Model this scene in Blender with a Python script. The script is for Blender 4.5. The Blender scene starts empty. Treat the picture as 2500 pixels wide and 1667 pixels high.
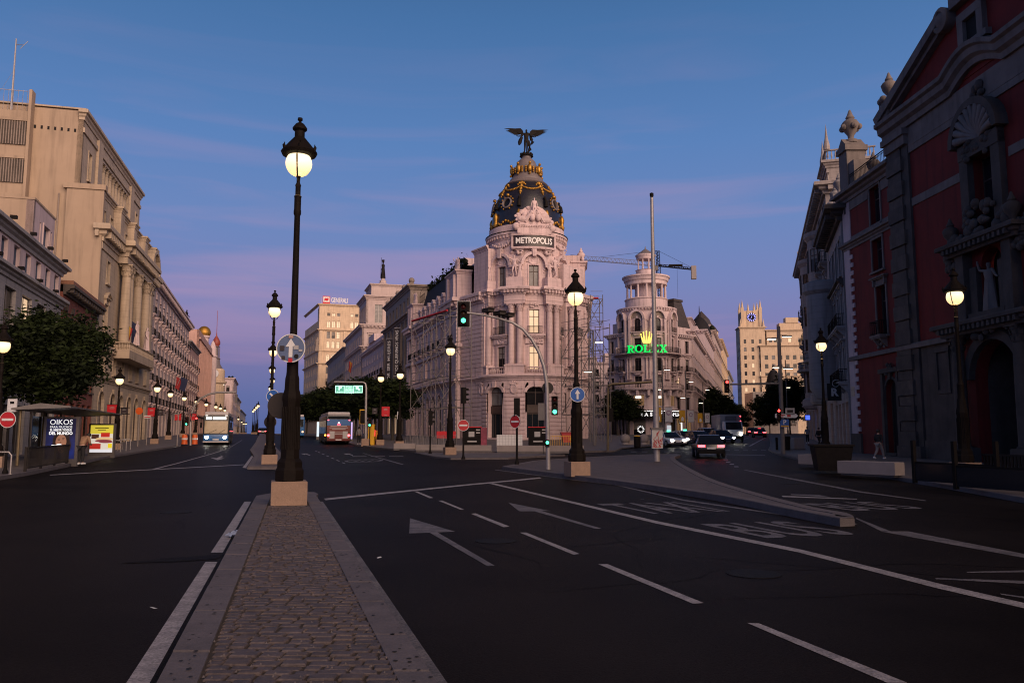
import bpy, bmesh, math, random
from mathutils import Vector, Matrix
from mathutils.geometry import tessellate_polygon
rad = math.radians; TAU = math.tau
random.seed(11)
S = bpy.context.scene; C = S.collection

# ---------------------------------------------------------------- camera
F_PX, PITCH, CAM_Z = 1975.0, rad(6.5), 1.7
cam = bpy.data.cameras.new('camera'); cam.sensor_width = 36; cam.lens = F_PX / 2500 * 36
cam.clip_start = 0.1; cam.clip_end = 4000
co = bpy.data.objects.new('camera', cam); C.objects.link(co)
co.location = (0, 0, CAM_Z); co.rotation_euler = (math.pi / 2 + PITCH, 0, 0); S.camera = co

# ---------------------------------------------------------------- sky: dusk, glow behind the camera
SUN_EL, SUN_AZ = rad(20), math.atan2(.52, -.85)     # direction towards the glow, from +Y clockwise
W = bpy.data.worlds.new('World'); S.world = W; W.use_nodes = True
nt = W.node_tree; N = nt.nodes; L = nt.links; N.clear()
def wn(t, **k):
 n = N.new(t)
 for a, b in k.items(): setattr(n, a, b)
 return n
out = wn('ShaderNodeOutputWorld'); bg = wn('ShaderNodeBackground')
tc = wn('ShaderNodeTexCoord'); sep = wn('ShaderNodeSeparateXYZ'); L.new(tc.outputs['Generated'], sep.inputs[0])
ramp = wn('ShaderNodeValToRGB'); L.new(sep.outputs['Z'], ramp.inputs[0])
def srgb(r, g, b): return tuple(((c / 255 / 12.92) if c < 10 else ((c / 255 + .055) / 1.055) ** 2.4) for c in (r, g, b)) + (1,)
stops = [(0, srgb(82, 100, 154)), (.045, srgb(96, 108, 162)), (.09, srgb(119, 116, 167)), (.13, srgb(127, 126, 177)), (.18, srgb(118, 131, 184)),
  (.25, srgb(107, 133, 187)), (.34, srgb(90, 128, 184)), (.47, srgb(70, 112, 164)), (.7, srgb(30, 54, 92)), (1, srgb(12, 24, 48))]
el = ramp.color_ramp.elements
el[0].position, el[0].color = stops[0]; el[1].position, el[1].color = stops[-1]
for p, c in stops[1:-1]:
 e = el.new(p); e.color = c
# thin pink cirrus, stretched along the horizon
mp = wn('ShaderNodeMapping'); mp.inputs['Scale'].default_value = (1.2, 1.2, 12.0); mp.inputs['Rotation'].default_value = (0.05, -0.14, 0.3); mp.inputs['Location'].default_value = (13, 17, 3)
L.new(tc.outputs['Generated'], mp.inputs[0])
no = wn('ShaderNodeTexNoise'); no.inputs['Scale'].default_value = 2.1; no.inputs['Detail'].default_value = 6; no.inputs['Roughness'].default_value = .5; no.inputs['Distortion'].default_value = .7
L.new(mp.outputs[0], no.inputs[0])
cr = wn('ShaderNodeValToRGB'); cr.color_ramp.elements[0].position = .50; cr.color_ramp.elements[1].position = .90
L.new(no.outputs[0], cr.inputs[0])
band = wn('ShaderNodeValToRGB'); L.new(sep.outputs['Z'], band.inputs[0])
be = band.color_ramp.elements
be[0].position = .02; be[0].color = (0, 0, 0, 1); be[1].position = .50; be[1].color = (0, 0, 0, 1)
for p, v in ((.07, .38), (.14, .52), (.25, .34), (.36, .15)):
 e = be.new(p); e.color = (v, v, v, 1)
mul = wn('ShaderNodeMath', operation='MULTIPLY', use_clamp=True); L.new(cr.outputs[0], mul.inputs[0]); L.new(band.outputs[0], mul.inputs[1])
mx = wn('ShaderNodeMixRGB'); mx.inputs['Color2'].default_value = srgb(204, 152, 176); L.new(mul.outputs[0], mx.inputs['Fac']); L.new(ramp.outputs[0], mx.inputs['Color1'])
sky = wn('ShaderNodeTexSky'); sky.sky_type = 'NISHITA'; sky.sun_disc = False; sky.sun_elevation = rad(2); sky.sun_rotation = SUN_AZ
sky.air_density = 1; sky.dust_density = 1; sky.ozone_density = 3
add = wn('ShaderNodeMixRGB', blend_type='ADD'); add.inputs['Fac'].default_value = 0.010
L.new(mx.outputs[0], add.inputs['Color1']); L.new(sky.outputs[0], add.inputs['Color2'])
L.new(add.outputs[0], bg.inputs['Color']); bg.inputs['Strength'].default_value = 1.0
L.new(bg.outputs[0], out.inputs[0])

sun = bpy.data.lights.new('sun', 'SUN'); sun.energy = 4.5; sun.angle = rad(60); sun.color = (1, .71, .50)
so = bpy.data.objects.new('sun', sun); C.objects.link(so)
d = Vector((math.sin(SUN_AZ) * math.cos(SUN_EL), math.cos(SUN_AZ) * math.cos(SUN_EL), math.sin(SUN_EL)))
so.rotation_euler = d.to_track_quat('Z', 'Y').to_euler(); so.location = (0, -20, 60)

S.view_settings.view_transform = 'Standard'; S.view_settings.look = 'None'; S.view_settings.exposure = 0; S.view_settings.gamma = 1
S.view_settings.use_curve_mapping = False
S.cycles.use_denoising = True; S.cycles.max_bounces = 5; S.cycles.diffuse_bounces = 2; S.cycles.filter_width = 1.1; S.cycles.glossy_bounces = 3
S.cycles.sample_clamp_indirect = 4

# ---------------------------------------------------------------- terrain: flat junction, streets climbing away
def gz(y):
 z = 0.0
 for (a, s), e in zip(SLOPES, BREAKS[1:]): z += s * (min(max(y, a), e) - a)
 return z
SLOPES = [(30, .004), (45, .009), (60, .014), (75, .017), (110, .010), (140, .005)]
BREAKS = [30, 45, 60, 75, 110, 140, 200]
def at(px, py, Y):
 """point at depth Y on the sight line of a place in the photograph"""
 a, b = (px - 1250) / F_PX, (833.5 - py) / F_PX; c, s = math.cos(PITCH), math.sin(PITCH)
 t = Y / (c - b * s)
 return Vector((a * t, Y, CAM_Z + (s + b * c) * t))
def gp(px, py, dz=0):
 """where that sight line meets the ground"""
 a, b = (px - 1250) / F_PX, (833.5 - py) / F_PX; c, s = math.cos(PITCH), math.sin(PITCH)
 sl = (s + b * c) / (c - b * s)
 lo, hi = 1.0, 400.0
 f = lambda Y: CAM_Z + sl * Y - gz(Y) - dz
 for _ in range(50):
  m = (lo + hi) / 2
  if f(m) > 0: lo = m
  else: hi = m
 return Vector((a * lo / (c - b * s), lo, gz(lo) + dz))

# ---------------------------------------------------------------- materials
MATS = {}
def mat(name, col, rough=.75, var=.12, scale=1.2, bump=0., bscale=30., metal=0., emit=None, estr=0., stain=0., spec=.5, fine=0., course=0.):
 if name in MATS: return MATS[name]
 m = bpy.data.materials.new(name); m.use_nodes = True; t = m.node_tree; n = t.nodes; l = t.links
 p = n['Principled BSDF']; p.inputs['Roughness'].default_value = rough; p.inputs['Metallic'].default_value = metal
 p.inputs['Specular IOR Level'].default_value = spec
 c = tuple(col) + (1,)
 p.inputs['Base Color'].default_value = c
 if var or stain or bump or fine:
  geo = n.new('ShaderNodeNewGeometry')
 if var:
  tx = n.new('ShaderNodeTexNoise'); tx.inputs['Scale'].default_value = scale; tx.inputs['Detail'].default_value = 7; tx.inputs['Roughness'].default_value = .62
  l.new(geo.outputs['Position'], tx.inputs['Vector'])
  rp = n.new('ShaderNodeMapRange'); rp.inputs['From Min'].default_value = .28; rp.inputs['From Max'].default_value = .72
  rp.inputs['To Min'].default_value = 1 - var; rp.inputs['To Max'].default_value = 1 + var; l.new(tx.outputs[0], rp.inputs['Value'])
  mm = n.new('ShaderNodeVectorMath'); mm.operation = 'SCALE'; mm.inputs[0].default_value = col; l.new(rp.outputs[0], mm.inputs['Scale'])
  cur = mm.outputs[0]
  if fine:
   t4 = n.new('ShaderNodeTexNoise'); t4.inputs['Scale'].default_value = 38; t4.inputs['Detail'].default_value = 8; t4.inputs['Roughness'].default_value = .75; l.new(geo.outputs['Position'], t4.inputs['Vector'])
   r4 = n.new('ShaderNodeMapRange'); r4.inputs['From Min'].default_value = .3; r4.inputs['From Max'].default_value = .7; r4.inputs['To Min'].default_value = 1 - fine; r4.inputs['To Max'].default_value = 1 + fine
   l.new(t4.outputs[0], r4.inputs['Value']); m4 = n.new('ShaderNodeVectorMath'); m4.operation = 'SCALE'; l.new(cur, m4.inputs[0]); l.new(r4.outputs[0], m4.inputs['Scale']); cur = m4.outputs[0]
  if stain:                                    # soot and rain streaks running down
   mp = n.new('ShaderNodeMapping'); mp.inputs['Scale'].default_value = (1.6, 1.6, .16); l.new(geo.outputs['Position'], mp.inputs[0])
   t2 = n.new('ShaderNodeTexNoise'); t2.inputs['Scale'].default_value = 1.5; t2.inputs['Detail'].default_value = 6; l.new(mp.outputs[0], t2.inputs['Vector'])
   r2 = n.new('ShaderNodeMapRange'); r2.inputs['From Min'].default_value = .5; r2.inputs['From Max'].default_value = .78; r2.inputs['To Min'].default_value = 1; r2.inputs['To Max'].default_value = 1 - stain
   l.new(t2.outputs[0], r2.inputs['Value'])
   m2 = n.new('ShaderNodeVectorMath'); m2.operation = 'SCALE'; l.new(cur, m2.inputs[0]); l.new(r2.outputs[0], m2.inputs['Scale']); cur = m2.outputs[0]
  if course:                                   # thin mortar joint between stone courses
   sx = n.new('ShaderNodeSeparateXYZ'); l.new(geo.outputs['Position'], sx.inputs[0])
   fr = n.new('ShaderNodeMath'); fr.operation = 'PINGPONG'; fr.inputs[1].default_value = course / 2; l.new(sx.outputs['Z'], fr.inputs[0])
   r3 = n.new('ShaderNodeMapRange'); r3.inputs['From Min'].default_value = 0; r3.inputs['From Max'].default_value = .03; r3.inputs['To Min'].default_value = .72; r3.inputs['To Max'].default_value = 1
   l.new(fr.outputs[0], r3.inputs['Value']); m3 = n.new('ShaderNodeVectorMath'); m3.operation = 'SCALE'; l.new(cur, m3.inputs[0]); l.new(r3.outputs[0], m3.inputs['Scale']); cur = m3.outputs[0]
  l.new(cur, p.inputs['Base Color'])
 if bump:
  t3 = n.new('ShaderNodeTexNoise'); t3.inputs['Scale'].default_value = bscale; t3.inputs['Detail'].default_value = 5; l.new(geo.outputs['Position'], t3.inputs['Vector'])
  b = n.new('ShaderNodeBump'); b.inputs['Strength'].default_value = bump; b.inputs['Distance'].default_value = .03; l.new(t3.outputs[0], b.inputs['Height']); l.new(b.outputs[0], p.inputs['Normal'])
 if emit:
  p.inputs['Emission Color'].default_value = tuple(emit) + (1,); p.inputs['Emission Strength'].default_value = estr
 MATS[name] = m; return m

M = {}
M['pink'] = mat('pink_limestone', (.61, .45, .445), .8, .13, .5, .35, 9, stain=.42, course=.52)
M['cream'] = mat('cream_render', (.355, .26, .188), .85, .12, .22, .1, 6, stain=.28)
M['tan'] = mat('tan_stone', (.40, .31, .23), .8, .13, .5, .25, 8, stain=.42, course=.6)
M['greyst'] = mat('grey_stone', (.27, .245, .245), .8, .14, .5, .25, 8, stain=.42, course=.55)
M['whiteren'] = mat('white_render', (.55, .42, .42), .8, .12, .4, .2, 8, stain=.42)
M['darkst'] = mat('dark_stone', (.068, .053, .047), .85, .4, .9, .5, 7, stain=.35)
M['brownst'] = mat('brown_stone', (.25, .195, .165), .82, .14, .7, .3, 7, stain=.4, course=.6)
M['brownst2'] = mat('brown_block_stone', (.085, .066, .057), .85, .35, 1.3, .5, 7, stain=.3)
M['darkst2'] = mat('carved_grey_stone', (.17, .15, .145), .8, .2, 1.3, .4, 7, stain=.25)
M['red'] = mat('red_render', (.155, .0105, .0075), .85, .25, .5, .12, 12, stain=.5)
M['redbrick'] = mat('red_brick', (.17, .05, .035), .85, .18, 2.5, .25, 20)
M['pinkren'] = mat('pink_render', (.50, .30, .25), .85, .10, .6, .1, 9, stain=.2)
M['pinkst'] = mat('pale_pink_stone', (.44, .34, .32), .8, .12, .5, .25, 8, stain=.25)
M['dimst'] = mat('shade_dimmed_pale_stone', (.30, .255, .24), .82, .16, .5, .25, 8, stain=.45, course=.5)  # pale stone with the shade of shadow-side fronts put into its colour
M['sand'] = mat('sandstone', (.58, .43, .30), .8, .12, .4, .25, 7, stain=.35, course=.7)
M['trimst'] = mat('grey_brown_trim_stone', (.16, .13, .12), .85, .22, .9, .3, 8, stain=.4)
M['slate'] = mat('slate_roof', (.020, .018, .021), .7, .25, 2.5, .4, 6, spec=.1)
M['slatebrown'] = mat('brown_slate', (.055, .045, .044), .6, .25, 2, .3, 8, spec=.2)
M['zinc'] = mat('zinc_roof', (.16, .13, .13), .5, .2, 1.5, .2, 5)
M['tile'] = mat('tile_roof', (.22, .10, .06), .8, .25, 3, .5, 8)
M['gold'] = mat('gilding', (.40, .21, .04), .5, .5, 4, .5, 14, metal=.8)
M['bronze'] = mat('dark_bronze', (.012, .009, .008), .7, .3, 3, .2, 10, spec=.15)
M['iron'] = mat('black_iron', (.010, .008, .008), .7, .3, 5, .15, 30, spec=.1)
M['lampiron'] = mat('painted_cast_iron', (.0095, .0065, .0055), .65, .3, 3, .25, 25, spec=.1)
M['steel'] = mat('galvanised_steel', (.34, .31, .31), .5, .18, 5, .1, 20, metal=.4)
M['greymetal'] = mat('grey_painted_metal', (.13, .115, .115), .55, .15, 3, .1, 20, spec=.3)
M['wood'] = mat('dark_window_wood', (.06, .036, .03), .6, .2, 4)
M['whitewood'] = mat('white_window_wood', (.45, .40, .38), .6, .1, 4)
M['glass'] = mat('window_glass', (.012, .011, .013), .09, .3, .35, 0, spec=.28)
M['curtain'] = mat('window_with_pale_curtain', (.16, .15, .15), .2, .35, 1.5, 0, spec=.3)
M['shutter'] = mat('blue_grey_shutter', (.055, .075, .13), .55, .15, 2, .1, 20)
M['lit'] = mat('lit_window_glass', (.3, .22, .15), .2, .3, .7, emit=(1, .66, .40), estr=.75)
M['litwhite'] = mat('lit_white_panel', (.6, .6, .6), .3, 0, emit=(1, .93, .85), estr=1.6)
M['litdim'] = mat('dim_lit_interior', (.1, .06, .04), .25, .3, 1.2, emit=(1, .55, .25), estr=.16)
M['black'] = mat('black_void', (.006, .005, .006), .9, 0)
M['bulb'] = mat('lamp_globe', (.9, .8, .6), .3, 0, emit=(1, .66, .33), estr=1.75)
_t = M['bulb'].node_tree; _g = _t.nodes.new('ShaderNodeNewGeometry'); _s = _t.nodes.new('ShaderNodeSeparateXYZ'); _r = _t.nodes.new('ShaderNodeValToRGB')   # opal glass: hottest under the hood
_t.links.new(_g.outputs['Normal'], _s.inputs[0]); _t.links.new(_s.outputs['Z'], _r.inputs[0]); _t.links.new(_r.outputs[0], _t.nodes['Principled BSDF'].inputs['Emission Color'])
_m = _t.nodes.new('ShaderNodeMath'); _m.operation = 'MULTIPLY_ADD'; _m.inputs[1].default_value = .5; _m.inputs[2].default_value = .5; _t.links.new(_s.outputs['Z'], _m.inputs[0]); _t.links.new(_m.outputs[0], _r.inputs[0])
_r.color_ramp.elements[0].color = (.62, .37, .15, 1); _r.color_ramp.elements[1].color = (1, .76, .44, 1); _r.color_ramp.elements[1].position = .75
M['bulbhot'] = mat('lamp_bulb', (.9, .8, .6), .3, 0, emit=(1, .80, .52), estr=3.2)
M['ledwhite'] = mat('white_led', (.9, .9, .9), .3, 0, emit=(1, .86, .62), estr=5)
M['green'] = mat('green_signal_lens', (.1, .6, .4), .3, 0, emit=(.10, 1, .55), estr=2.6)
M['redlens'] = mat('red_signal_lens', (.6, .05, .05), .3, 0, emit=(1, .06, .05), estr=4)
M['reddark'] = mat('unlit_red_lens', (.05, .008, .008), .25, 0)
M['amberdark'] = mat('unlit_amber_lens', (.035, .018, .008), .25, 0)
M['head'] = mat('headlight_lens', (.9, .9, .9), .2, 0, emit=(1, .93, .80), estr=45)
M['tail'] = mat('tail_light_lens', (.6, .03, .03), .25, 0, emit=(1, .05, .06), estr=10)
M['asphalt'] = mat('asphalt', (.0135, .0108, .0110), .5, .45, .22, .5, 60, spec=.012, fine=.5)
M['asphaltdark'] = mat('asphalt_patch', (.007, .0056, .0054), .55, .3, .8, .5, 60, spec=.02, fine=.3)
M['paint'] = mat('road_paint', (.25, .225, .23), .6, .40, 5, .3, 50, fine=.75)
M['paintworn'] = mat('worn_road_paint', (.105, .092, .096), .65, .6, 3.0, .3, 50, fine=.9)
M['granite'] = mat('granite_kerb', (.100, .083, .088), .75, .25, 3.0, .3, 50, fine=.25)
M['granitelight'] = mat('granite_plinth', (.27, .175, .125), .75, .15, 4.0, .2, 40, fine=.2)
M['cobble'] = mat('granite_sett', (.080, .062, .064), .7, .4, 5.0, .5, 30, fine=.3)
M['cobble2'] = mat('brown_granite_sett', (.084, .062, .058), .7, .4, 5.0, .5, 30, fine=.3)
M['cobblefar'] = mat('distant_setts', (.072, .055, .053), .7, .35, 2.2, .7, 14, fine=.35)
M['soil'] = mat('joint_sand', (.040, .028, .021), .95, .4, 9, .6, 60, fine=.4)
M['pave'] = mat('pavement_slabs', (.10, .085, .086), .7, .22, 1.5, .25, 20, fine=.2)
M['concrete'] = mat('pale_concrete', (.25, .21, .20), .8, .12, 1.5, .2, 30)
M['leaf'] = mat('leaves', (.015, .023, .006), .75, .55, 1.1, 0, spec=.15)
M['leaf2'] = mat('dark_leaves', (.008, .012, .005), .75, .5, 1.1, 0, spec=.15)
M['bark'] = mat('bark', (.035, .028, .022), .9, .3, 4, .5, 20)
M['signblue'] = mat('blue_sign_face', (.010, .085, .34), .45, .08, 3)
M['signdull'] = mat('sky_dulled_blue_sign_face', (.085, .12, .22), .4, .2, 4)  # sky reflection put into the colour as a duller blue
M['blind'] = mat('window_blind', (.24, .21, .19), .6, .1, 2)
M['scafmetal'] = mat('dull_scaffold_tube', (.16, .135, .125), .55, .25, 3, spec=.3)
M['signred'] = mat('red_sign_face', (.42, .015, .018), .45, .1, 3)
M['signwhite'] = mat('white_sign_paint', (.62, .60, .60), .5, .08, 4)
M['signback'] = mat('sign_back_metal', (.035, .028, .027), .6, .15, 4, spec=.2)
M['bannerred'] = mat('red_banner', (.50, .012, .022), .7, .08, 3)
M['bannerdark'] = mat('dark_banner', (.03, .02, .025), .7, .2, 3)
M['yellow'] = mat('yellow_paint', (.62, .33, .01), .5, .12, 3)
M['orange'] = mat('orange_sign_face', (.62, .10, .015), .5, .08, 3)
M['textwhite'] = mat('white_lettering', (.75, .72, .70), .5, 0)
M['brassy'] = mat('bronze_paint', (.16, .12, .07), .45, .15, 3, metal=.5)
M['whitebox'] = mat('grey_white_cabinet', (.40, .38, .37), .5, .15, 4)
M['brownmetal'] = mat('brown_metal', (.016, .012, .011), .6, .15, 3, spec=.2)
M['carpanel'] = mat('dark_blue_glass_panel', (.010, .014, .020), .12, 0)
M['skin'] = mat('skin', (.35, .20, .15), .6, 0); M['hair'] = mat('dark_hair', (.012, .009, .008), .6, 0)
M['tanjacket'] = mat('tan_cloth', (.26, .15, .09), .85, .15, 8); M['clothblack'] = mat('black_cloth', (.014, .013, .015), .9, 0); M['clothgrey'] = mat('grey_cloth', (.18, .17, .18), .9, .1, 8)
M['litcool'] = mat('cool_lit_panel', (.4, .5, .5), .4, 0, emit=(.7, .85, 1), estr=.8); M['litviolet'] = mat('violet_lit_panel', (.4, .3, .5), .4, 0, emit=(.62, .5, 1), estr=.8)
M['textgrey'] = mat('grey_lettering', (.36, .34, .34), .5, 0)

# ---------------------------------------------------------------- mesh builder
class MB:
 def __init__(s): s.v = []; s.f = []; s.m = []; s.M = None; s.mi = 0
 def add(s, vs, fs):
  b = len(s.v)
  if s.M is not None: vs = [(s.M @ Vector(p))[:] for p in vs]
  s.v += [tuple(p) for p in vs]; s.f += [tuple(i + b for i in f) for f in fs]; s.m += [s.mi] * len(fs)
 def box(s, x0, x1, y0, y1, z0, z1):
  s.add([(x0, y0, z0), (x1, y0, z0), (x1, y1, z0), (x0, y1, z0), (x0, y0, z1), (x1, y0, z1), (x1, y1, z1), (x0, y1, z1)],
  [(0, 3, 2, 1), (4, 5, 6, 7), (0, 1, 5, 4), (1, 2, 6, 5), (2, 3, 7, 6), (3, 0, 4, 7)])
 def cbox(s, c, sx, sy, sz, rz=0):
  o = s.M; m = Matrix.Translation(c) @ Matrix.Rotation(rz, 4, 'Z'); s.M = m if o is None else o @ m
  s.box(-sx / 2, sx / 2, -sy / 2, sy / 2, -sz / 2, sz / 2); s.M = o
 def lathe(s, prof, n=14, c=(0, 0), a0=0., a1=TAU, cap=True):
  full = abs(a1 - a0 - TAU) < 1e-4; k = n if full else n + 1; vs = []
  for r, z in prof:
   for i in range(k):
    a = a0 + (a1 - a0) * i / n; vs.append((c[0] + r * math.cos(a), c[1] + r * math.sin(a), z))
  fs = []
  for j in range(len(prof) - 1):
   for i in range(n):
    i2 = (i + 1) % k; fs.append((j * k + i, j * k + i2, (j + 1) * k + i2, (j + 1) * k + i))
  if full and cap:
   if prof[0][0] > 1e-4: fs.append(tuple(range(k))[::-1])
   if prof[-1][0] > 1e-4: fs.append(tuple(range((len(prof) - 1) * k, len(prof) * k)))
  s.add(vs, fs)
 def tube(s, pts, r, n=6, cap=True):
  pts = [Vector(p) for p in pts]; k = len(pts); rs = r if isinstance(r, (list, tuple)) else [r] * k; vs = []
  up = Vector((0, 0, 1))
  for i, p in enumerate(pts):
   t = (pts[min(i + 1, k - 1)] - pts[max(i - 1, 0)]).normalized()
   u = t.cross(up)
   if u.length < .05: u = t.cross(Vector((1, 0, 0)))
   u.normalize(); w = u.cross(t)
   for j in range(n):
    a = TAU * j / n; vs.append((p + (u * math.cos(a) + w * math.sin(a)) * rs[i])[:])
  fs = [(i * n + j, i * n + (j + 1) % n, (i + 1) * n + (j + 1) % n, (i + 1) * n + j) for i in range(k - 1) for j in range(n)]
  if cap: fs += [tuple(range(n))[::-1], tuple(range((k - 1) * n, k * n))]
  s.add(vs, fs)
 def prism(s, poly, y0, y1):
  """polygon in x,z pushed along y"""
  n = len(poly); s.add([(x, y0, z) for x, z in poly] + [(x, y1, z) for x, z in poly],
  [tuple(range(n)), tuple(range(n, 2 * n))[::-1]] + [(i, i + n, (i + 1) % n + n, (i + 1) % n) for i in range(n)])
 def slab(s, poly, z0, z1):
  n = len(poly); s.add([(x, y, z0) for x, y in poly] + [(x, y, z1) for x, y in poly],
  [tuple(range(n))[::-1], tuple(range(n, 2 * n))] + [(i, (i + 1) % n, (i + 1) % n + n, i + n) for i in range(n)])
 def sphere(s, c, r, n=10, m=7):
  rx, ry, rz = r if isinstance(r, (tuple, list)) else (r, r, r); vs = []
  for j in range(m + 1):
   b = math.pi * j / m
   for i in range(n):
    a = TAU * i / n; vs.append((c[0] + rx * math.sin(b) * math.cos(a), c[1] + ry * math.sin(b) * math.sin(a), c[2] - rz * math.cos(b)))
  s.add(vs, [(j * n + i, j * n + (i + 1) % n, (j + 1) * n + (i + 1) % n, (j + 1) * n + i) for j in range(m) for i in range(n)])
 def sweep(s, prof, path, closed=False):
  """profile (outward, z) along a plan path; outward is to the right of travel"""
  n = len(path); P = [Vector((p[0], p[1])) for p in path]; vs = []; k = len(prof)
  for i in range(n):
   a = P[i - 1] if (i > 0 or closed) else None; b = P[(i + 1) % n] if (i < n - 1 or closed) else None
   d1 = (P[i] - a).normalized() if a is not None else None; d2 = (b - P[i]).normalized() if b is not None else None
   if d1 is None: d1 = d2
   if d2 is None: d2 = d1
   n1 = Vector((d1.y, -d1.x)); n2 = Vector((d2.y, -d2.x)); mv = (n1 + n2) / max(.25, 1 + n1.dot(n2))
   for o, z in prof: vs.append((P[i].x + mv.x * o, P[i].y + mv.y * o, z))
  fs = []
  for i in range(n if closed else n - 1):
   i2 = (i + 1) % n
   for j in range(k - 1): fs.append((i * k + j, i2 * k + j, i2 * k + j + 1, i * k + j + 1))
  if not closed: fs += [tuple(range(k)), tuple(range((n - 1) * k, n * k))[::-1]]
  s.add(vs, fs)
 def along(s, path, step, fn, closed=False):
  """call fn() with the builder's matrix moved to stations along a path (x along, -y outward)"""
  o = s.M; P = [Vector((p[0], p[1], 0)) for p in path]
  if closed: P.append(P[0])
  for a, b in zip(P[:-1], P[1:]):
   d = b - a; n = max(1, int(round(d.length / step))) if d.length > step * .4 else 0; ang = math.atan2(d.y, d.x)
   for i in range(n):
    p = a + d * ((i + .5) / n); m = Matrix.Translation(p) @ Matrix.Rotation(ang, 4, 'Z'); s.M = m if o is None else o @ m; fn()
  s.M = o
 def mesh(s, name, mats, smooth=35):
  me = bpy.data.meshes.new(name); me.from_pydata(s.v, [], s.f)
  for m in (mats if isinstance(mats, (list, tuple)) else [mats]): me.materials.append(m)
  if any(s.m): me.polygons.foreach_set('material_index', s.m)
  if smooth:
   me.polygons.foreach_set('use_smooth', [True] * len(s.f)); me.set_sharp_from_angle(angle=rad(smooth))
  me.update(); return me

def put(name, me, parent=None, mtx=None, loc=None, rz=0, label=None, cat=None, group=None, kind=None):
 o = bpy.data.objects.new(name, me); C.objects.link(o); o.parent = parent
 if mtx is not None: o.matrix_basis = mtx
 else:
  if loc is not None: o.location = loc
  o.rotation_euler[2] = rz
 if label: o['label'] = label
 if cat: o['category'] = cat
 if group: o['group'] = group
 if kind: o['kind'] = kind
 return o
def thing(name, label, cat, loc=(0, 0, 0), rz=0, group=None, kind=None):
 return put(name, None, None, None, loc, rz, label, cat, group, kind)
def part(name, fn, m, parent, smooth=35, **k):
 b = MB(); fn(b); return put(name, b.mesh(name, m, smooth), parent, **k)
def copy_tree(o, parent=None):
 c = o.copy(); C.objects.link(c); c.parent = parent
 for ch in list(o.children): copy_tree(ch, c)
 return c
def T(x, y, z, rz=0): return Matrix.Translation((x, y, z)) @ Matrix.Rotation(rz, 4, 'Z')

def smooth3(p, k=4):
 r = []; n = len(p); P = [Vector(x) for x in p]
 for i in range(n - 1):
  a, b_, c, d_ = P[max(i - 1, 0)], P[i], P[i + 1], P[min(i + 2, n - 1)]
  for s_ in range(k): t = s_ / k; r.append(.5 * (2 * b_ + (c - a) * t + (2 * a - 5 * b_ + 4 * c - d_) * t * t + (3 * b_ - a - 3 * c + d_) * t ** 3))
 return r + [P[-1]]
FONTCACHE = {}
def text_mesh(body, size, m, depth=.01, bold=0., spacing=1.):
 key = (body, size, m.name, depth, bold, spacing)
 if key in FONTCACHE: return FONTCACHE[key]
 cu = bpy.data.curves.new('lettering', 'FONT'); cu.body = body; cu.size = size; cu.align_x = 'CENTER'; cu.align_y = 'CENTER'; cu.extrude = depth; cu.offset = bold; cu.space_character = spacing; cu.resolution_u = 3
 o = bpy.data.objects.new('lettering', cu); C.objects.link(o); bpy.context.view_layer.update()
 me = bpy.data.meshes.new_from_object(o.evaluated_get(bpy.context.evaluated_depsgraph_get())); bpy.data.objects.remove(o); me.materials.clear(); me.materials.append(m)
 FONTCACHE[key] = me; return me
UPR = Matrix.Rotation(math.pi / 2, 4, 'X')          # lettering stands up and faces -y
def text(body, size, m, parent, x, y, z, depth=.01, bold=0., sx=1., spacing=1., name='lettering'):
 return put(name, text_mesh(body, size, m, depth, bold, spacing), parent, mtx=Matrix.Translation((x, y, z)) @ UPR @ Matrix.Diagonal((sx, 1, 1, 1)))

# skinned figure: joints, bones, radii -> one continuous mesh
def figure_mesh(name, joints, bones, m, sub=2):
 names = list(joints); me = bpy.data.meshes.new(name)
 me.from_pydata([joints[k][0] for k in names], [(names.index(a), names.index(b)) for a, b in bones], [])
 o = bpy.data.objects.new(name, me); C.objects.link(o)
 md = o.modifiers.new('skin', 'SKIN'); md.use_smooth_shade = True
 if not me.skin_vertices: me.skin_vertices.new() if hasattr(me.skin_vertices, 'new') else None
 if not me.skin_vertices:
  bpy.context.view_layer.objects.active = o; bpy.ops.mesh.customdata_skin_add()
 for i, k in enumerate(names):
  r = joints[k][1]; sv = me.skin_vertices[0].data[i]; sv.radius = r if isinstance(r, tuple) else (r, r); sv.use_root = (i == 0)
 s = o.modifiers.new('sub', 'SUBSURF'); s.levels = s.render_levels = sub
 bpy.context.view_layer.update()
 r = bpy.data.meshes.new_from_object(o.evaluated_get(bpy.context.evaluated_depsgraph_get())); bpy.data.objects.remove(o)
 r.materials.clear(); r.materials.append(m); return r

# ================================================================ ground, roads, pavements
def clip_bands(poly):
 """split a plan polygon where the slope of the ground changes, so every piece is flat"""
 def half(p, y, keep_low):
  r = []
  for i in range(len(p)):
   a, b = p[i], p[(i + 1) % len(p)]; ia = (a[1] <= y) == keep_low or a[1] == y; ib = (b[1] <= y) == keep_low or b[1] == y
   if ia: r.append(a)
   if ia != ib:
    t = (y - a[1]) / (b[1] - a[1]); r.append((a[0] + (b[0] - a[0]) * t, y))
  return r
 res = []; rest = [tuple(p[:2]) for p in poly]
 for y in BREAKS:
  lo = half(rest, y, True); rest = half(rest, y, False)
  if len(lo) > 2: res.append(lo)
  if len(rest) < 3: break
 if len(rest) > 2: res.append(rest)
 return res
def drape(b, poly, dz):
 for p in clip_bands(poly):
  n = len(p); tri = tessellate_polygon([[Vector((x, y, 0)) for x, y in p]])
  b.add([(x, y, gz(y) + dz) for x, y in p], [tuple(t) for t in tri])
def area(p): return sum(p[i][0] * p[(i + 1) % len(p)][1] - p[(i + 1) % len(p)][0] * p[i][1] for i in range(len(p))) / 2
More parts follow.
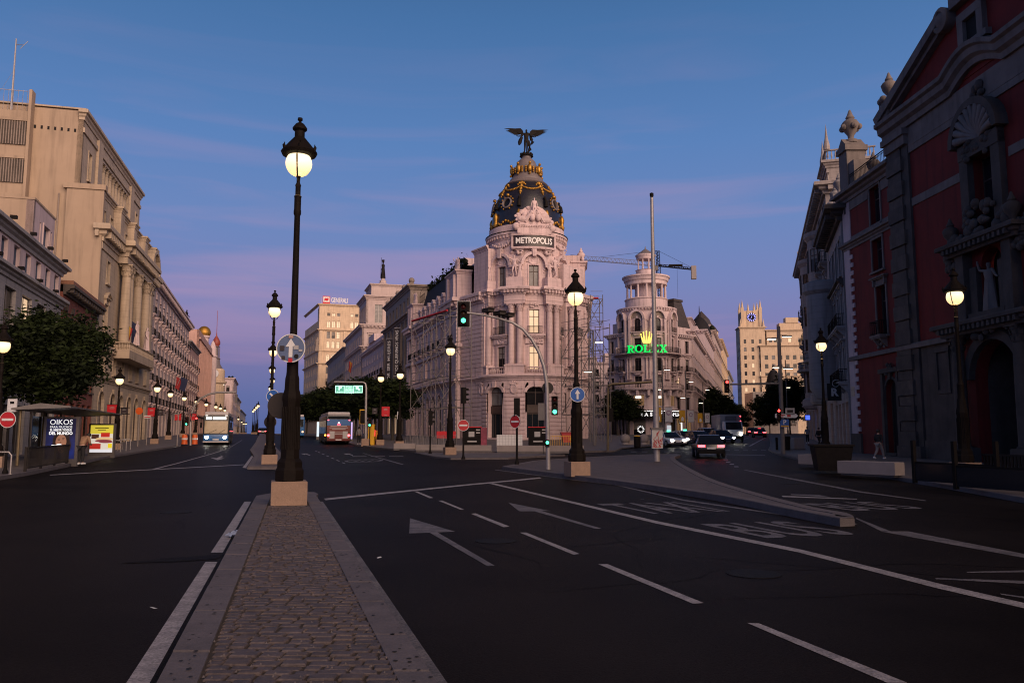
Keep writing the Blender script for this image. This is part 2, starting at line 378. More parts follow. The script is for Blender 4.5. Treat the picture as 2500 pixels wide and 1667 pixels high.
def densify(p, closed=True):
 r = []
 for i in range(len(p) if closed else len(p) - 1):
  a, b = p[i], p[(i + 1) % len(p)]; r.append(tuple(a[:2]))
  ts = sorted((y - a[1]) / (b[1] - a[1]) for y in BREAKS if (a[1] - y) * (b[1] - y) < 0)
  r += [(a[0] + (b[0] - a[0]) * t, a[1] + (b[1] - a[1]) * t) for t in ts]
 if not closed: r.append(tuple(p[-1][:2]))
 return r
def smooth_path(p, k=4, closed=False):
 """Catmull-Rom through plan points"""
 r = []; n = len(p)
 for i in range(n if closed else n - 1):
  q = [p[(i + j) % n] if closed else p[min(max(i + j, 0), n - 1)] for j in (-1, 0, 1, 2)]
  for s in range(k):
   t = s / k; r.append(tuple(.5 * (2 * q[1][c] + (q[2][c] - q[0][c]) * t + (2 * q[0][c] - 5 * q[1][c] + 4 * q[2][c] - q[3][c]) * t * t + (3 * q[1][c] - q[0][c] - 3 * q[2][c] + q[3][c]) * t ** 3) for c in (0, 1)))
 if not closed: r.append(tuple(p[-1][:2]))
 return r
def raised(name, poly, h, top, kw=.3, kerbmat=None):
 """a raised pavement or island: paved top and a granite kerb round it"""
 poly = densify(poly)
 if area(poly) < 0: poly = poly[::-1]
 b = MB(); drape(b, poly, h - .012); o = put(name, b.mesh(name, top, 0), kind='structure')
 n = len(poly); P = [Vector(p) for p in poly]; k = MB(); vs = []
 for i in range(n):
  d1 = (P[i] - P[i - 1]).normalized(); d2 = (P[(i + 1) % n] - P[i]).normalized()
  m = Vector((-d1.y - d2.y, d1.x + d2.x)) / max(.35, 1 + d1.dot(d2)); q = P[i] + m * kw; c = P[i] + m * .03; z = gz(P[i].y); z2 = gz(q.y)
  vs += [(P[i].x, P[i].y, z - .05), (P[i].x, P[i].y, z + h - .03), (c.x, c.y, gz(c.y) + h), (q.x, q.y, z2 + h), (q.x, q.y, z2 + h - .05)]
 k.add(vs, [(i * 5 + j, (i + 1) % n * 5 + j, (i + 1) % n * 5 + j + 1, i * 5 + j + 1) for i in range(n) for j in range(4)])
 put('kerb', k.mesh('kerb', kerbmat or M['granite'], 0), o); return o
def g2(px, py, dz=0): v = gp(px, py, dz); return (v.x, v.y)

b = MB(); ys = [-120] + BREAKS + [3200]
vs = [(x, y, gz(y)) for y in ys for x in (-2600, 2600)]
b.add(vs, [(2 * i, 2 * i + 1, 2 * i + 3, 2 * i + 2) for i in range(len(ys) - 1)]); put('road', b.mesh('road', M['asphalt'], 0), kind='structure')

# pavement on the tree side of the avenue
LK = [(-6, -40), (-12.5, 10)] + [g2(*p) for p in ((0, 1172), (70, 1160), (160, 1141), (260, 1119), (350, 1104), (440, 1090))] + [(-60, 150), (-110, 320)]
raised('pavement_left', [(-60, -40)] + LK + [(-140, 320), (-140, -40)], .15, M['pave'])
# pavement below the church and along the boulevard
RKN = [(9.5, -40), (11.4, 8)] + [g2(*p) for p in ((2500, 1228), (2300, 1191), (2100, 1156), (1950, 1124), (1892, 1109), (1876, 1100), (1880, 1091))] + [(28.5, 90), (44, 140), (96, 310)]
raised('pavement_right', RKN + [(140, 310), (140, -40)], .14, M['pave'])
# plaza in front of the domed corner building
PZ = [g2(870, 1089), g2(920, 1095), g2(1010, 1104), g2(1110, 1107), g2(1250, 1107), g2(1400, 1106), g2(1500, 1103), g2(1520, 1096)]
raised('plaza', PZ + [(20, 92), (22, 150), (-6, 150), (-28, 150), (-33, 148), (-30, 128)], .14, M['pave'])
raised('pavement_corner', [g2(1490, 1099), g2(1560, 1088), g2(1660, 1080), (24, 105), (34, 140), (90, 330), (30, 330), (22, 152), (20.5, 92)], .13, M['pave'])
raised('pavement_middle', [(-30.3, 128.5), (-33.3, 148.5), (-22, 152), (-60, 260), (-80, 320), (-96, 320), (-46, 160)], .14, M['pave'])
raised('crossing_island', [g2(*p) for p in ((1012, 1108), (1060, 1118), (1100, 1122), (1240, 1121), (1380, 1113), (1240, 1109.5), (1110, 1109.5))], .12, M['pave'], .2)

# triangular island between avenue and boulevard
isl = smooth_path([g2(*p, .16) for p in ((1225, 1138), (1500, 1172), (1750, 1207), (1930, 1242), (2050, 1264))], 3) + \
  smooth_path([g2(*p, .16) for p in ((2086, 1262), (2070, 1251), (1990, 1237), (1850, 1202), (1755, 1174), (1690, 1145), (1655, 1125), (1648, 1115), (1662, 1110), (1640, 1107), (1560, 1109), (1400, 1117), (1300, 1124))], 3)
raised('traffic_island', isl, .16, M['cobblefar'], .32)

# narrow median the photographer stands on: setts between granite kerbs
LE = lambda y: -1.98 - .266 * (y - 5.3)
RE = lambda y: -.71 - .293 * (y - 5.3)
LO = lambda y: -2.24 - .2735 * (y - 5.3)
RO = lambda y: -.47 - .2895 * (y - 5.3)
b = MB(); drape(b, [(LE(-3) - .1, -3), (RE(-3) + .1, -3), (RE(21.5) + .1, 21.5), (LE(21.5) - .1, 21.5)], .135)
med = put('median', b.mesh('median', M['soil'], 0), kind='structure')
def stone(b, quad, z0, z1, ch=.012):
 c = Vector((sum(p[0] for p in quad) / 4, sum(p[1] for p in quad) / 4)); ins = [c + (Vector(p) - c) * (1 - ch / max(.03, (Vector(p) - c).length)) for p in quad]
 vs = [(p[0], p[1], z0) for p in quad] + [(p[0], p[1], z1 - ch * .7) for p in quad] + [(p.x, p.y, z1) for p in ins]
 b.add(vs, [(j * 4 + i, j * 4 + (i + 1) % 4, (j + 1) * 4 + (i + 1) % 4, (j + 1) * 4 + i) for j in (0, 1) for i in range(4)] + [(8, 9, 10, 11)])
for fi, fo in ((LE, LO), (RE, RO)):
 y = -3.0
 while y < 20.6:
  ln = random.uniform(.95, 1.35); y2 = min(y + ln, 20.7); g = .006
  q = [(fi(y + g), y + g), (fo(y + g), y + g), (fo(y2 - g), y2 - g), (fi(y2 - g), y2 - g)]
  b = MB(); stone(b, q, -.04, .15 + random.uniform(-.004, .004), .014); put('kerb_stone', b.mesh('kerb_stone', M['granite'], 0), med); y = y2
nose = [(LO(20.7), 20.7), (LO(20.7) + .1, 21.5), (-6.1, 22.1), (-5.3, 22.0), (RO(20.7) - .1, 21.3), (RO(20.7), 20.7)]
b = MB(); b.slab(nose, -.04, .152); put('kerb_stone', b.mesh('kerb_stone', M['granite'], 0), med)
cob = []; y = 3.2
while y < 20.6:
 rh = random.uniform(.098, .128); x = LE(y) + .012; xe = RE(y) - .012
 x += random.uniform(-.10, -.01); x = max(x, LE(y) + .008)
 first = True
 while x < xe - .04:
  w = random.uniform(.125, .215)
  if first: w *= random.uniform(.45, 1); first = False
  if x + w > xe - .05: w = xe - x
  if not (17.75 < y < 19.0 and -5.75 < x + w / 2 < -4.3): cob.append((x, y, w, rh))
  x += w
 y += rh
def sett(b, c):
 x, y, w, h = c; j = lambda a=.008: random.uniform(-a, a); g = .010
 q = [(x + g + j(), y + g + j()), (x + w - g + j(), y + g + j()), (x + w - g + j(), y + h - g + j()), (x + g + j(), y + h - g + j())]
 stone(b, q, .10, .150 + random.uniform(-.008, .007), .012)
near = sorted(cob, key=lambda c: c[1])
near = [c for c in near if c[1] > 5.0]
parts_c, rest = near[:296], near[296:] + [c for c in cob if c[1] <= 5.0]
for c in parts_c:
 b = MB(); sett(b, c); put('cobble', b.mesh('cobble', M['cobble'] if random.random() < .6 else M['cobble2'], 0), med)
b = MB()
for c in rest: b.mi = 0 if random.random() < .6 else 1; sett(b, c)
put('cobbles', b.mesh('cobbles', [M['cobble'], M['cobble2']], 0), med, kind='stuff')

# median carrying on along the avenue
fm = [g2(604, 1138, .15), g2(620, 1112, .15), (-21.2, 66), (-28.3, 90), (-35.6, 114), (-52, 168), (-80, 262), (-79, 262), (-50.4, 168), (-33.9, 114), (-26.6, 90), (-18.9, 66), g2(694, 1112, .15), g2(712, 1138, .15)]
raised('far_median', fm, .15, M['cobble'], .3)

# ================================================================ painted markings
def mark(pts, m='paint', name='lane_line', dz=.005, world=False):
 b = MB(); drape(b, pts if world else [g2(*p) for p in pts], dz); return put(name, b.mesh(name, M[m], 0), kind='structure')
def wline(p0, p1, w, m='paint', name='lane_line', dz=.005):
 a, c = Vector(p0), Vector(p1); d = (c - a).normalized(); n = Vector((-d.y, d.x)) * w / 2
 return mark([a - n, c - n, c + n, a + n], m, name, dz, True)
for q in (((1824, 1521), (1853, 1522), (2215, 1667), (2166, 1667)), ((1460, 1377), (1483, 1377), (1718, 1472), (1692, 1474)), ((1269, 1300), (1285, 1300), (1415, 1352), (1400, 1354)),
  ((1150, 1254), (1161, 1253), (1244, 1285), (1230, 1287)), ((1070, 1222), (1080, 1222), (1133, 1243.5), (1124, 1244)), ((1011, 1199.5), (1019, 1199.5), (1058, 1215), (1049, 1216))):
 mark(q, name='lane_dash')
mark(((791, 1217), (795, 1221), (1150, 1184), (1322, 1167.5), (1318, 1165), (1150, 1181)), name='stop_line')
mark(((1193, 1180), (1603, 1278), (1948, 1348), (2292, 1437), (2500, 1485), (2620, 1516), (2620, 1502), (2500, 1472), (2298, 1426), (1954, 1341), (1609, 1273), (1201, 1178.5)), name='lane_edge_line')
mark(((1001, 1265), (999, 1302), (1049, 1300.3), (1190, 1382), (1208, 1381), (1068, 1299.5), (1112, 1298)), 'paintworn', 'turn_arrow')
mark(((1241, 1227), (1268, 1248), (1305, 1248), (1454, 1291), (1468, 1290), (1322, 1247), (1345, 1247.5)), 'paintworn', 'turn_arrow')
mark(((2283, 1411), (2285, 1414), (2560, 1428), (2560, 1420)), 'paintworn', 'hatch_stripe'); mark(((2360, 1396), (2361, 1398), (2560, 1397), (2560, 1391)), 'paintworn', 'hatch_stripe')
mark(((2441, 1449), (2445, 1452), (2560, 1470), (2560, 1464)), 'paintworn', 'hatch_stripe')
mark(((2149, 1297), (2218, 1297), (2560, 1364), (2560, 1373)), 'paintworn', 'gore_marking')
mark(((2091, 1264), (2089, 1266), (2150, 1296), (2175, 1297)), 'paintworn')
mark(((1210, 1146), (1208, 1147.2), (1500, 1184), (1667, 1222), (1940, 1262), (2091, 1281), (2091, 1278), (1940, 1259), (1667, 1219), (1500, 1182)), 'paintworn')
# edge lines hugging the median's kerbs
def strip(fa, fb, y0, y1, m, n=10, dz=.005):
 ys = [y0 + (y1 - y0) * i / n for i in range(n + 1)]
 mark([(fa(y), y) for y in ys] + [(fb(y), y) for y in ys[::-1]], m, 'median_edge_line', dz, True)
strip(lambda y: LO(y) - .115, lambda y: LO(y) - .275, -3, 11.05, 'paint'); strip(lambda y: LO(y) - .115, lambda y: LO(y) - .285, 11.9, 20.7, 'paint')
strip(lambda y: RO(y) + .045, lambda y: RO(y) + .165, -3, 20.7, 'paintworn')
strip(lambda y: LO(y), lambda y: LO(y) - .10, -3, 21, 'asphaltdark', dz=.002)
mark([(LO(11.5) - .1, 11.3), (LO(11.3) - .5, 11.1), (LO(11) - 1.4, 10.9), (LO(11) - 1.0, 11.35), (LO(11.6) - .1, 11.75)], 'asphaltdark', 'tar_patch', .007, True)
# words on the bus lane
ld = (Vector(g2(1603, 1275)) - Vector(g2(2298, 1432))).normalized(); la = math.atan2(ld.y, ld.x) - math.pi / 2
def road_word(body, px, py, w, ln, m, nm='lettering'):
 c = gp(px, py); me = text_mesh(body, 1.0, M[m], 0, .012)
 xs = [v.co.x for v in me.vertices]; ys_ = [v.co.y for v in me.vertices]
 put(nm, me, mtx=Matrix.Translation((c.x, c.y, gz(c.y) + .005)) @ Matrix.Rotation(la, 4, 'Z') @ Matrix.Diagonal((w / (max(xs) - min(xs)), ln / (max(ys_) - min(ys_)), 1, 1)), kind='structure')
road_word('BUS', 1903, 1293, 1.85, 2.2, 'paintworn', 'bus_lane_word'); road_word('TAXI', 1622, 1240, 2.1, 2.6, 'paintworn', 'taxi_lane_word'); road_word('BUS', 2110, 1236, 2.0, 2.0, 'paintworn', 'bus_lane_word')
# avenue beyond the junction
mark(((122, 1158.6), (122, 1160), (595, 1134.8), (595, 1133.5)), name='stop_line'); mark(((371, 1145), (379, 1145), (552, 1097), (549, 1097)), 'paint')
mark(((555, 1095), (558, 1095), (592, 1074), (590, 1074)), 'paintworn')
mark(((514, 1117), (531, 1123), (548, 1118.5), (537, 1118), (546, 1114), (541, 1113), (528, 1118)), 'paint', 'turn_arrow')
mark(((592, 1141), (600, 1142), (630, 1094), (627, 1093)), 'paint', 'median_edge_line'); mark(((592, 1141), (600, 1142.5), (735, 1141), (735, 1139.5)), 'paint', 'median_edge_line'); mark(((632, 1089), (635, 1089), (645, 1065), (644, 1065)), 'paint', 'median_edge_line')
for i in range(7):
 t0, t1 = i / 7 + .02, i / 7 + .085; f = lambda t: (768 + 78 * t ** 1.3, 1100 + 34 * t ** 1.3)
 a, c = f(t0), f(t1); mark((a, (a[0] + 3, a[1]), (c[0] + 4, c[1]), c), 'paint', 'lane_dash')
mark(((885, 1106), (888, 1106), (986, 1133), (981, 1134)), 'paintworn')
for ax in (742, 846): mark(((ax - 8, 1107), (ax + 2, 1110), (ax + 3, 1108.2), (ax + 14, 1111.5), (ax + 16, 1110.5), (ax + 6, 1107.3), (ax + 12, 1107)), 'paint', 'turn_arrow')
# cycle symbol: ring and bars
c = gp(889, 1124.5); ring = MB(); R0, R1 = 1.15, .95
for i in range(28):
 a0, a1 = TAU * i / 28, TAU * (i + 1) / 28; drape(ring, [(c.x + R * math.cos(a) * .95, c.y + R * math.sin(a) * 1.9) for R, a in ((R0, a0), (R0, a1), (R1, a1), (R1, a0))], .005)
for dx in (-.4, 0, .4): drape(ring, [(c.x + dx - .08, c.y - 1.0), (c.x + dx + .08, c.y - 1.0), (c.x + dx + .05, c.y + .9), (c.x + dx - .05, c.y + .9)], .005)
put('cycle_lane_symbol', ring.mesh('cycle_lane_symbol', M['paintworn'], 0), kind='structure')
for px in (860, 905, 950): mark(((px, 1113), (px + 34, 1113), (px + 36, 1114.5), (px, 1114.5)), 'paintworn', 'zebra_bar')
# boulevard: curved dashes, junction lines
for px, py in ((1767, 1112.5), (1768, 1117), (1771, 1122), (1777, 1127.5), (1786, 1133), (1797, 1139)):
 mark(((px - 5, py - .9), (px + 5, py - .9), (px + 7, py + .9), (px - 4, py + .9)), 'paint', 'lane_dash')
mark(((1814, 1147), (1822, 1147), (1960, 1172), (2100, 1199), (2260, 1221), (2260, 1223), (2100, 1202), (1955, 1174.5)), 'paintworn')
mark(((1908, 1210), (1912, 1213), (2091, 1219), (2093, 1217.5)), 'paint', 'hatch_stripe'); mark(((1930, 1206), (1932, 1208), (2030, 1214), (2000, 1208)), 'paintworn', 'hatch_stripe')
mark(((1690, 1106.6), (1690, 1108), (1868, 1112), (1868, 1110.5)), 'paintworn', 'stop_line')
for i in range(9): px = 1540 + i * 27; mark(((px, 1102), (px + 14, 1102.2), (px + 14, 1103.4), (px, 1103.2)), 'paintworn', 'zebra_bar')
mark(((1828, 1088.5), (1833, 1088.8), (1870, 1069), (1868, 1068.6)), 'paint'); mark(((1790, 1085), (1792, 1085), (1832, 1067), (1830, 1067)), 'paintworn')
for i in range(5): px = 1770 + i * 22; mark(((px, 1098), (px + 12, 1098.2), (px + 12, 1099.3), (px, 1099.1)), 'paintworn', 'zebra_bar')

# manhole covers, cracks and tyre-worn repairs
mh = MB(); mh.lathe([(.33, 0), (.33, .004), (.28, .006), (0, .006)], 20); mhm = mh.mesh('manhole_cover', mat('cast_iron_cover', (.011, .0095, .009), .6, .3, 9, .5, 40, spec=.05), 0)
for px, py in ((1210, 1320), (430, 1250), (1840, 1400), (700, 1120), (1000, 1150), (1930, 1180)): v = gp(px, py, .003); put('manhole_cover', mhm, loc=v[:], kind='structure')
rng = random.Random(8)
def crack(x, y, ang, n, w):
 b = MB(); pts = [Vector((x, y))]
 for _ in range(n): ang += rng.uniform(-.45, .45); pts.append(pts[-1] + Vector((math.cos(ang), math.sin(ang))) * rng.uniform(.25, .6))
 vs = [];
 for i, p in enumerate(pts): d_ = (pts[min(i + 1, n)] - pts[max(i - 1, 0)]).normalized(); q = Vector((-d_.y, d_.x)) * w * rng.uniform(.4, 1.2) * (1 - abs(2 * i / n - 1) * .6); vs += [(p.x - q.x, p.y - q.y, gz(p.y) + .0025), (p.x + q.x, p.y + q.y, gz(p.y) + .0025)]
 b.add(vs, [(2 * i, 2 * i + 1, 2 * i + 3, 2 * i + 2) for i in range(n)]); put('asphalt_crack', b.mesh('asphalt_crack', M['asphaltdark'], 0), kind='structure')
for _ in range(26): crack(rng.uniform(-9, 14), rng.uniform(6, 26), rng.choice((1.85, 1.3, .2, 3.0)) + rng.uniform(-.2, .2), rng.randint(6, 16), .022)

# grit on the setts, gum and tar spots on the kerbs
b = MB()
for _ in range(420):
 y = 5 + 13 * rng.random() ** 1.6; x = rng.uniform(LE(y), RE(y)); r_ = rng.uniform(.004, .011); b.mi = rng.choice((0, 0, 1)); b.add([(x - r_, y - r_, .146), (x + r_, y - r_ * .6, .146), (x, y + r_, .146), (x, y, .146 + r_ * 1.5)], [(0, 1, 3), (1, 2, 3), (2, 0, 3)])
b.mi = 2
for _ in range(150):
 y = 5 + 14 * rng.random() ** 1.5; f1, f2 = rng.choice(((LO, LE), (RE, RO))); t_ = rng.uniform(.08, .92); x = f1(y) * (1 - t_) + f2(y) * t_; r_ = rng.uniform(.006, .022); b.add([(x + r_ * math.cos(a) * rng.uniform(.7, 1.1), y + r_ * math.sin(a) * rng.uniform(.7, 1.1), .1555) for a in [k * TAU / 7 for k in range(7)]], [tuple(range(7))])
put('grit', b.mesh('grit', [M['granite'], M['cobble2'], M['black']], 0), med, kind='stuff')

# ================================================================ architecture kit
def arc_pts(w, z, rise, n=8): return [(w / 2 * math.cos(math.pi * (1 - i / n)), z + rise * math.sin(math.pi * (1 - i / n))) for i in range(n + 1)]
def flat(u, d, z): return (u, -d, z)
def cyl(R, a_mid=0., W=None):
 """map wall coordinates onto a drum of radius R; u runs along the arc, middle faces -y"""
 return lambda u, d, z: ((R + d) * math.sin(a_mid + (u - W / 2) / R), -(R + d) * math.cos(a_mid + (u - W / 2) / R), z)
def wall(b, W, z0, z1, ops=(), th=.3, fm=flat, du=None, ret=.5):
 us = {0., W}; zs = {z0, z1}
 for o in ops: us |= {o[0], o[1]}; zs |= {o[2], o[3]}
 us = sorted(us); zs = sorted(zs)
 if du:
  x = []
  for a, c in zip(us[:-1], us[1:]):
   n = max(1, math.ceil((c - a) / du)); x += [a + (c - a) * i / n for i in range(n)]
  us = x + [us[-1]]
 vi = {}; vs = []; fs = []
 def v(u, d, z):
  k = (round(u, 4), round(d, 4), round(z, 4))
  if k not in vi: vi[k] = len(vs); vs.append(fm(u, d, z))
  return vi[k]
 for a, c in zip(us[:-1], us[1:]):
  for e, f in zip(zs[:-1], zs[1:]):
   m, q = (a + c) / 2, (e + f) / 2
   if any(o[0] < m < o[1] and o[2] < q < o[3] for o in ops): continue
   fs.append((v(a, 0, e), v(c, 0, e), v(c, 0, f), v(a, 0, f)))
  fs.append((v(a, 0, z1), v(c, 0, z1), v(c, -ret, z1), v(a, -ret, z1)))
 for u in (0., W): fs.append((v(u, 0, z0), v(u, 0, z1), v(u, -ret, z1), v(u, -ret, z0)))
 for o in ops:
  u0, u1, a, c = o[:4]; rise = o[4] if len(o) > 4 else 0; sp = c - rise
  fs += [(v(u0, 0, a), v(u0, 0, sp), v(u0, -th, sp), v(u0, -th, a)), (v(u1, 0, sp), v(u1, 0, a), v(u1, -th, a), v(u1, -th, sp)), (v(u0, 0, a), v(u0, -th, a), v(u1, -th, a), v(u1, 0, a))]
  if rise:
   pts = [((u0 + u1) / 2 + x, z) for x, z in arc_pts(u1 - u0, sp, rise, 10)]
   for (x0, y0), (x1, y1) in zip(pts[:-1], pts[1:]):
    fs += [(v(x0, 0, y0), v(x1, 0, y1), v(x1, -th, y1), v(x0, -th, y0)), (v(x0, 0, y0), v(x0, 0, c), v(x1, 0, c), v(x1, 0, y1))]
  else: fs.append((v(u0, 0, c), v(u1, 0, c), v(u1, -th, c), v(u0, -th, c)))
 b.add(vs, fs)

WC = {}
def window_meshes(w, h, arch, style, fr, pane):
 k = (round(w, 2), round(h, 2), round(arch, 2), style, fr, pane)
 if k in WC: return WC[k]
 t = .075; b = MB(); w2 = w / 2; sp = h - arch
 b.box(-w2, -w2 + t, 0, .08, 0, sp); b.box(w2 - t, w2, 0, .08, 0, sp); b.box(-w2 + t, w2 - t, 0, .08, 0, t)
 if arch:
  o = arc_pts(w, sp, arch); i = arc_pts(w - 2 * t, sp, arch - t)
  for j in range(8): b.prism([o[j], o[j + 1], i[j + 1], i[j]], 0, .08)
 else: b.box(-w2 + t, w2 - t, 0, .08, h - t, h)
 top = h - t if not arch else h - t - .02
 if style in ('cas', 'grid'): b.box(-.045, .045, .01, .07, t, top)
 if style in ('cas', 'grid', 'tr'):
  zt = h * .70 if not arch else sp; b.box(-w2 + t, w2 - t, .006, .074, zt - .04, zt + .04)
 if style == 'grid':
  for f in (.25, .48): b.box(-w2 + t, w2 - t, .02, .06, h * f - .02, h * f + .02)
 if style == 'tri':
  for x in (-w / 6, w / 6): b.box(x - .04, x + .04, .01, .07, t, top)
 p = MB(); poly = [(-w2 + .03, .03), (w2 - .03, .03)]
 poly += [(x, z) for x, z in arc_pts(w - .06, sp, arch - .03)][::-1] if arch else [(w2 - .03, h - .03), (-w2 + .03, h - .03)]
 if pane == 'half' and not arch:
  k_ = h * (.42 + .3 * ((w * 7.3 + h * 3.1) % 1)); x_ = w2 - .03; p.add([(-x_, .045, .03), (x_, .045, .03), (x_, .045, k_), (-x_, .045, k_)], [(0, 1, 2, 3)]); p.mi = 1; p.add([(-x_, .043, k_), (x_, .043, k_), (x_, .043, h - .03), (-x_, .043, h - .03)], [(0, 1, 2, 3)])
 else: p.add([(x, .045, z) for x, z in poly], [tuple(range(len(poly)))])
 WC[k] = (b.mesh('window', M[fr], 0), p.mesh('pane', [M['glass'], M['blind']] if pane == 'half' else M[pane], 0)); return WC[k]
def surround_mesh(kind, w, h, arch, m):
 k = ('s', kind, round(w, 2), round(h, 2), round(arch, 2), m)
 if k in WC: return WC[k]
 b = MB(); w2 = w / 2; s = .17; pr = .07; sp = h - arch
 if kind != 'sill':
  b.box(-w2 - s, -w2, -pr, .02, -.02, sp); b.box(w2, w2 + s, -pr, .02, -.02, sp)
  if arch:
   o = arc_pts(w + 2 * s, sp, arch + s); i = arc_pts(w, sp, arch)
   for j in range(8): b.prism([o[j], o[j + 1], i[j + 1], i[j]], -pr - .02, .02)
   b.prism([(-.13, h - .05), (.13, h - .05), (.2, h + s + .22), (-.2, h + s + .22)], -pr - .12, .02)
  else: b.box(-w2 - s, w2 + s, -pr - .01, .02, h, h + s)
 b.box(-w2 - .25, w2 + .25, -.20, .02, -.16, -.03)
 if kind in ('hood', 'ped', 'seg'):
  z = h + s; b.box(-w2 - s + .02, w2 + s - .02, -pr + .02, .02, z, z + .28); z += .28
  b.box(-w2 - .32, w2 + .32, -.22, .02, z, z + .08); b.box(-w2 - .42, w2 + .42, -.32, .02, z + .08, z + .18)
  for x in (-w2 - .1, w2 + .1): b.box(x - .09, x + .09, -.20, .02, z - .42, z)
  z += .18
  if kind == 'ped':
   b.prism([(-w2 - .42, z), (w2 + .42, z), (0, z + .5)], -.12, .02)
   for sg in (-1, 1): b.prism([(sg * (w2 + .44), z), (sg * (w2 + .44), z + .14), (0, z + .66), (0, z + .52)], -.34, .02)
  if kind == 'seg':
   o = arc_pts(w + .86, z, .62); i = arc_pts(w + .56, z, .46)
   for j in range(8): b.prism([o[j], o[j + 1], i[j + 1], i[j]], -.34, .02)
   b.prism([(-w2 - .3, z)] + i[1:-1] + [(w2 + .3, z)], -.10, .02)
 WC[k] = b.mesh('surround', M[m], 0); return WC[k]
def rail(b, x0, x1, y, z, h=.95, step=.13):
 b.box(x0, x1, y - .025, y + .025, z + h - .05, z + h); b.box(x0, x1, y - .02, y + .02, z + .06, z + .10); b.box(x0, x1, y - .015, y + .015, z + h - .2, z + h - .17)
 n = max(2, int((x1 - x0) / step))
 for i in range(n + 1):
  x = x0 + (x1 - x0) * i / n; b.box(x - .011, x + .011, y - .011, y + .011, z, z + h - .02)
def railing_y(b, x, y0, y1, z, h=.95):
 for zz in (z + h - .05, z + .06): b.box(x - .02, x + .02, y0, y1, zz, zz + .045)
 n = max(1, int((y1 - y0) / .13))
 for i in range(1, n): y = y0 + (y1 - y0) * i / n; b.box(x - .011, x + .011, y - .011, y + .011, z, z + h)
def balcony_meshes(kind, w, m, dep=.62):
 k = ('b', kind, round(w, 2), m, dep)
 if k in WC: return WC[k]
 s = MB(); r = MB(); w2 = w / 2
 s.box(-w2, w2, -dep, .05, -.16, 0); s.box(-w2 + .06, w2 - .06, -dep + .06, .05, -.26, -.16)
 for x in ((-w2 + .3, w2 - .3) if w < 3 else [-w2 + .3 + i * (w - .6) / round(w / 1.6) for i in range(round(w / 1.6) + 1)]):
  s.add([(x + dx, y, z) for dx in (-.09, .09) for y, z in ((.04, -.26), (-dep + .12, -.26), (-dep + .2, -.40), (.04, -.85))], [(0, 1, 2, 3), (7, 6, 5, 4), (0, 4, 5, 1), (1, 5, 6, 2), (2, 6, 7, 3)])
 if kind == 'iron':
  rail(r, -w2 + .05, w2 - .05, -dep + .05, 0)
  for x in (-w2 + .05, w2 - .05): railing_y(r, x, -dep + .05, .0, 0)
  rm = M['iron']
 else:
  balustrade(r, [(-w2 + .1, .0), (-w2 + .1, -dep + .12), (w2 - .1, -dep + .12), (w2 - .1, .0)], 0, .9); rm = M[m]
 WC[k] = (s.mesh('balcony', M[m], 0), r.mesh('railing', rm, 0)); return WC[k]
BAL = [(.05, 0), (.06, .05), (.035, .1), (.085, .32), (.04, .6), (.06, .66), (.05, .7)]
def balustrade(b, path, z, h=.9, step=.26):
 b.sweep([(-.10, z), (.10, z), (.10, z + .09), (-.10, z + .09)], path); b.sweep([(-.11, z + h - .12), (.12, z + h - .12), (.14, z + h - .03), (.1, z + h), (-.1, z + h), (-.11, z + h - .12)], path)
 k = (h - .2) / .7
 b.along(path, step, lambda: b.lathe([(r, z + .08 + q * k) for r, q in BAL], 6, cap=False))
def cor(z, h, p): return [(-.02, z), (p * .22, z), (p * .27, z + h * .26), (p * .55, z + h * .40), (p * .60, z + h * .58), (p, z + h * .66), (p, z + h * .90), (p * .92, z + h), (-.02, z + h)]
def cornice(b, path, z, h, p, dent=0., dw=.5, closed=False):
 b.sweep(cor(z, h, p), path, closed)
 if dent: b.along(path, dent, lambda: b.box(-dent * dw / 2, dent * dw / 2, -p * .88, 0, z + h * .22, z + h * .60), closed)
def band(b, path, z, h, p, closed=False): b.sweep([(-.02, z), (p, z), (p, z + h * .75), (p * .6, z + h), (-.02, z + h)], path, closed)
COLP = [(1.32, 0), (1.32, .10), (1.18, .14), (1.25, .22), (1.25, .28), (1.03, .36)]
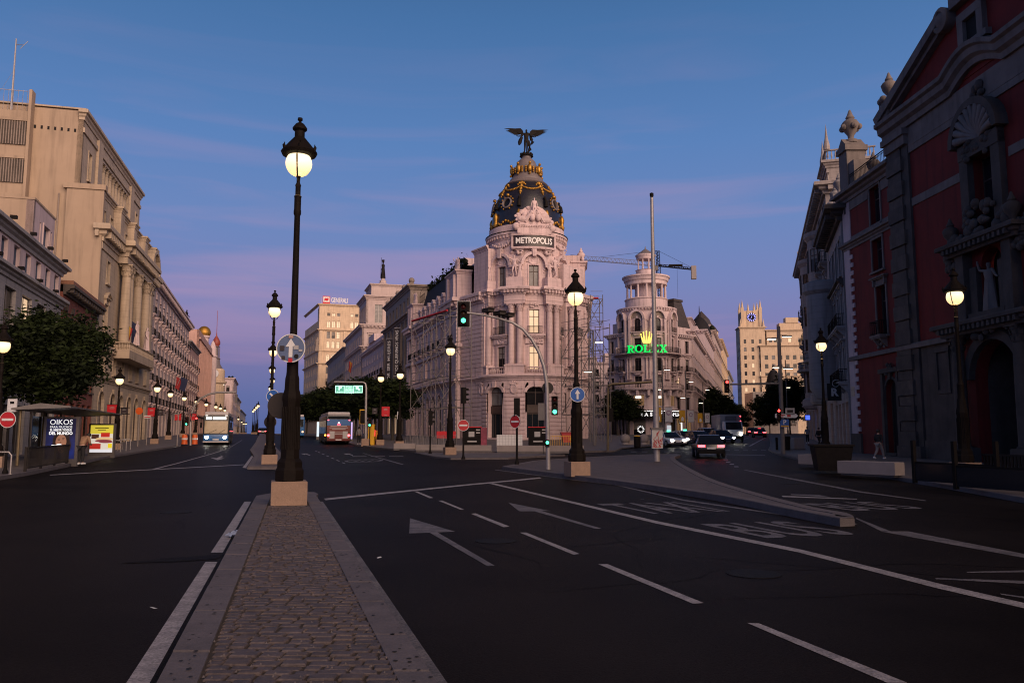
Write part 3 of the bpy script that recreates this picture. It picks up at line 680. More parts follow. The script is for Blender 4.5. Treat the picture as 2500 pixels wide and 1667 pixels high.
def column(b, x, y, z0, z1, r, n=14, cap='cor', square=False):
 H = z1 - z0; ch = min(r * 2.5, H * .16) if cap == 'cor' else r * .9
 if square:
  b.box(x - r, x + r, y - r, y + r, z0 + .4 * r, z1 - ch); b.box(x - r * 1.2, x + r * 1.2, y - r * 1.2, y + r * 1.2, z0, z0 + .42 * r)
 else:
  b.box(x - r * 1.35, x + r * 1.35, y - r * 1.35, y + r * 1.35, z0, z0 + .22 * r)
  b.lathe([(r * q, z0 + .2 * r + t * r) for q, t in COLP] + [(r, z0 + H * .12), (r * .99, z0 + H * .35), (r * .93, z0 + H * .7), (r * .85, z1 - ch - .05 * r), (r * .96, z1 - ch), (r * .86, z1 - ch + .02)], n, (x, y), cap=False)
 if cap == 'cor':
  if square: b.box(x - r * 1.05, x + r * 1.05, y - r * 1.05, y + r * 1.05, z1 - ch + .02, z1 - .2 * r)
  else: b.lathe([(r * .86, z1 - ch), (r * .9, z1 - ch * .5), (r * 1.2, z1 - .22 * r)], n, (x, y), cap=False)
  for ring, (zz, rr, s) in enumerate(((z1 - ch * .92, .98, .30), (z1 - ch * .55, 1.08, .32))):
   for i in range(8):
    a = TAU * (i + ring * .5) / 8; cx, cy = x + rr * r * math.cos(a), y + rr * r * math.sin(a); o = b.M; m = Matrix.Translation((cx, cy, zz)) @ Matrix.Rotation(a, 4, 'Z')
    b.M = m if o is None else o @ m; q = r * s
    b.add([(0, -q, 0), (0, q, 0), (q * .6, q * .8, ch * .3), (q * .6, -q * .8, ch * .3), (q * 1.3, 0, ch * .22)], [(0, 1, 2, 3), (3, 2, 4)]); b.M = o
  for sx in (-1, 1):
   for sy in (-1, 1): b.sphere((x + sx * r * 1.05, y + sy * r * 1.05, z1 - .36 * r), r * .24, 6, 4)
 else: b.lathe([(r * .86, z1 - ch), (r * 1.2, z1 - .3 * r)], n, (x, y), cap=False)
 b.box(x - r * 1.35, x + r * 1.35, y - r * 1.35, y + r * 1.35, z1 - .22 * r, z1)

def add_window(root, mtx, w, h, arch=0, win='cas', frame='wood', pane='glass', sur=None, sm='pink', bal=None, lit=0., bw=None, back=.24, bm=None):
 pn = pane
 if random.random() < lit: pn = 'lit'
 elif pane == 'glass': q_ = random.random(); pn = 'curtain' if q_ < .16 else ('half' if q_ < .36 else ('lit' if q_ > .985 else 'glass'))
 fr, pa = window_meshes(w, h, arch, win, frame, pn)
 o = put('window', fr, root, mtx=mtx @ T(0, back, 0)); put('pane', pa, o)
 if sur: put('surround', surround_mesh(sur, w, h, arch, sm), o, mtx=T(0, -back, 0))
 if bal:
  s, r = balcony_meshes(bal, bw or w + .8, bm or sm); bo = put('balcony', s, root, mtx=mtx); put('railing', r, bo)
 return o
def facade(root, Mx, W, z0, z1, wm, floors, th=.3, name='wall', sm=None, ret=.5):
 ops = []; wins = []
 for f in floors:
  w = f['w']; mg = f.get('mg', W / (2 * f['n']) if 'n' in f else 0)
  xs = f.get('xs') or ([W / 2] if f['n'] == 1 else [mg + (W - 2 * mg) * i / (f['n'] - 1) for i in range(f['n'])])
  for x in xs:
   ops.append((x - w / 2, x + w / 2, f['z'], f['z'] + f['h'], f.get('arch', 0))); wins.append((x, f))
 b = MB(); wall(b, W, z0, z1, ops, th, ret=ret); put(name, b.mesh(name, M[wm], 0), root, mtx=Mx)
 for x, f in wins:
  if f.get('open'): continue
  add_window(root, Mx @ T(x, 0, f['z']), f['w'], f['h'], f.get('arch', 0), f.get('win', 'cas'), f.get('frame', 'wood'), f.get('pane', 'glass'), f.get('sur'), f.get('sm', sm or wm), f.get('bal'), f.get('lit', 0.), f.get('bw'), th * .75, f.get('bm'))
 return wins
def bldg(name, label, p0, p1, cat='building'):
 d = Vector(p1) - Vector(p0); z = min(gz(p0[1]), gz(p1[1]))
 return thing(name, label, cat, (p0[0], p0[1], z), math.atan2(d.y, d.x)), d.length
def body(root, W, D, z1, m, y0=.45, x0=.015, name='body'):
 part(name, lambda b: b.box(x0, W - x0, y0, D, -.6, z1), M[m], root, 0)
I4 = Matrix.Identity(4)
def side(root, x, z0, z1, D, m, floors=(), flip=False):
 """side wall: faces -x at x=0 side (travel from back to front)"""
 mt = T(x, D, 0, -math.pi / 2) if not flip else T(x, 0, 0, math.pi / 2)
 facade(root, mt, D, z0, z1, m, list(floors), name='side_wall', ret=.4)

# ---------------------------------------------------------------- stone and bronze figures
def person_joints(h=1.75, pose='stand'):
 k = h / 1.75
 J = {'pelvis': ((0, 0, .95), (.15, .11)), 'belly': ((0, 0, 1.12), (.14, .10)), 'chest': ((0, -.01, 1.32), (.17, .115)), 'neckb': ((0, 0, 1.47), (.075, .07)), 'neck': ((0, -.01, 1.54), (.055, .055)), 'head': ((0, -.02, 1.64), (.085, .10)), 'crown': ((0, -.01, 1.73), (.06, .075)),
  'shl': ((-.18, 0, 1.43), (.075, .07)), 'ell': ((-.25, .02, 1.16), (.05, .05)), 'wrl': ((-.24, -.08, .92), (.036, .036)), 'hal': ((-.24, -.11, .83), (.045, .025)),
  'shr': ((.18, 0, 1.43), (.075, .07)), 'elr': ((.25, .02, 1.16), (.05, .05)), 'wrr': ((.24, -.08, .92), (.036, .036)), 'har': ((.24, -.11, .83), (.045, .025)),
  'hpl': ((-.09, 0, .88), (.10, .10)), 'knl': ((-.10, -.02, .50), (.065, .068)), 'anl': ((-.11, .02, .09), (.042, .045)), 'tol': ((-.12, -.16, .035), (.045, .03)),
  'hpr': ((.09, 0, .88), (.10, .10)), 'knr': ((.10, -.02, .50), (.065, .068)), 'anr': ((.11, .02, .09), (.042, .045)), 'tor': ((.12, -.16, .035), (.045, .03))}
 P = {}
 if pose == 'walk': P = {'knl': (-.09, -.2, .52), 'anl': (-.10, -.28, .10), 'tol': (-.10, -.46, .06), 'knr': (.09, .06, .50), 'anr': (.10, .34, .16), 'tor': (.10, .22, .03), 'wrl': (-.26, .16, .95), 'hal': (-.26, .18, .87), 'wrr': (.25, -.22, .98), 'har': (.24, -.28, .92)}
 if pose == 'bow': P = {'belly': (0, -.06, 1.12), 'chest': (0, -.20, 1.28), 'neckb': (0, -.31, 1.38), 'neck': (0, -.37, 1.42), 'head': (0, -.46, 1.44), 'crown': (0, -.50, 1.52), 'shl': (-.18, -.25, 1.36), 'shr': (.18, -.25, 1.36), 'ell': (-.27, -.24, 1.08), 'elr': (.27, -.24, 1.08), 'wrl': (-.2, -.42, .98), 'wrr': (.2, -.42, .98), 'hal': (-.16, -.5, 1.0), 'har': (.16, -.5, 1.0)}
 if pose == 'reach': P = {'ell': (-.42, -.08, 1.50), 'wrl': (-.40, -.16, 1.76), 'hal': (-.38, -.18, 1.84), 'elr': (.40, -.05, 1.20), 'wrr': (.58, -.12, 1.12), 'har': (.66, -.14, 1.10), 'knl': (-.14, -.12, .52), 'anr': (.20, .06, .09), 'tor': (.24, -.10, .04)}
 if pose == 'orant': P = {'ell': (-.34, -.06, 1.25), 'wrl': (-.58, -.12, 1.20), 'hal': (-.70, -.13, 1.27), 'elr': (.34, -.06, 1.22), 'wrr': (.58, -.12, 1.14), 'har': (.70, -.13, 1.22), 'knr': (.05, -.04, .50), 'anr': (.02, .06, .10), 'tor': (.03, -.10, .04), 'anl': (-.13, -.04, .09), 'tol': (-.15, -.2, .035)}
 for n, v in P.items(): J[n] = (v, J[n][1])
 return {n: (tuple(c * k for c in v), tuple(r * k for r in (q if isinstance(q, tuple) else (q, q)))) for n, (v, q) in J.items()}
BONES = [('pelvis', 'belly'), ('belly', 'chest'), ('chest', 'neckb'), ('neckb', 'neck'), ('neck', 'head'), ('head', 'crown'), ('chest', 'shl'), ('shl', 'ell'), ('ell', 'wrl'), ('wrl', 'hal'), ('chest', 'shr'), ('shr', 'elr'), ('elr', 'wrr'), ('wrr', 'har'),
  ('pelvis', 'hpl'), ('hpl', 'knl'), ('knl', 'anl'), ('anl', 'tol'), ('pelvis', 'hpr'), ('hpr', 'knr'), ('knr', 'anr'), ('anr', 'tor')]
FIG = {}
def fig(pose, m, h=1.75):
 k = (pose, m, h)
 if k not in FIG: FIG[k] = figure_mesh('figure', person_joints(h, pose), BONES, M[m], 1)
 return FIG[k]
ROBE = {}
def robe(m, h=1.75, seed=0):
 """falling drapery with folds, from the chest to the ground"""
 k = (m, h, seed)
 if k in ROBE: return ROBE[k]
 rng = random.Random(seed); b = MB(); n = 22; ph = [rng.uniform(0, 6) for _ in range(3)]; vs = []
 rows = [(0, .27), (.15, .255), (.45, .23), (.75, .20), (.98, .185), (1.15, .165), (1.32, .20), (1.42, .19), (1.47, .11)]
 for z, r in rows:
  f = max(0, 1 - z / 1.4)
  for i in range(n):
   a = TAU * i / n; q = r * (1 + f * .20 * math.sin(6 * a + ph[0] + z * 1.2) + .07 * math.sin(11 * a + ph[1])); vs.append((q * math.cos(a) * h / 1.75, q * .8 * math.sin(a) * h / 1.75 , z * h / 1.75))
 b.add(vs, [(j * n + i, j * n + (i + 1) % n, (j + 1) * n + (i + 1) % n, (j + 1) * n + i) for j in range(len(rows) - 1) for i in range(n)] + [tuple(range(n))[::-1]])
 ROBE[k] = b.mesh('drapery', M[m], 60); return ROBE[k]
def statue(parent, mtx, m='pink', h=2.4, pose='stand', rob=True, seed=0, name='statue'):
 o = put(name, fig(pose, m, 1.75), parent, mtx=mtx @ Matrix.Scale(h / 1.75, 4))
 if rob: put('drapery', robe(m, 1.75, seed), o)
 return o
def urn(b, x, y, z, s=1., n=10): b.lathe([(r * s, z + t * s) for r, t in ((.28, 0), (.28, .12), (.12, .2), (.14, .34), (.34, .62), (.40, .85), (.30, 1.0), (.16, 1.08), (.20, 1.15), (.12, 1.3), (.05, 1.5), (0, 1.55))], n, (x, y))
def carving(b, x0, x1, z0, z1, y=-.02, n=22, s=.16, seed=0, fm=None):
 """lumpy relief carving: garlands, cartouches and leafwork"""
 rng = random.Random(seed)
 for i in range(n):
  x, z = rng.uniform(x0, x1), rng.uniform(z0, z1); r = s * rng.uniform(.5, 1.2); p = (x, y, z) if fm is None else fm(x, -y, z)
  b.sphere(p, (r, r * .7 if fm is None else r, r * rng.uniform(.6, 1.1)), 7, 5)
def garland(b, p0, p1, sag, r=.12, n=9, out=0.):
 p0, p1 = Vector(p0), Vector(p1)
 for i in range(n + 1):
  t = i / n; p = p0.lerp(p1, t); p.z -= sag * 4 * t * (1 - t); rr = r * (.7 + .5 * math.sin(math.pi * t)); b.sphere(p, rr, 6, 4)

# ================================================================ buildings along the avenue, tree side
FL = lambda y: (-16.5 - .30 * y, y)
# grey block with dark glazing
r, w = bldg('grey_office_block', 'grey stone block with blue shutters and dark glazing behind the big street tree', FL(38), FL(62.6))
facade(r, I4, w, -.5, 11.7, 'greyst', [dict(z=4.6, h=6.2, w=2.3, n=7, win='grid', frame='greymetal', pane='glass'), dict(z=.3, h=3.2, w=2.4, n=7, win='tri', frame='greymetal')])
facade(r, T(0, .15, 0), w, 11.7, 14.1, 'whiteren', [dict(z=12.15, h=1.6, w=1.3, n=10, win='none', frame='shutter', pane='shutter')])
part('cornice', lambda b: (cornice(b, [(0, 0), (w, 0), (w, 3)], 11.3, .7, .5), cornice(b, [(0, .15), (w, .15), (w, 3)], 13.9, .8, .6), b.box(0, w, .3, .7, 14.7, 15.2)), M['greyst'], r, 0)
for i in range(11):
 part('spotlight', lambda b: (b.cbox((0, -.45, .12), .28, .36, .2), b.tube([(0, 0, 0), (0, -.4, .05)], .03, 5)), M['iron'], r, mtx=T(2.2 * i + 2, 0, 12.0 if i % 2 else 14.75))
body(r, w, 16, 14.0, 'whiteren')
# setback beige annexe
r, w = bldg('beige_annexe', 'beige setback block with small window rising behind the grey stone block', (FL(57.2)[0] - 1.0, 57.2), (FL(62.9)[0] - 1.0, 62.9))
facade(r, I4, w, 0, 18.4, 'whiteren', [dict(z=14.2, h=3.0, w=1.7, xs=[3.6], frame='shutter', pane='shutter', win='none', sur='flat'), dict(z=14.2, h=3.0, w=.35, xs=[1.9, 5.1], frame='shutter', pane='shutter', win='none')])
side(r, 0, 0, 18.4, 12, 'cream', [dict(z=16.0, h=1.15, w=1.35, xs=[8.7], sur='sill')])
body(r, w, 12, 18.3, 'cream', x0=.45); part('parapet', lambda b: (b.box(-.06, w + .06, -.06, 1.2, 18.4, 18.55), b.box(-.06, 1.5, 1.2, 12, 18.4, 18.55), b.box(0, 1.6, 3, 12, 18.55, 19.4)), M['cream'], r, 0)
# low dark red brick house
r, w = bldg('red_brick_house', 'low dark red brick house with bracketed cornice between grey block and tall beige bank', FL(62.9), FL(75.6))
facade(r, I4, w, -.5, 12.6, 'redbrick', [dict(z=9.2, h=2.1, w=1.0, n=6, arch=.5, sur='arch', sm='darkst'), dict(z=5.2, h=2.6, w=1.1, n=6, sur='flat', sm='darkst'), dict(z=.4, h=3.6, w=1.5, n=6)])
part('cornice', lambda b: cornice(b, [(0, 0), (w, 0)], 12.4, .8, .8, .9, .4), M['darkst'], r, 0); body(r, w, 14, 12.6, 'redbrick'); part('roof', lambda b: b.prism([(0, 13.2), (w, 13.2), (w, 13.5), (0, 13.5)], -.7, 14), M['tile'], r, 0)

# tall beige bank
r, w = bldg('beige_bank', 'tall beige bank with columned front, blank gable wall and upper colonnade', (-39.3, 75.9), (-46.2, 103))
xs6 = [3.2, 8.0, 11.9, 16.0, 20.0, 24.8]
facade(r, I4, w, -.5, 20.2, 'tan', [dict(z=16.0, h=2.2, w=1.2, xs=[3.2, 24.8], sur='flat', win='cas'), dict(z=11.2, h=2.7, w=1.3, xs=[3.2, 24.8], sur='ped'), dict(z=10.9, h=5.2, w=1.7, xs=[11.9, 16.0], sur='flat', win='grid'),
  dict(z=7.3, h=1.7, w=1.3, xs=xs6, sur='flat'), dict(z=.4, h=5.0, w=2.3, xs=xs6, arch=1.15, sur='arch', win='cas', pane='glass')])
pth = [(0, .6), (0, 0), (7.0, 0), (7.0, -.9), (21.0, -.9), (21.0, 0), (w, 0), (w, 4)]
part('cornice', lambda b: (cornice(b, pth, 19.6, 1.6, .9, .7, .45), band(b, pth, 18.9, .7, .12)), M['tan'], r, 0)
part('string_course', lambda b: (cornice(b, [(0, .4), (0, 0), (w, 0)], 9.2, .6, .45, .5), cornice(b, [(0, .4), (0, 0), (w, 0)], 6.3, .5, .35)), M['tan'], r, 0)
for x in (8.0, 9.3, 13.9, 18.7, 20.0): part('column', lambda b: (column(b, 0, 0, 10.6, 18.9, .5), b.box(-.75, .75, -.75, .75, 9.8, 10.6)), M['tan'], r, mtx=T(x, -.75, 0))
part('terrace', lambda b: (b.box(7, 21, -1.6, 0, 9.0, 9.8), balustrade(b, [(7.1, -.2), (7.1, -1.5), (20.9, -1.5), (20.9, -.2)], 9.8, .9)), M['tan'], r, 0)
for i, x in enumerate((10.6, 16.4)): statue(r, T(x, -1.5, 10.7, 0), 'whiteren', 2.7, 'stand', True, i)
# attic and upper block
facade(r, T(0, .5, 0), w, 20.2, 24.6, 'tan', [dict(z=21.6, h=1.6, w=1.1, xs=[2.4, 5.6, 9.3, 12.6, 15.8, 19.2, 22.6, 25.8], sur='flat')])
for x in (7.4, 14.1, 20.6, 26.8): part('attic_pier', lambda b: (b.box(x - .8, x + .8, -.2, .9, 21.2, 24.3), cornice(b, [(x - .8, .9), (x - .8, -.2), (x + .8, -.2), (x + .8, .9)], 24.2, .6, .25)), M['tan'], r, 0)
part('pediment', lambda b: (b.prism([(x + 24.2, z) for x, z in arc_pts(4.6, 21.2, 2.4)], -.5, .6), [b.prism([(24.2 + p[0], p[1]) for p in (o, o2, i2, i1)], -.9, .6) for o, o2, i1, i2 in zip(arc_pts(5.4, 21.2, 2.9)[:-1], arc_pts(5.4, 21.2, 2.9)[1:], arc_pts(4.6, 21.2, 2.4)[:-1], arc_pts(4.6, 21.2, 2.4)[1:])]), M['tan'], r, 0)
part('cornice', lambda b: cornice(b, [(0, 1), (0, .5), (w, .5)], 24.4, .6, .35), M['tan'], r, 0)
facade(r, T(0, 2.2, 0), w, 24.6, 32.3, 'tan', [dict(z=26.2, h=2.8, w=1.1, xs=[3.0, 26.0], sur='flat'), dict(z=25.6, h=4.3, w=13.6, xs=[14.2], open=True)], th=1.1)
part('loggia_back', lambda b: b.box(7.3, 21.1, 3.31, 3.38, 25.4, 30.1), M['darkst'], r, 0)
for i in range(9): part('column', lambda b: column(b, 0, 0, 25.6, 29.9, .27, 10), M['tan'], r, mtx=T(8.2 + i * 1.5, 2.55, 0))
part('cornice', lambda b: (cornice(b, [(0, 2.6), (0, 2.2), (w, 2.2), (w, 9)], 31.4, 1.0, .45), band(b, [(0, 2.2), (w, 2.2)], 30.2, .5, .15), b.box(5.3, 7.0, 1.95, 2.4, 24.7, 31.3), b.box(21.3, 23.0, 1.95, 2.4, 24.7, 31.3)), M['tan'], r, 0)
side(r, 0, -.5, 24.6, 22, 'cream'); facade(r, T(0, 22, 0, -math.pi / 2), 19.8, 24.6, 32.3, 'cream', [], name='gable_wall', ret=.4)
part('body', lambda b: (b.box(.4, w, .9, 22, -.5, 24.5), b.box(.4, w - .01, 3.4, 22, 24.5, 32.2)), M['cream'], r, 0)
part('gable_pier', lambda b: (b.box(-.35, 0, -.05, 3.2, -.4, 24.5), b.box(-.5, .3, -.2, 3.5, 24.5, 25.0)), M['cream'], r, 0)
part('drain_pipe', lambda b: b.tube([(-.12, 3.9, 24), (-.12, 3.95, 2)], .07, 6), M['brownst'], r)
for i in range(9): part('vent_hole', lambda b: b.box(-.03, .0, -.09, .09, -.16, .16), M['black'], r, mtx=T(0, 2.9 + i * .58, 30.3 + i * .01))
# louvred stair tower at the gable's end
part('stair_tower', lambda b: (b.box(-1.0, 0, 6.5, 6.75, -.4, 33.6), b.box(-.85, .2, 6.75, 20, -.4, 31.5)), M['cream'], r, 0)
for k in range(4):
 z = 17.2 + k * 3.65
 part('louvre_panel', lambda b: b.box(-.95, -.86, 6.8, 20, 0, 2.2), M['darkst'], r, mtx=T(0, 0, z))
 part('ledge', lambda b: b.box(-1.05, -.8, 6.76, 20, 2.3, 2.6), M['cream'], r, mtx=T(0, 0, z))
 part('slats', lambda b: [b.box(-1.05, -.97, 6.85 + i * .22, 6.93 + i * .22, 0, 2.25) for i in range(42)], M['brownst'], r, 0, mtx=T(0, 0, z))
part('roof_railing', lambda b: (b.tube([(-.9, 6.9, 33.4), (-.9, 20, 33.4)], .03, 5), [b.tube([(-.9, 6.9 + i * .4, 31.5), (-.9, 6.9 + i * .4, 33.5)], .02, 4) for i in range(28)]), M['steel'], r)
part('antenna', lambda b: (b.tube([(-.6, 8.3, 31.5), (-.6, 8.3, 38.6)], [.11, .06], 6), b.tube([(-.6, 8.3, 38), (-1.2, 7.4, 37.8)], .035, 5), b.tube([(-1.2, 7.1, 38.2), (-1.2, 7.7, 37.4)], .03, 5), b.tube([(-.6, 8.3, 35.5), (-.9, 10, 31.5)], .012, 4)), M['steel'], r)
part('roof_edge', lambda b: b.box(-.15, w, 2.0, 22, 32.4, 32.55), M['tan'], r, 0)

# long house with rows of iron balconies
r, w = bldg('balcony_house', 'long pale house with five rows of small iron balconies beside the beige bank', (-47.4, 103.2), FL(161))
fl = [dict(z=z, h=2.2, w=1.05, n=14, sur='hood' if z < 17 else 'flat', bal='iron', bw=1.7, sm='whiteren') for z in (8.0, 11.1, 14.1, 17.1)] + [dict(z=19.8, h=.8, w=.8, n=14, sur='flat'), dict(z=5.0, h=2.3, w=1.1, n=14, sur='flat', bal='iron', bw=1.9), dict(z=.3, h=3.9, w=2.1, n=14, win='tri')]
facade(r, I4, w, -.5, 21.6, 'pinkst', fl, sm='whiteren')
part('cornice', lambda b: (cornice(b, [(0, 5), (0, 0), (w, 0), (w, 5)], 21.2, 1.2, 1.0, .8, .4), band(b, [(0, 0), (w, 0)], 4.5, .4, .2), b.box(0, w, 1.5, 14, 22.3, 23.1)), M['whiteren'], r, 0)
part('quoins', lambda b: [b.box(-.05, .9 if i % 2 else .6, -.07, .3, 5 + i * .55, 5.45 + i * .55) for i in range(29)], M['whiteren'], r, 0); body(r, w, 16, 21.6, 'tan')

# narrow house, plain pink block with runner statue
r, w = bldg('narrow_house', 'narrow grey house with iron balconies next to the long balcony house', FL(161.3), FL(184))
facade(r, I4, w, -.5, 18.2, 'pinkren', [dict(z=z, h=2.4, w=1.2, n=5, sur='flat', bal='iron', sm='whiteren', bw=1.9) for z in (6.0, 10.0, 14.0)] + [dict(z=.3, h=4, w=2.4, n=5)])
part('cornice', lambda b: cornice(b, [(0, 4), (0, 0), (w, 0)], 18, .9, .7), M['greyst'], r, 0); body(r, w, 14, 18.2, 'greyst'); part('attic', lambda b: b.box(.5, w - .4, 1.5, 12, 18.3, 20.8), M['slate'], r, 0)
r, w = bldg('pink_block', 'plain pinkish block with slim pilasters and a striding statue on its roof', FL(184.3), FL(228))
facade(r, I4, w, -.5, 24.0, 'pinkren', [dict(z=z, h=2.6, w=.9, n=16, win='plain') for z in (5, 9.2, 13.4, 17.6)] + [dict(z=.4, h=3.4, w=1.9, n=9)])
part('pilaster', lambda b: [b.box(x, x + .45, -.25, 0, 4.4, 22) for x in [i * w / 16 - .2 for i in range(1, 16)]] + [band(b, [(0, 0), (w, 0)], z, .4, .4) for z in (4.2, 8.4, 21.8)], M['pinkren'], r, 0)
side(r, 0, 17, 24, 14, 'pinkren'); body(r, w, 14, 23.8, 'pinkren', x0=.45)
part('plinth', lambda b: b.box(-.8, .8, -.8, .8, 0, 1.0), M['bronze'], r, 0, mtx=T(1.2, 3, 24)); statue(r, T(1.2, 3, 25.0, -.4), 'bronze', 3.6, 'walk', False)

# white tower with gilded ball dome
p = at(497, 850, 238); r = thing('golden_dome_tower', 'white corner tower topped by a golden ball dome', 'tower', (p.x, 238, gz(238)), rad(15))
part('shaft', lambda b: (b.box(-2.0, 2.0, -2.0, 2.0, 0, 25), b.lathe([(1.35, 25), (1.35, 28.2), (1.7, 28.4), (1.7, 28.9)], 14), cornice(b, [(-2, 2), (-2, -2), (2, -2), (2, 2)], 24.4, .8, .5), cornice(b, [(-2, 2), (-2, -2), (2, -2), (2, 2)], 18, .6, .4)), M['whiteren'], r)
part('dome', lambda b: b.lathe([(1.5, 28.8), (1.85, 29.4), (1.9, 30.0), (1.6, 30.9), (1.0, 31.5), (.4, 31.75), (0, 31.8)], 16), M['gold'], r, 60)
facade(r, T(2.02, -6, 0, math.pi / 2), 14, -.5, 21, 'whiteren', [dict(z=z, h=2.4, w=1.1, n=5, sur='flat') for z in (4.5, 8.2, 12, 15.8)])
part('wing', lambda b: b.box(-9, 1.9, 2.0, 9, 0, 20.8), M['whiteren'], r, 0)
part('side_turret', lambda b: (b.lathe([(1.2, 0), (1.2, 22), (1.5, 22.4), (1.0, 23), (.9, 25), (.5, 26.4), (0, 27.2)], 10, (3.0, -4.2))), M['whiteren'], r)
# clock corner with red onion spire
p = at(523, 960, 262); r = thing('clock_corner_house', 'ornate corner house with round clock, greenish spire and red onion top', 'building', (p.x, 262, gz(262)), rad(20))
part('corner_drum', lambda b: (b.lathe([(3.2, 0), (3.2, 16), (3.7, 16.4), (3.7, 17), (3.0, 17.2), (3.0, 20.5), (2.6, 21)], 16)), M['sand'], r)
part('clock', lambda b: (b.lathe([(1.3, -.1), (1.3, .1)], 18)), M['signwhite'], r, mtx=Matrix.Translation((-.2, -3.2, 19.3)) @ UPR)
part('clock_hand', lambda b: (b.box(-.06, .06, -3.4, -3.36, 19.3, 20.2), b.box(-.6, 0, -3.4, -3.36, 19.24, 19.36)), M['iron'], r, 0, loc=(-.2, 0, 0))
part('spire', lambda b: (b.lathe([(2.4, 21), (1.5, 22.5), (1.3, 24), (1.5, 24.3), (.9, 24.8), (.8, 28), (1.2, 28.2), (.7, 28.6)], 12), [b.tube([(1.1 * math.cos(a), 1.1 * math.sin(a), 24.3), (1.1 * math.cos(a), 1.1 * math.sin(a), 28.2)], .14, 6) for a in [i * TAU / 6 for i in range(6)]]), M['zinc'], r)
part('onion_dome', lambda b: (b.lathe([(.9, 28.4), (1.25, 29.2), (1.2, 30), (.7, 31), (.2, 31.8), (.09, 33), (.06, 40), (0, 40.2)], 12)), mat('red_dome_tiles', (.25, .045, .03), .5, .2, 2), r, 60)
p2 = T(2.2, -2.0, 0, rad(93))
facade(r, p2, 44, -.5, 16.6, 'sand', [dict(z=z, h=2.3, w=1.5, n=13, sur='flat') for z in (5, 8.4, 11.8)] + [dict(z=.4, h=3.4, w=2.4, n=11, pane='glass', lit=.15)])
part('cornice', lambda b: (cornice(b, [(0, 0), (44, 0)], 16.0, .9, .9, 1.2), balustrade(b, [(0, .4), (44, .4)], 16.9, 1.0, .5)), M['sand'], r, 0, mtx=p2)
part('light_strip', lambda b: [b.box(i * 1.2, i * 1.2 + .5, -.75, -.6, 15.7, 15.9) for i in range(26)], M['litwhite'], r, 0, mtx=p2)
part('attic', lambda b: (b.box(4, 42, 3, 12, 16.5, 21), b.box(0, 44, .5, 14, -.4, 16.5)), M['sand'], r, 0, mtx=p2)
for i, (y0, y1, h, m, lb) in enumerate(((306, 345, 20.5, 'whiteren', 'white house past the clock corner with planted roof'), (345.5, 400, 15, 'sand', 'low sandy house far down the avenue'), (400.5, 520, 11.5, 'greyst', 'low grey row closing the avenue near the crest'))):
 f2 = lambda y: (-12.0 - .305 * y, y)
 r, w = bldg('far_house', lb, f2(y0), f2(y1)); n = int(w / 4)
 facade(r, I4, w, -.5, h, m, [dict(z=4.2 + 3.4 * k, h=2.0, w=1.2, n=n, win='plain') for k in range(int((h - 4) / 3.4))] + [dict(z=.3, h=2.9, w=2, n=n, win='plain', lit=.2)])
 part('cornice', lambda b: cornice(b, [(0, 12), (0, 0), (w, 0)], h - .2, .8, .6), M[m], r, 0); side(r, 0, 0, h, 12, m, [dict(z=h - 4.5, h=2, w=1.2, n=3)]); body(r, w, 12, h - .1, m, x0=.45)
 part('roof_planting', lambda b: [b.sphere((random.uniform(0, w), random.uniform(.5, 3), h + .9), random.uniform(.4, .9), 6, 4) for _ in range(14)], M['leaf2'], r, loc=(0, 0, 0)) if i == 0 else None

# ================================================================ opposite side of the avenue
FR = lambda y: (-7.1 - .32 * (y - 108), y)
# dark classical block with tall pilasters
r, w = bldg('dark_pilaster_block', 'dark stone block with tall pilasters beyond the domed building', FR(169), FR(142.5))
facade(r, I4, w, -.5, 26.2, 'brownst', [dict(z=z, h=2.4, w=1.3, n=7, sur='flat') for z in (6.2, 10.0, 13.8, 17.6, 22.3)] + [dict(z=.3, h=4.6, w=2.3, n=7)])
[part('pilaster', lambda b: b.box(x - .4, x + .4, -.35, 0, 5.6, 21), M['brownst'], r, 0) for x in [w * i / 7 for i in range(8)]]
part('cornice', lambda b: (cornice(b, [(0, 4), (0, 0), (w, 0), (w, 4)], 20.8, 1.0, .9), cornice(b, [(0, 4), (0, 0), (w, 0), (w, 4)], 26, .9, .7), band(b, [(0, 0), (w, 0)], 5.1, .5, .4)), M['brownst'], r, 0)
[part('roof_ball', lambda b: (b.sphere((x, .3, 27.7), .55, 9, 6), b.box(x - .35, x + .35, -.05, .65, 26.9, 27.3)), M['brownst'], r) for x in (.6, 6.5, 13, 20, w - .6)]; body(r, w, 14, 26, 'brownst')
for i, (x, s, z0, z1) in enumerate(((12.0, 'POR SER MUJERES', 9.8, 18.8), (21.0, 'NOS QUEREMOS VIVAS', 11.0, 19.8))):
 bn = thing('wall_banner', ('long dark banner with white capital letters, farther of two on the pilaster block', 'long dark banner with white capital letters, nearer of two on the pilaster block')[i], 'banner', (r.matrix_basis @ Vector((x, -1.1, 0)))[:], 0, 'protest banners')
 bn.rotation_euler[2] = r.rotation_euler[2] + rad(90) - rad(18)
 part('cloth', lambda b: b.box(-.5, .5, -.03, .03, z0, z1), M['bannerdark'], bn, 0); part('rod', lambda b: (b.box(-.6, .6, -.05, .05, z1, z1 + .1), b.box(-.6, .6, -.05, .05, z0 - .1, z0)), M['steel'], bn, 0)
 me = text_mesh(s, .75, M['textwhite'], .01, .01); L_ = max(v.co.x for v in me.vertices) * 2
 put('lettering', me, bn, mtx=Matrix.Translation((0, -.05, (z0 + z1) / 2)) @ Matrix.Rotation(-math.pi / 2, 4, 'Y') @ UPR @ Matrix.Diagonal(((z1 - z0 - .8) / L_, 1, 1, 1)))
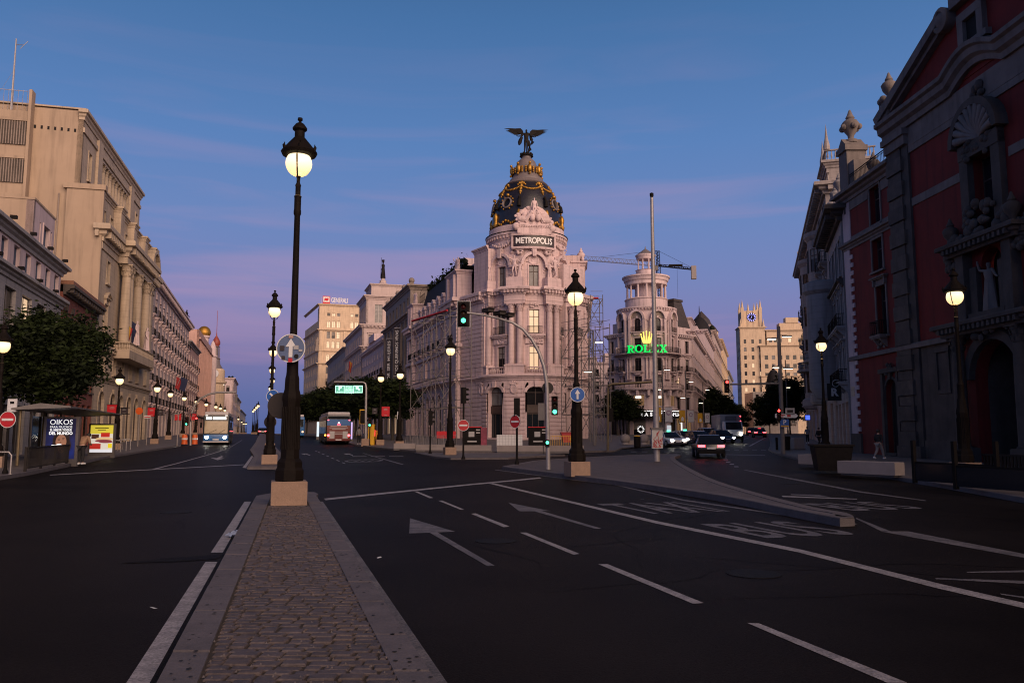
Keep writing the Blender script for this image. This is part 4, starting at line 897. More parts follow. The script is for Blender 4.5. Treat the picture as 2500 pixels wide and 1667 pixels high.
# white house with balconies
r, w = bldg('white_balcony_house', 'low white house with black balconies between pilaster block and statue tower', FR(205), FR(169.5))
facade(r, I4, w, -.5, 19.4, 'whiteren', [dict(z=z, h=2.4, w=1.2, n=9, sur='flat', bal='iron', bw=2.0) for z in (6, 9.6, 13.2)] + [dict(z=16.8, h=1.3, w=1.0, n=9, sur='flat'), dict(z=.3, h=4.2, w=2.4, n=9)])
part('cornice', lambda b: cornice(b, [(0, 4), (0, 0), (w, 0), (w, 4)], 19.2, .9, .8, 1.0), M['whiteren'], r, 0); body(r, w, 14, 19.3, 'whiteren'); part('attic', lambda b: (b.box(.3, w * .8, 1.2, 10, 20, 22.3), b.box(w * .15, w * .4, .8, 8, 22.3, 24)), M['whiteren'], r, 0)
# stone tower with statue
r, w = bldg('statue_tower_block', 'pale stone tower block with roof pavilion and bronze helmeted statue on top', FR(243), FR(206))
facade(r, I4, w, -.5, 27.5, 'pinkst', [dict(z=z, h=2.5, w=1.3, n=9, sur='flat') for z in (7, 11, 15, 18.6, 23)] + [dict(z=.4, h=5, w=2.6, n=8, arch=1.3)])
Mf = T(w, 0, 0, math.pi / 2); facade(r, Mf, 14, -.5, 27.5, 'pinkst', [dict(z=z, h=2.4, w=1.4, n=3, sur='hood') for z in (11, 15, 18.6, 23)])
def rib(b, z, h, p, dn=0): cornice(b, [(0, 0), (w, 0), (w, 14)], z, h, p, dn)
part('cornice', lambda b: (rib(b, 21.6, .9, .7, 1.), rib(b, 27.1, 1.0, .8, 1.), rib(b, 5.8, .6, .4)), M['pinkst'], r, 0); body(r, w - .5, 14, 27.4, 'pinkst')
facade(r, T(w - 15, 1, 0), 14.5, 27.5, 35, 'pinkst', [dict(z=28.8, h=4.4, w=1.3, n=5, sur='flat', win='grid')]); facade(r, T(w - .5, 1, 0, math.pi / 2), 12.5, 27.5, 35, 'pinkst', [dict(z=28.6, h=4.8, w=2.0, xs=[3.2], win='grid', frame='whitewood', pane='curtain'), dict(z=28.6, h=4.8, w=1.7, xs=[8.6], win='grid')])
part('pavilion', lambda b: (cornice(b, [(w - 15, 13.5), (w - 15, 1), (w - .5, 1), (w - .5, 13.5)], 34.7, 1.1, .8), b.box(w - 15, w - .9, 1.5, 13.5, 27, 34.9), b.box(w - 12, w - 1.8, 2.4, 10.5, 35.5, 38.6), cornice(b, [(w - 12, 10.5), (w - 12, 2.4), (w - 1.8, 2.4), (w - 1.8, 10.5)], 38.4, .7, .5), b.box(w - 14, w - 12.5, 1.5, 3, 35.5, 37.5), b.box(w - 4, w - 2.2, 10.6, 13, 35.5, 37.6),
  b.lathe([(3.2, 39), (2.0, 39.5), (.9, 40.2), (.9, 40.8)], 8, (w - 6, 6)), b.lathe([(.55, 40.8), (.5, 41.4)], 10, (w - 6, 6))), M['pinkst'], r, 0)
st = statue(r, T(w - 6, 6, 41.4, rad(-30)), 'bronze', 4.6, 'stand', True, 3); part('helmet', lambda b: (b.sphere((0, 0, 1.72), .12, 8, 6), b.box(-.02, .02, -.16, .12, 1.76, 1.95), b.tube([(.3, -.15, 0), (.3, -.1, 2.1)], .02, 5)), M['bronze'], st)
# grey mid house
r, w = bldg('grey_mid_house', 'grey house with arched upper storey and flag beyond the statue tower', FR(300), FR(243.5))
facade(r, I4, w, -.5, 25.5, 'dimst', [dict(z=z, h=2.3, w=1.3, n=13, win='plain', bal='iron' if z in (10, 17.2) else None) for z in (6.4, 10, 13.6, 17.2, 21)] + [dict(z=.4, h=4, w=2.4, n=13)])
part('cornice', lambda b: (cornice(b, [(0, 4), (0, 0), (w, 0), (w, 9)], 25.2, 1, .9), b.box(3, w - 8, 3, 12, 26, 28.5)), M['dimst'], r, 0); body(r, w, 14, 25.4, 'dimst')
# round-cornered sandstone block at the bend, roof sign
A = at(772, 1050, 312); Bq = at(905, 1050, 318); A0 = at(738, 1050, 345)
r, w = bldg('sandstone_corner_block', 'big sandstone block with lit windows and rooftop sign where the avenue bends', (A.x, 312), (Bq.x, 318))
wz = [(6.0, 2.4), (10.2, 2.4), (14.4, 2.4), (18.8, 2.4), (23.2, 2.6), (28.0, 2.8), (33.2, 2.6), (37.0, 2.6), (41.2, 2.8), (45.8, 1.2)]
xs_ = [3.6, 5.5, 7.4, 12.6, 14.4, 16.2, 18.0]
facade(r, I4, w, -.5, 50, 'sand', [dict(z=z, h=h, w=1.25, xs=xs_, win='cas', frame='wood', arch=.6 if z in (28.0, 41.2) else 0, lit=.8, pane='glass') for z, h in wz])
d2 = Vector((A.x - A0.x, 312 - 345)); Ms = T(0, 0, 0); ang = math.atan2(d2.y, d2.x) - r.rotation_euler[2]
Ms = Matrix.Rotation(ang, 4, 'Z') @ Matrix.Translation((-d2.length, 0, 0))
facade(r, Ms, d2.length, -.5, 44, 'sand', [dict(z=z, h=h, w=1.3, n=8, win='plain') for z, h in wz[:8]])
fpath = [(Ms @ Vector((0, 0, 0)))[:2], (0, 0), (w, 0), (w, 8)]
part('cornice', lambda b: [cornice(b, fpath, z, h, p) for z, h, p in ((26.5, .9, .9), (31.6, .6, .5), (39.8, .7, .8), (49.6, .9, .8), (4.6, .7, .5))], M['sand'], r, 0)
[part('corner_pier', lambda b: b.box(x, x + 1.1, -.35, .2, 4, 40), M['sand'], r, 0) for x in (.3, 9.4, w - 1.3)]
part('body', lambda b: (b.box(.1, w - .1, .5, 12, -.4, 49.9), b.slab([(0.4, .6), (Ms @ Vector((.2, .7, 0)))[:2], (6, 24)], -.4, 43.9)), M['sand'], r, 0); statue(r, T(-.6, -.6, 31.8, rad(-20)), 'brownst', 5.5, 'stand', True, 1)
sg = thing('rooftop_sign', 'rooftop sign with red square emblem and white capitals on sandstone block', 'sign', (r.matrix_basis @ Vector((4.6, 3, 50.5)))[:], r.rotation_euler[2]); sg.scale = (.75, .75, .75)
part('frame', lambda b: [b.box(-5 + i * 2.2, -4.9 + i * 2.2, .3, .4, 0, 4.2) for i in range(7)] + [b.box(-5, 9, .3, .4, z, z + .12) for z in (.8, 3.6)], M['steel'], sg, 0)
part('emblem_panel', lambda b: b.box(-4.4, -.6, -.1, .2, .6, 4.8), M['bannerred'], sg, 0); part('emblem_field', lambda b: b.box(-4.1, -.9, -.14, -.1, 1.6, 4.4), M['signwhite'], sg, 0)
part('emblem_lion', lambda b: b.prism([(-3.5, 2.1), (-2.9, 2.4), (-2.2, 2.1), (-1.6, 2.5), (-1.3, 3.3), (-1.7, 3.9), (-2.4, 3.6), (-3.2, 3.8), (-3.6, 3.1)], -.2, -.14), M['bannerred'], sg, 0)
text('GENERALI', 3.6, mat('sign_letters_white', (.6, .57, .57), .4, 0, emit=(1, .95, .95), estr=.06), sg, 4.3, 0, 2.7, .08, .04, .54)
# little slate-roofed pavilion in front of it
p = at(885 - 10, 1040, 300); q = at(808, 1000, 285); r = thing('slate_pavilion', 'small brown pavilion with steep slate roof and lit sign in front of sandstone block', 'building', (q.x, 285, gz(285)), rad(-10))
facade(r, I4, 11, -.5, 14, 'brownst', [dict(z=z, h=2, w=1.2, n=4, lit=.4) for z in (4, 7.5, 10.8)]); body(r, 11, 10, 13.9, 'brownst')
part('roof', lambda b: b.add([(-.4, -.5, 14), (11.4, -.5, 14), (11.4, 10, 14), (-.4, 10, 14), (2, 3, 20), (9, 3, 20), (9, 7, 20), (2, 7, 20)], [(0, 1, 5, 4), (1, 2, 6, 5), (2, 3, 7, 6), (3, 0, 4, 7), (4, 5, 6, 7)]), M['slate'], r, 0)

# ================================================================ domed corner building
X0, Y0 = 1.95, 106.0; Z0 = gz(106)
met = thing('domed_corner_building', 'white ornate corner building with black and gold dome and winged statue', 'building', (X0, Y0, Z0), rad(9.5))
MI = T(X0, Y0, Z0, rad(9.5)).inverted()
def drum(root, R, a0, a1, z0, z1, wins, wm, th=.3, name='drum_wall', grooves=False):
 """curved wall from bearing a0 to a1 (0 faces -y); wins: (bearing, z, w, h, arch, kw)"""
 W = R * (a1 - a0); am = (a0 + a1) / 2; fm = cyl(R, am, W)
 ops = [((a - a0) * R - w / 2, (a - a0) * R + w / 2, z, z + h, ar) for a, z, w, h, ar, kw in wins]
 b = MB(); wall(b, W, z0, z1, ops, th, fm, .45); put(name, b.mesh(name, M[wm], 25), root)
 for a, z, w, h, ar, kw in wins:
  if kw is None: continue
  add_window(root, Matrix.Rotation(a, 4, 'Z') @ T(0, -R * math.cos(w / 2 / R) + .03, z), w, h, ar, back=th * .6, **kw)
def ringpath(R, a0, a1, n=40): return [(R * math.sin(a0 + (a1 - a0) * i / n), -R * math.cos(a0 + (a1 - a0) * i / n)) for i in range(n + 1)]
def pol(R, a, z=0.): return Vector((R * math.sin(a), -R * math.cos(a), z))
WB = [rad(a) for a in (-100, -50, 0, 50, 100)]; CB = [rad(a) for a in (-75, -25, 25, 75)]
A0_, A1_ = rad(-118), rad(118)
# ground floor
RG = 6.35
drum(met, RG, A0_, A1_, -.5, 7.5, [(a, .25, 2.35, 6.35, .75, None) for a in WB[1:4]], 'pink', .7, 'ground_drum')
for a in WB[1:4]:
 mt = Matrix.Rotation(a, 4, 'Z') @ T(0, -RG + .62, 0)
 add_window(met, mt @ T(0, 0, 4.25), 2.3, 2.35, .75, 'cas', 'wood', 'glass', back=0); add_window(met, mt @ T(0, 0, .25), 2.3, 3.0, 0, 'tri', 'wood', 'carpanel', back=0)
 part('fascia_board', lambda b: b.box(-1.15, 1.15, -.1, .15, 3.3, 4.2), M['wood'], met, 0, mtx=mt)
 part('arch_moulding', lambda b: [b.prism([o1, o2, i2, i1], -.62, -.2) for o1, o2, i1, i2 in zip(arc_pts(3.1, 5.85, 1.15)[:-1], arc_pts(3.1, 5.85, 1.15)[1:], arc_pts(2.4, 5.85, .78)[:-1], arc_pts(2.4, 5.85, .78)[1:])] + [b.prism([(-.2, 6.5), (.2, 6.5), (.3, 7.3), (-.3, 7.3)], -.85, -.3)], M['pink'], met, 0, mtx=mt)
# rusticated courses on the ground floor piers
for ca, half in [(c, rad(12.2)) for c in CB] + [(rad(-104), rad(12)), (rad(104), rad(12))]:
 b = MB()
 for i in range(12):
  z = .75 + i * .50; sh = half if z < 5.7 else half * .8
  b.sweep([(0, z), (.10, z + .03), (.10, z + .43), (0, z + .46)], ringpath(RG - .01, ca - sh, ca + sh, 6))
 b.sweep([(0, -.3), (.22, -.3), (.22, .55), (.12, .68), (0, .7)], ringpath(RG - .01, ca - half * 1.05, ca + half * 1.05, 6)); put('rusticated_pier', b.mesh('rusticated_pier', M['pink'], 0), met)
for c in CB[1:3] + CB[:1]:
 mt = Matrix.Rotation(c, 4, 'Z') @ T(0, -RG - .1, 6.3); b = MB(); b.lathe([(.62, -.12), (.62, .06), (.45, .12)], 16)
 b.M = UPR
 b.v = []; b.f = []; b.m = []; b.lathe([(.55, -.05), (.58, .08), (.44, .14), (.40, .08)], 18); b.M = None; carving(b, -.5, .5, .45, .75, -.05, 9, .15, 5); put('cartouche', b.mesh('cartouche', M['pink'], 50), met, mtx=mt @ Matrix.Diagonal((.85, 1, 1.15, 1)))
b = MB(); cornice(b, ringpath(RG, A0_, A1_), 7.35, .75, .5); b.sweep([(0, 8.0), (.3, 8.0), (.3, 8.15), (0, 8.2)], ringpath(RG, A0_, A1_)); put('cornice', b.mesh('cornice', M['pink'], 25), met)
part('terrace_floor', lambda b: b.lathe([(6.5, 7.9), (6.5, 8.05), (0, 8.1)], 48), M['pink'], met, 0)
# giant order storey
RW = 5.15
wk = dict(sur='flat', sm='pink', win='cas', frame='wood')
drum(met, RW, A0_, A1_, 8.0, 17.2, [(a, 8.75, 1.25, 2.95, 0, dict(wk, lit=1. if a == 0 else 0)) for a in WB[1:4]] + [(a, 13.35, 1.3, 3.0, 0, dict(wk, lit=1. if a == 0 else 0, pane='curtain' if a else 'glass')) for a in WB[1:4]], 'pink')
for a in WB[1:4]:
 mt = Matrix.Rotation(a, 4, 'Z') @ T(0, -RW, 0)
 part('window_balcony', lambda b: (b.box(-1.35, 1.35, -.55, .1, 13.0, 13.2), b.box(-1.2, 1.2, -.42, .1, 12.8, 13.0), b.box(-1.15, 1.15, -.14, .1, 12.0, 12.8), carving(b, -1.0, 1.0, 12.1, 12.75, -.16, 16, .16, 3)), M['pink'], met, 30, mtx=mt)
 part('railing', lambda b: (rail(b, -.95, .95, -.45, 13.2, 1.0), b.lathe([(.26, 0), (.3, .05), (.22, .1)], 10, (0, 0))), M['iron'], met, 0, mtx=mt)
 part('window_crest', lambda b: carving(b, -.5, .5, 16.5, 17.3, -.1, 14, .17, 8), M['pink'], met, 50, mtx=mt)
 part('balustrade', lambda b: balustrade(b, ringpath(6.05, a - rad(12), a + rad(12), 8), 8.05, 1.0), M['pink'], met, 0)
for ca in CB:
 for s in (-1, 1):
  q = pol(5.72, ca + s * rad(5.6)); part('column', lambda b: column(b, 0, 0, 9.3, 17.0, .40, 16), M['pink'], met, 40, mtx=T(q.x, q.y, 0, ca))
 mt = Matrix.Rotation(ca, 4, 'Z')
 part('pedestal', lambda b: (b.box(-1.25, 1.25, -6.3, -5.1, 8.05, 9.1), b.box(-1.32, 1.32, -6.36, -5.1, 9.1, 9.3)), M['pink'], met, 0, mtx=mt); part('pilaster', lambda b: [b.box(s * .56 - .36, s * .56 + .36, -5.32, -5.0, 9.3, 17.0) for s in (-1, 1)], M['pink'], met, 0, mtx=mt)
# entablature breaking forward over each pair of columns
def ent_path():
 p = []; st = rad(12.3); a = A0_
 for ca in CB:
  n = 5
  for i in range(n + 1): t = a + (ca - st - a) * i / n; p.append(pol(5.3, t)[:2])
  for i in range(4): t = ca - st + 2 * st * i / 3; p.append(pol(6.2, t)[:2])
  a = ca + st
 for i in range(6): t = a + (A1_ - a) * i / 5; p.append(pol(5.3, t)[:2])
 return p
EP = ent_path(); b = MB(); b.sweep([(-.6, 16.98), (.02, 16.98), (.06, 17.35), (.10, 17.4), (.05, 17.45), (.05, 18.2), (-.6, 18.2)], EP)
cornice(b, EP, 18.1, .95, .62, .52, .42); b.sweep([(-1.2, 19.05), (.45, 19.05), (.4, 19.15), (-1.2, 19.3)], EP); put('entablature', b.mesh('entablature', M['pink'], 25), met)
# upper drum with arched windows
RD = 5.0
drum(met, RD, A0_, A1_, 19.0, 25.9, [(a, 19.35, 1.25, 2.7, 0, dict(win='cas', frame='wood', pane='curtain', sur='flat', sm='pink')) for a in WB[1:4]], 'pink', .35, 'upper_drum')
for a in WB:
 mt = Matrix.Rotation(a, 4, 'Z') @ T(0, -RD, 0)
 if abs(a) < 1:
  part('window_arch', lambda b: ([b.prism([o1, o2, i2, i1], -.45, .4) for o1, o2, i1, i2 in zip(arc_pts(3.5, 22.0, 1.75, 12)[:-1], arc_pts(3.5, 22.0, 1.75, 12)[1:], arc_pts(2.8, 22.0, 1.4, 12)[:-1], arc_pts(2.8, 22.0, 1.4, 12)[1:])], [b.box(s * 1.95 - .5, s * 1.95 + .4, -.4, .4, 21.75, 22.0) for s in (-1, 1)], b.prism([(-.22, 23.1), (.22, 23.1), (.32, 24.3), (-.32, 24.3)], -.62, .2), carving(b, -.35, .35, 23.9, 24.4, -.4, 6, .17, 2)), M['pink'], met, 30, mtx=mt)
  b = MB(); b.M = UPR; b.lathe([(.62, -.1), (.66, .05), (.52, .1), (.46, .04)], 18); b.M = None; carving(b, -.8, .8, -.6, .6, .0, 16, .13, 12); put('medallion', b.mesh('medallion', M['pink'], 50), met, mtx=mt @ Matrix.Translation((0, 0, 22.65)) @ Matrix.Diagonal((1.1, 1, .85, 1)))
 part('garland', lambda b: (garland(b, (-1.5, -.12, 25.1), (1.5, -.12, 25.1), .5, .16), carving(b, -1.4, 1.4, 24.75, 25.3, .0, 12, .14, 4)), M['pink'], met, 50, mtx=mt) if a else None
for i, ca in enumerate(CB):
 mt = Matrix.Rotation(ca, 4, 'Z')
 part('statue_plinth', lambda b: (b.box(-1.1, 1.1, -6.1, -4.9, 19.2, 20.3), b.box(-1.0, 1.0, -6.0, -4.9, 20.3, 20.4)), M['pink'], met, 0, mtx=mt)
 grp = ((-.55, 'stand', True, 2.2), (.2, 'reach', False, 2.6), (.75, 'stand', True, 2.1)) if i in (0, 3) else (((-.1, 'reach', False, 2.8), (.55, 'stand', True, 2.0)) if i == 1 else ((-.45, 'stand', True, 2.1), (.35, 'walk', False, 2.8)))
 for x, ps, rb, h in grp: statue(met, mt @ T(x, -5.6 if rb else -5.75, 20.4), 'pink', h, ps, rb, i)
 part('relief', lambda b: carving(b, -.9, .9, 20.4, 22.6, -4.95, 26, .22, i), M['pink'], met, 50, mtx=mt)
 part('bracket_carving', lambda b: carving(b, -.8, .8, 23.6, 24.3, -5.05, 14, .2, i + 7), M['pink'], met, 50, mtx=mt)
b = MB(); cornice(b, ringpath(RD, A0_, A1_), 25.5, .95, .45, .42, .45); b.sweep([(-.7, 26.4), (.25, 26.4), (.05, 26.6), (.0, 27.4), (-.15, 27.5), (-.7, 27.5)], ringpath(RD, 0, TAU, 60)); put('crown_cornice', b.mesh('crown_cornice', M['pink'], 25), met)
part('gutter', lambda b: b.sweep([(.40, 26.42), (.52, 26.42), (.52, 26.5), (.40, 26.5)], ringpath(RD, A0_, A1_)), M['iron'], met, 0)
# name board, curved to the drum
b = MB(); b.sweep([(.50, 24.35), (.60, 24.35), (.60, 25.75), (.50, 25.75)], ringpath(RD, rad(-28), rad(28), 14)); put('name_board', b.mesh('name_board', mat('dark_sign_enamel', (.028, .014, .013), .4, .15, 3), 25), met)
b = MB(); rp = ringpath(RD, rad(-30.5), rad(30.5), 14); b.sweep([(0, 24.05), (.66, 24.05), (.72, 24.2), (.66, 24.33), (0, 24.33)], rp); b.sweep([(0, 25.77), (.72, 25.77), (.78, 26.0), (0, 26.05)], rp)
for s in (-1, 1): b.sweep([(0, 24.3), (.66, 24.3), (.66, 25.8), (0, 25.8)], ringpath(RD, s * rad(29.6) - rad(1.4), s * rad(29.6) + rad(1.4), 2))
put('board_frame', b.mesh('board_frame', M['pink'], 25), met)
for s in (-1, 1): part('console', lambda b: (carving(b, -.5, .5, 23.5, 24.05, -.35, 9, .2, 3), b.box(-.5, .5, -.5, .1, 23.9, 24.05)), M['pink'], met, 50, mtx=Matrix.Rotation(s * rad(20), 4, 'Z') @ T(0, -RD, 0))
LT = 'METROPOLIS'; wd = {'M': 1.35, 'E': .9, 'T': .95, 'R': 1.0, 'O': 1.15, 'P': .95, 'L': .85, 'I': .5, 'S': .9}; tot = sum(wd[c] for c in LT); ang = -rad(25)
for c in LT:
 st_ = rad(50) * wd[c] / tot; a = ang + st_ / 2; ang += st_
 put('letter', text_mesh(c, 1.08, M['textwhite'], .03, .028), met, mtx=Matrix.Rotation(a, 4, 'Z') @ Matrix.Translation((0, -RD - .63, 25.05)) @ UPR @ Matrix.Diagonal((.80, 1, 1, 1)))
# seated group above the board
mt = Matrix.Rotation(0, 4, 'Z') @ T(0, -RD - .1, 0)
part('group_base', lambda b: (b.box(-2.2, 2.2, -.45, .9, 26.0, 27.0), b.box(-1.9, 1.9, -.3, .9, 27.0, 27.9), cornice(b, [(-2.2, .6), (-2.2, -.4), (2.2, -.4), (2.2, .6)], 26.75, .4, .2, .22), b.prism([(x, z) for x, z in arc_pts(4.6, 27.3, 2.5, 12)], .1, .8)), M['pink'], met, 0, mtx=mt)
part('group_drapery', lambda b: ([b.sphere((x, y, z), r_, 9, 7) for x, y, z, r_ in ((0, -.35, 28.6, (.62, .5, .55)), (-.3, -.5, 28.1, (.4, .4, .55)), (.45, -.5, 28.1, (.4, .4, .55)), (-1.5, -.2, 27.9, (.8, .4, .45)), (1.5, -.2, 27.8, (.8, .4, .45)), (-2.3, -.2, 26.9, (.55, .4, .5)), (2.3, -.2, 26.8, (.55, .4, .5)), (-1.2, -.1, 28.5, (.45, .3, .4)), (1.25, -.1, 28.4, (.45, .3, .4)))], carving(b, -2.4, 2.4, 27.2, 28.8, -.2, 46, .24, 6), carving(b, -1.6, 1.6, 28.6, 29.5, .1, 22, .26, 9)), M['pink'], met, 50, mtx=mt)
statue(met, mt @ T(0, -.35, 28.2), 'pink', 2.5, 'stand', False, 2); 
for s in (-1, 1): statue(met, mt @ T(s * 1.25, -.3, 27.6, s * .5) @ Matrix.Rotation(s * -.7, 4, 'Y'), 'pink', 1.9, 'stand', True, 4)
# dome
DP = [(4.72, 27.4), (4.72, 28.0), (4.62, 29.1), (4.40, 30.3), (4.05, 31.4), (3.62, 32.4), (3.1, 33.2), (2.75, 33.75)]
def dr(z):
 for (r0, z0), (r1, z1) in zip(DP[:-1], DP[1:]):
  if z0 <= z <= z1: return r0 + (r1 - r0) * (z - z0) / (z1 - z0)
 return DP[-1][0]
part('dome', lambda b: b.lathe(DP, 48), mat('dome_slate', (.013, .012, .020), .38, .35, 2.0, .5, 5), met, 40)
part('dome_neck', lambda b: b.lathe([(2.75, 33.7), (2.9, 33.85), (2.75, 34.0), (2.3, 34.4), (2.25, 34.6), (1.9, 35.0), (1.75, 35.4), (1.75, 36.1), (1.5, 36.3), (1.42, 36.6), (1.2, 37.2), (.8, 37.6), (.62, 37.75), (.62, 38.0)], 32), M['zinc'], met, 30)
def onz(a, z, o=0.): return pol(dr(z) + o, a, z)
for i in range(8):
 a = rad(22.5 + 45 * i)
 if abs(((a + math.pi) % TAU) - math.pi) > rad(125): continue
 def orn(b):
  for t in range(12): b.sphere(onz(a, 33.5 - t * .16, .06), .18 * (1 - .035 * t) if t % 3 else .24, 7, 5)
  for s in (-1, 1): b.sphere(onz(a + s * rad(5), 33.4, .1), .2, 7, 5); b.sphere(onz(a + s * rad(9), 33.2, .05), .14, 6, 4)
  n = 16
  for t in range(n + 1):
   q = t / n; aa = a + rad(45) * q; b.sphere(onz(aa, 33.0 - 1.0 * 4 * q * (1 - q) * .55, .08), .12 + .04 * math.sin(math.pi * q), 6, 4)
 part('gilded_garland', orn, M['gold'], met, 60)
 part('gilded_foot', lambda b: (b.lathe([(.3, 27.6), (.36, 27.9), (.2, 28.2), (.27, 28.5), (.32, 28.9), (.22, 29.2), (.12, 29.4), (0, 29.5)], 8, onz(a, 28.2, .1)[:2]), [b.sphere(onz(a + rad(s * (4 + 3 * k)), 27.75 + .12 * (k % 2), .1), .2, 6, 4) for s in (-1, 1) for k in range(3)]), M['gold'], met, 60)
 part('dome_figure', lambda b: (b.tube([onz(a, 29.9, .25), onz(a, 30.6, .35), onz(a, 31.1, .2)], [.28, .22, .1], 6), b.sphere(onz(a, 31.15, .25), .2, 6, 5)), M['bronze'], met, 60)
 am = a - rad(22.5)
 if abs(((am + math.pi) % TAU) - math.pi) > rad(20):
  c0 = onz(am, 30.5, 0); sl = Matrix.Translation(c0) @ Matrix.Rotation(am, 4, 'Z') @ Matrix.Rotation(rad(-12), 4, 'X') @ UPR
  part('oculus', lambda b: (b.lathe([(.72, -.2), (.78, .25), (.62, .32), (.55, .2), (.55, -.2)], 16)), M['zinc'], met, 40, mtx=sl); part('oculus_glass', lambda b: b.lathe([(.56, .02), (0, .03)], 14), M['glass'], met, 0, mtx=sl)
  part('gilded_wreath', lambda b: [b.sphere((.95 * math.cos(t), .95 * math.sin(t), .12), .13, 6, 4) for t in [rad(d_) for d_ in (-60, -30, 0, 30, 60, 90, 120, 150, 180, 210, 240)]] + [b.sphere((0, 1.1, .2), .25, 7, 5)], M['gold'], met, 60, mtx=sl)
  part('gilded_swag', lambda b: [b.sphere(onz(am + rad(d_), 27.9 + .22 * math.cos(d_), .08), .2, 7, 5) for d_ in (-9, -5, 0, 5, 9)], M['gold'], met, 60)
for i in range(8):
 a = rad(45 * i + 2)
 part('gilded_crest', lambda b: (b.sphere(pol(1.95, a, 35.8), (.34, .34, .6), 8, 6), b.sphere(pol(2.1, a, 36.5), .2, 7, 5), b.sphere(pol(2.15, a, 35.1), .18, 7, 5), [b.sphere(pol(2.0, a + s * rad(15), 35.7 + k * .28), .17, 6, 4) for s in (-1, 1) for k in (-1, 0, 1)]), M['gold'], met, 60)
# winged statue
part('statue_base', lambda b: (b.lathe([(.95, 38.0), (.8, 38.15), (.75, 38.35), (.55, 38.4)], 14), [b.sphere(pol(.75, TAU * i / 9, 38.3), .18, 6, 4) for i in range(9)]), M['bronze'], met, 50)
wing_z = 38.4; vic = statue(met, T(0, 0, wing_z, rad(-9.5)), 'bronze', 3.45, 'orant', False)
def feathers(b, s):
 b.add([(s * .10, .10, 1.30), (s * .16, .12, 1.56), (s * .30, .14, 1.72), (s * .62, .16, 1.73), (s * .75, .16, 1.60), (s * .55, .16, 1.46), (s * .32, .13, 1.28), (s * .18, .10, 1.12)] + [(s * .10, .16, 1.30), (s * .16, .19, 1.56), (s * .30, .21, 1.72), (s * .62, .22, 1.73), (s * .75, .21, 1.60), (s * .55, .22, 1.46), (s * .32, .2, 1.28), (s * .18, .16, 1.12)],
  [(0, 1, 2, 3, 4, 5, 6, 7), (15, 14, 13, 12, 11, 10, 9, 8)] + [(i, i + 8, (i + 1) % 8 + 8, (i + 1) % 8) for i in range(8)])
 for i in range(8):
  t = i / 7; a = Vector((s * (.30 + .32 * (1 - t)), .16, 1.66 - .30 * t)); e = Vector((s * (1.42 - .62 * t), .22, 1.66 - .36 * t + (.10 if i == 0 else 0))); w = .055
  b.prism([(a.x, a.z - w), (a.x, a.z + w), ((a.x + e.x) / 2, (a.z + e.z) / 2 + w), (e.x, e.z), ((a.x + e.x) / 2, (a.z + e.z) / 2 - w)], .14 + .008 * i, .17 + .008 * i)
for s in (-1, 1): part('wing', lambda b: feathers(b, s), M['bronze'], vic, 0, mtx=Matrix.Translation((0, 0, .18 if s < 0 else .08)) @ Matrix.Rotation(s * .06, 4, 'Y'))
part('robe_fold', lambda b: ([b.tube([(-.30, .04, 1.22), (-.40, .06, 1.0), (-.46, .06, .82), (-.5, .04, .66)], [.09, .13, .14, .07], 7), b.tube([(.28, .05, 1.25), (.36, .06, 1.0), (.44, .05, .86), (.34, .06, .68)], [.09, .12, .12, .05], 7), b.tube([(.14, .04, .95), (.2, .08, .65), (.24, .08, .36), (.12, .06, .12)], [.08, .12, .13, .05], 7)]), M['bronze'], vic, 60)
# wing along the avenue
far_, near_ = Vector((-18.0, 142)), Vector((-7.0, 108.2)); d_ = near_ - far_; ML = MI @ T(far_.x, far_.y, Z0, math.atan2(d_.y, d_.x)); wl = d_.length
bx = [7.0 + i * 3.55 for i in range(6)]; ex = [2.6, wl - 3.6]
wk = dict(sm='pink', win='cas', frame='wood')
facade(met, ML, wl, -1, 18.2, 'pink', [dict(wk, z=13.4, h=2.9, w=1.25, xs=bx, sur='hood', bal='iron', bw=1.7), dict(wk, z=13.4, h=2.9, w=1.3, xs=ex, sur='flat', bal='iron', bw=2.6), dict(wk, z=9.0, h=2.9, w=1.25, xs=bx, sur='flat'), dict(wk, z=9.0, h=2.9, w=1.3, xs=ex, sur='flat'),
  dict(z=.2, h=6.2, w=2.5, xs=[7.6, 11.6, 15.6, 19.6, 23.6], arch=1.25, frame='wood', win='cas', sur='arch', sm='pink'), dict(z=.2, h=6.0, w=2.6, xs=ex, arch=1.3, win='cas', sur='arch', sm='pink')], .5, 'avenue_wall')
lp = [(0, 5), (0, -.5), (5.2, -.5), (5.2, 0), (wl - 6.6, 0), (wl - 6.6, -.5), (wl + .2, -.5), (wl + .2, 3)]
part('avenue_cornice', lambda b: (cornice(b, lp, 17.6, 1.35, .9, .62, .42), band(b, lp, 16.9, .45, .12), cornice(b, lp, 7.3, .7, .5), b.box(5.5, wl - 6.8, -.9, .2, 7.9, 8.1), balustrade(b, [(5.6, -.8), (wl - 6.9, -.8)], 8.1, .9), band(b, lp, 12.3, .5, .3)), M['pink'], met, 0, mtx=ML)
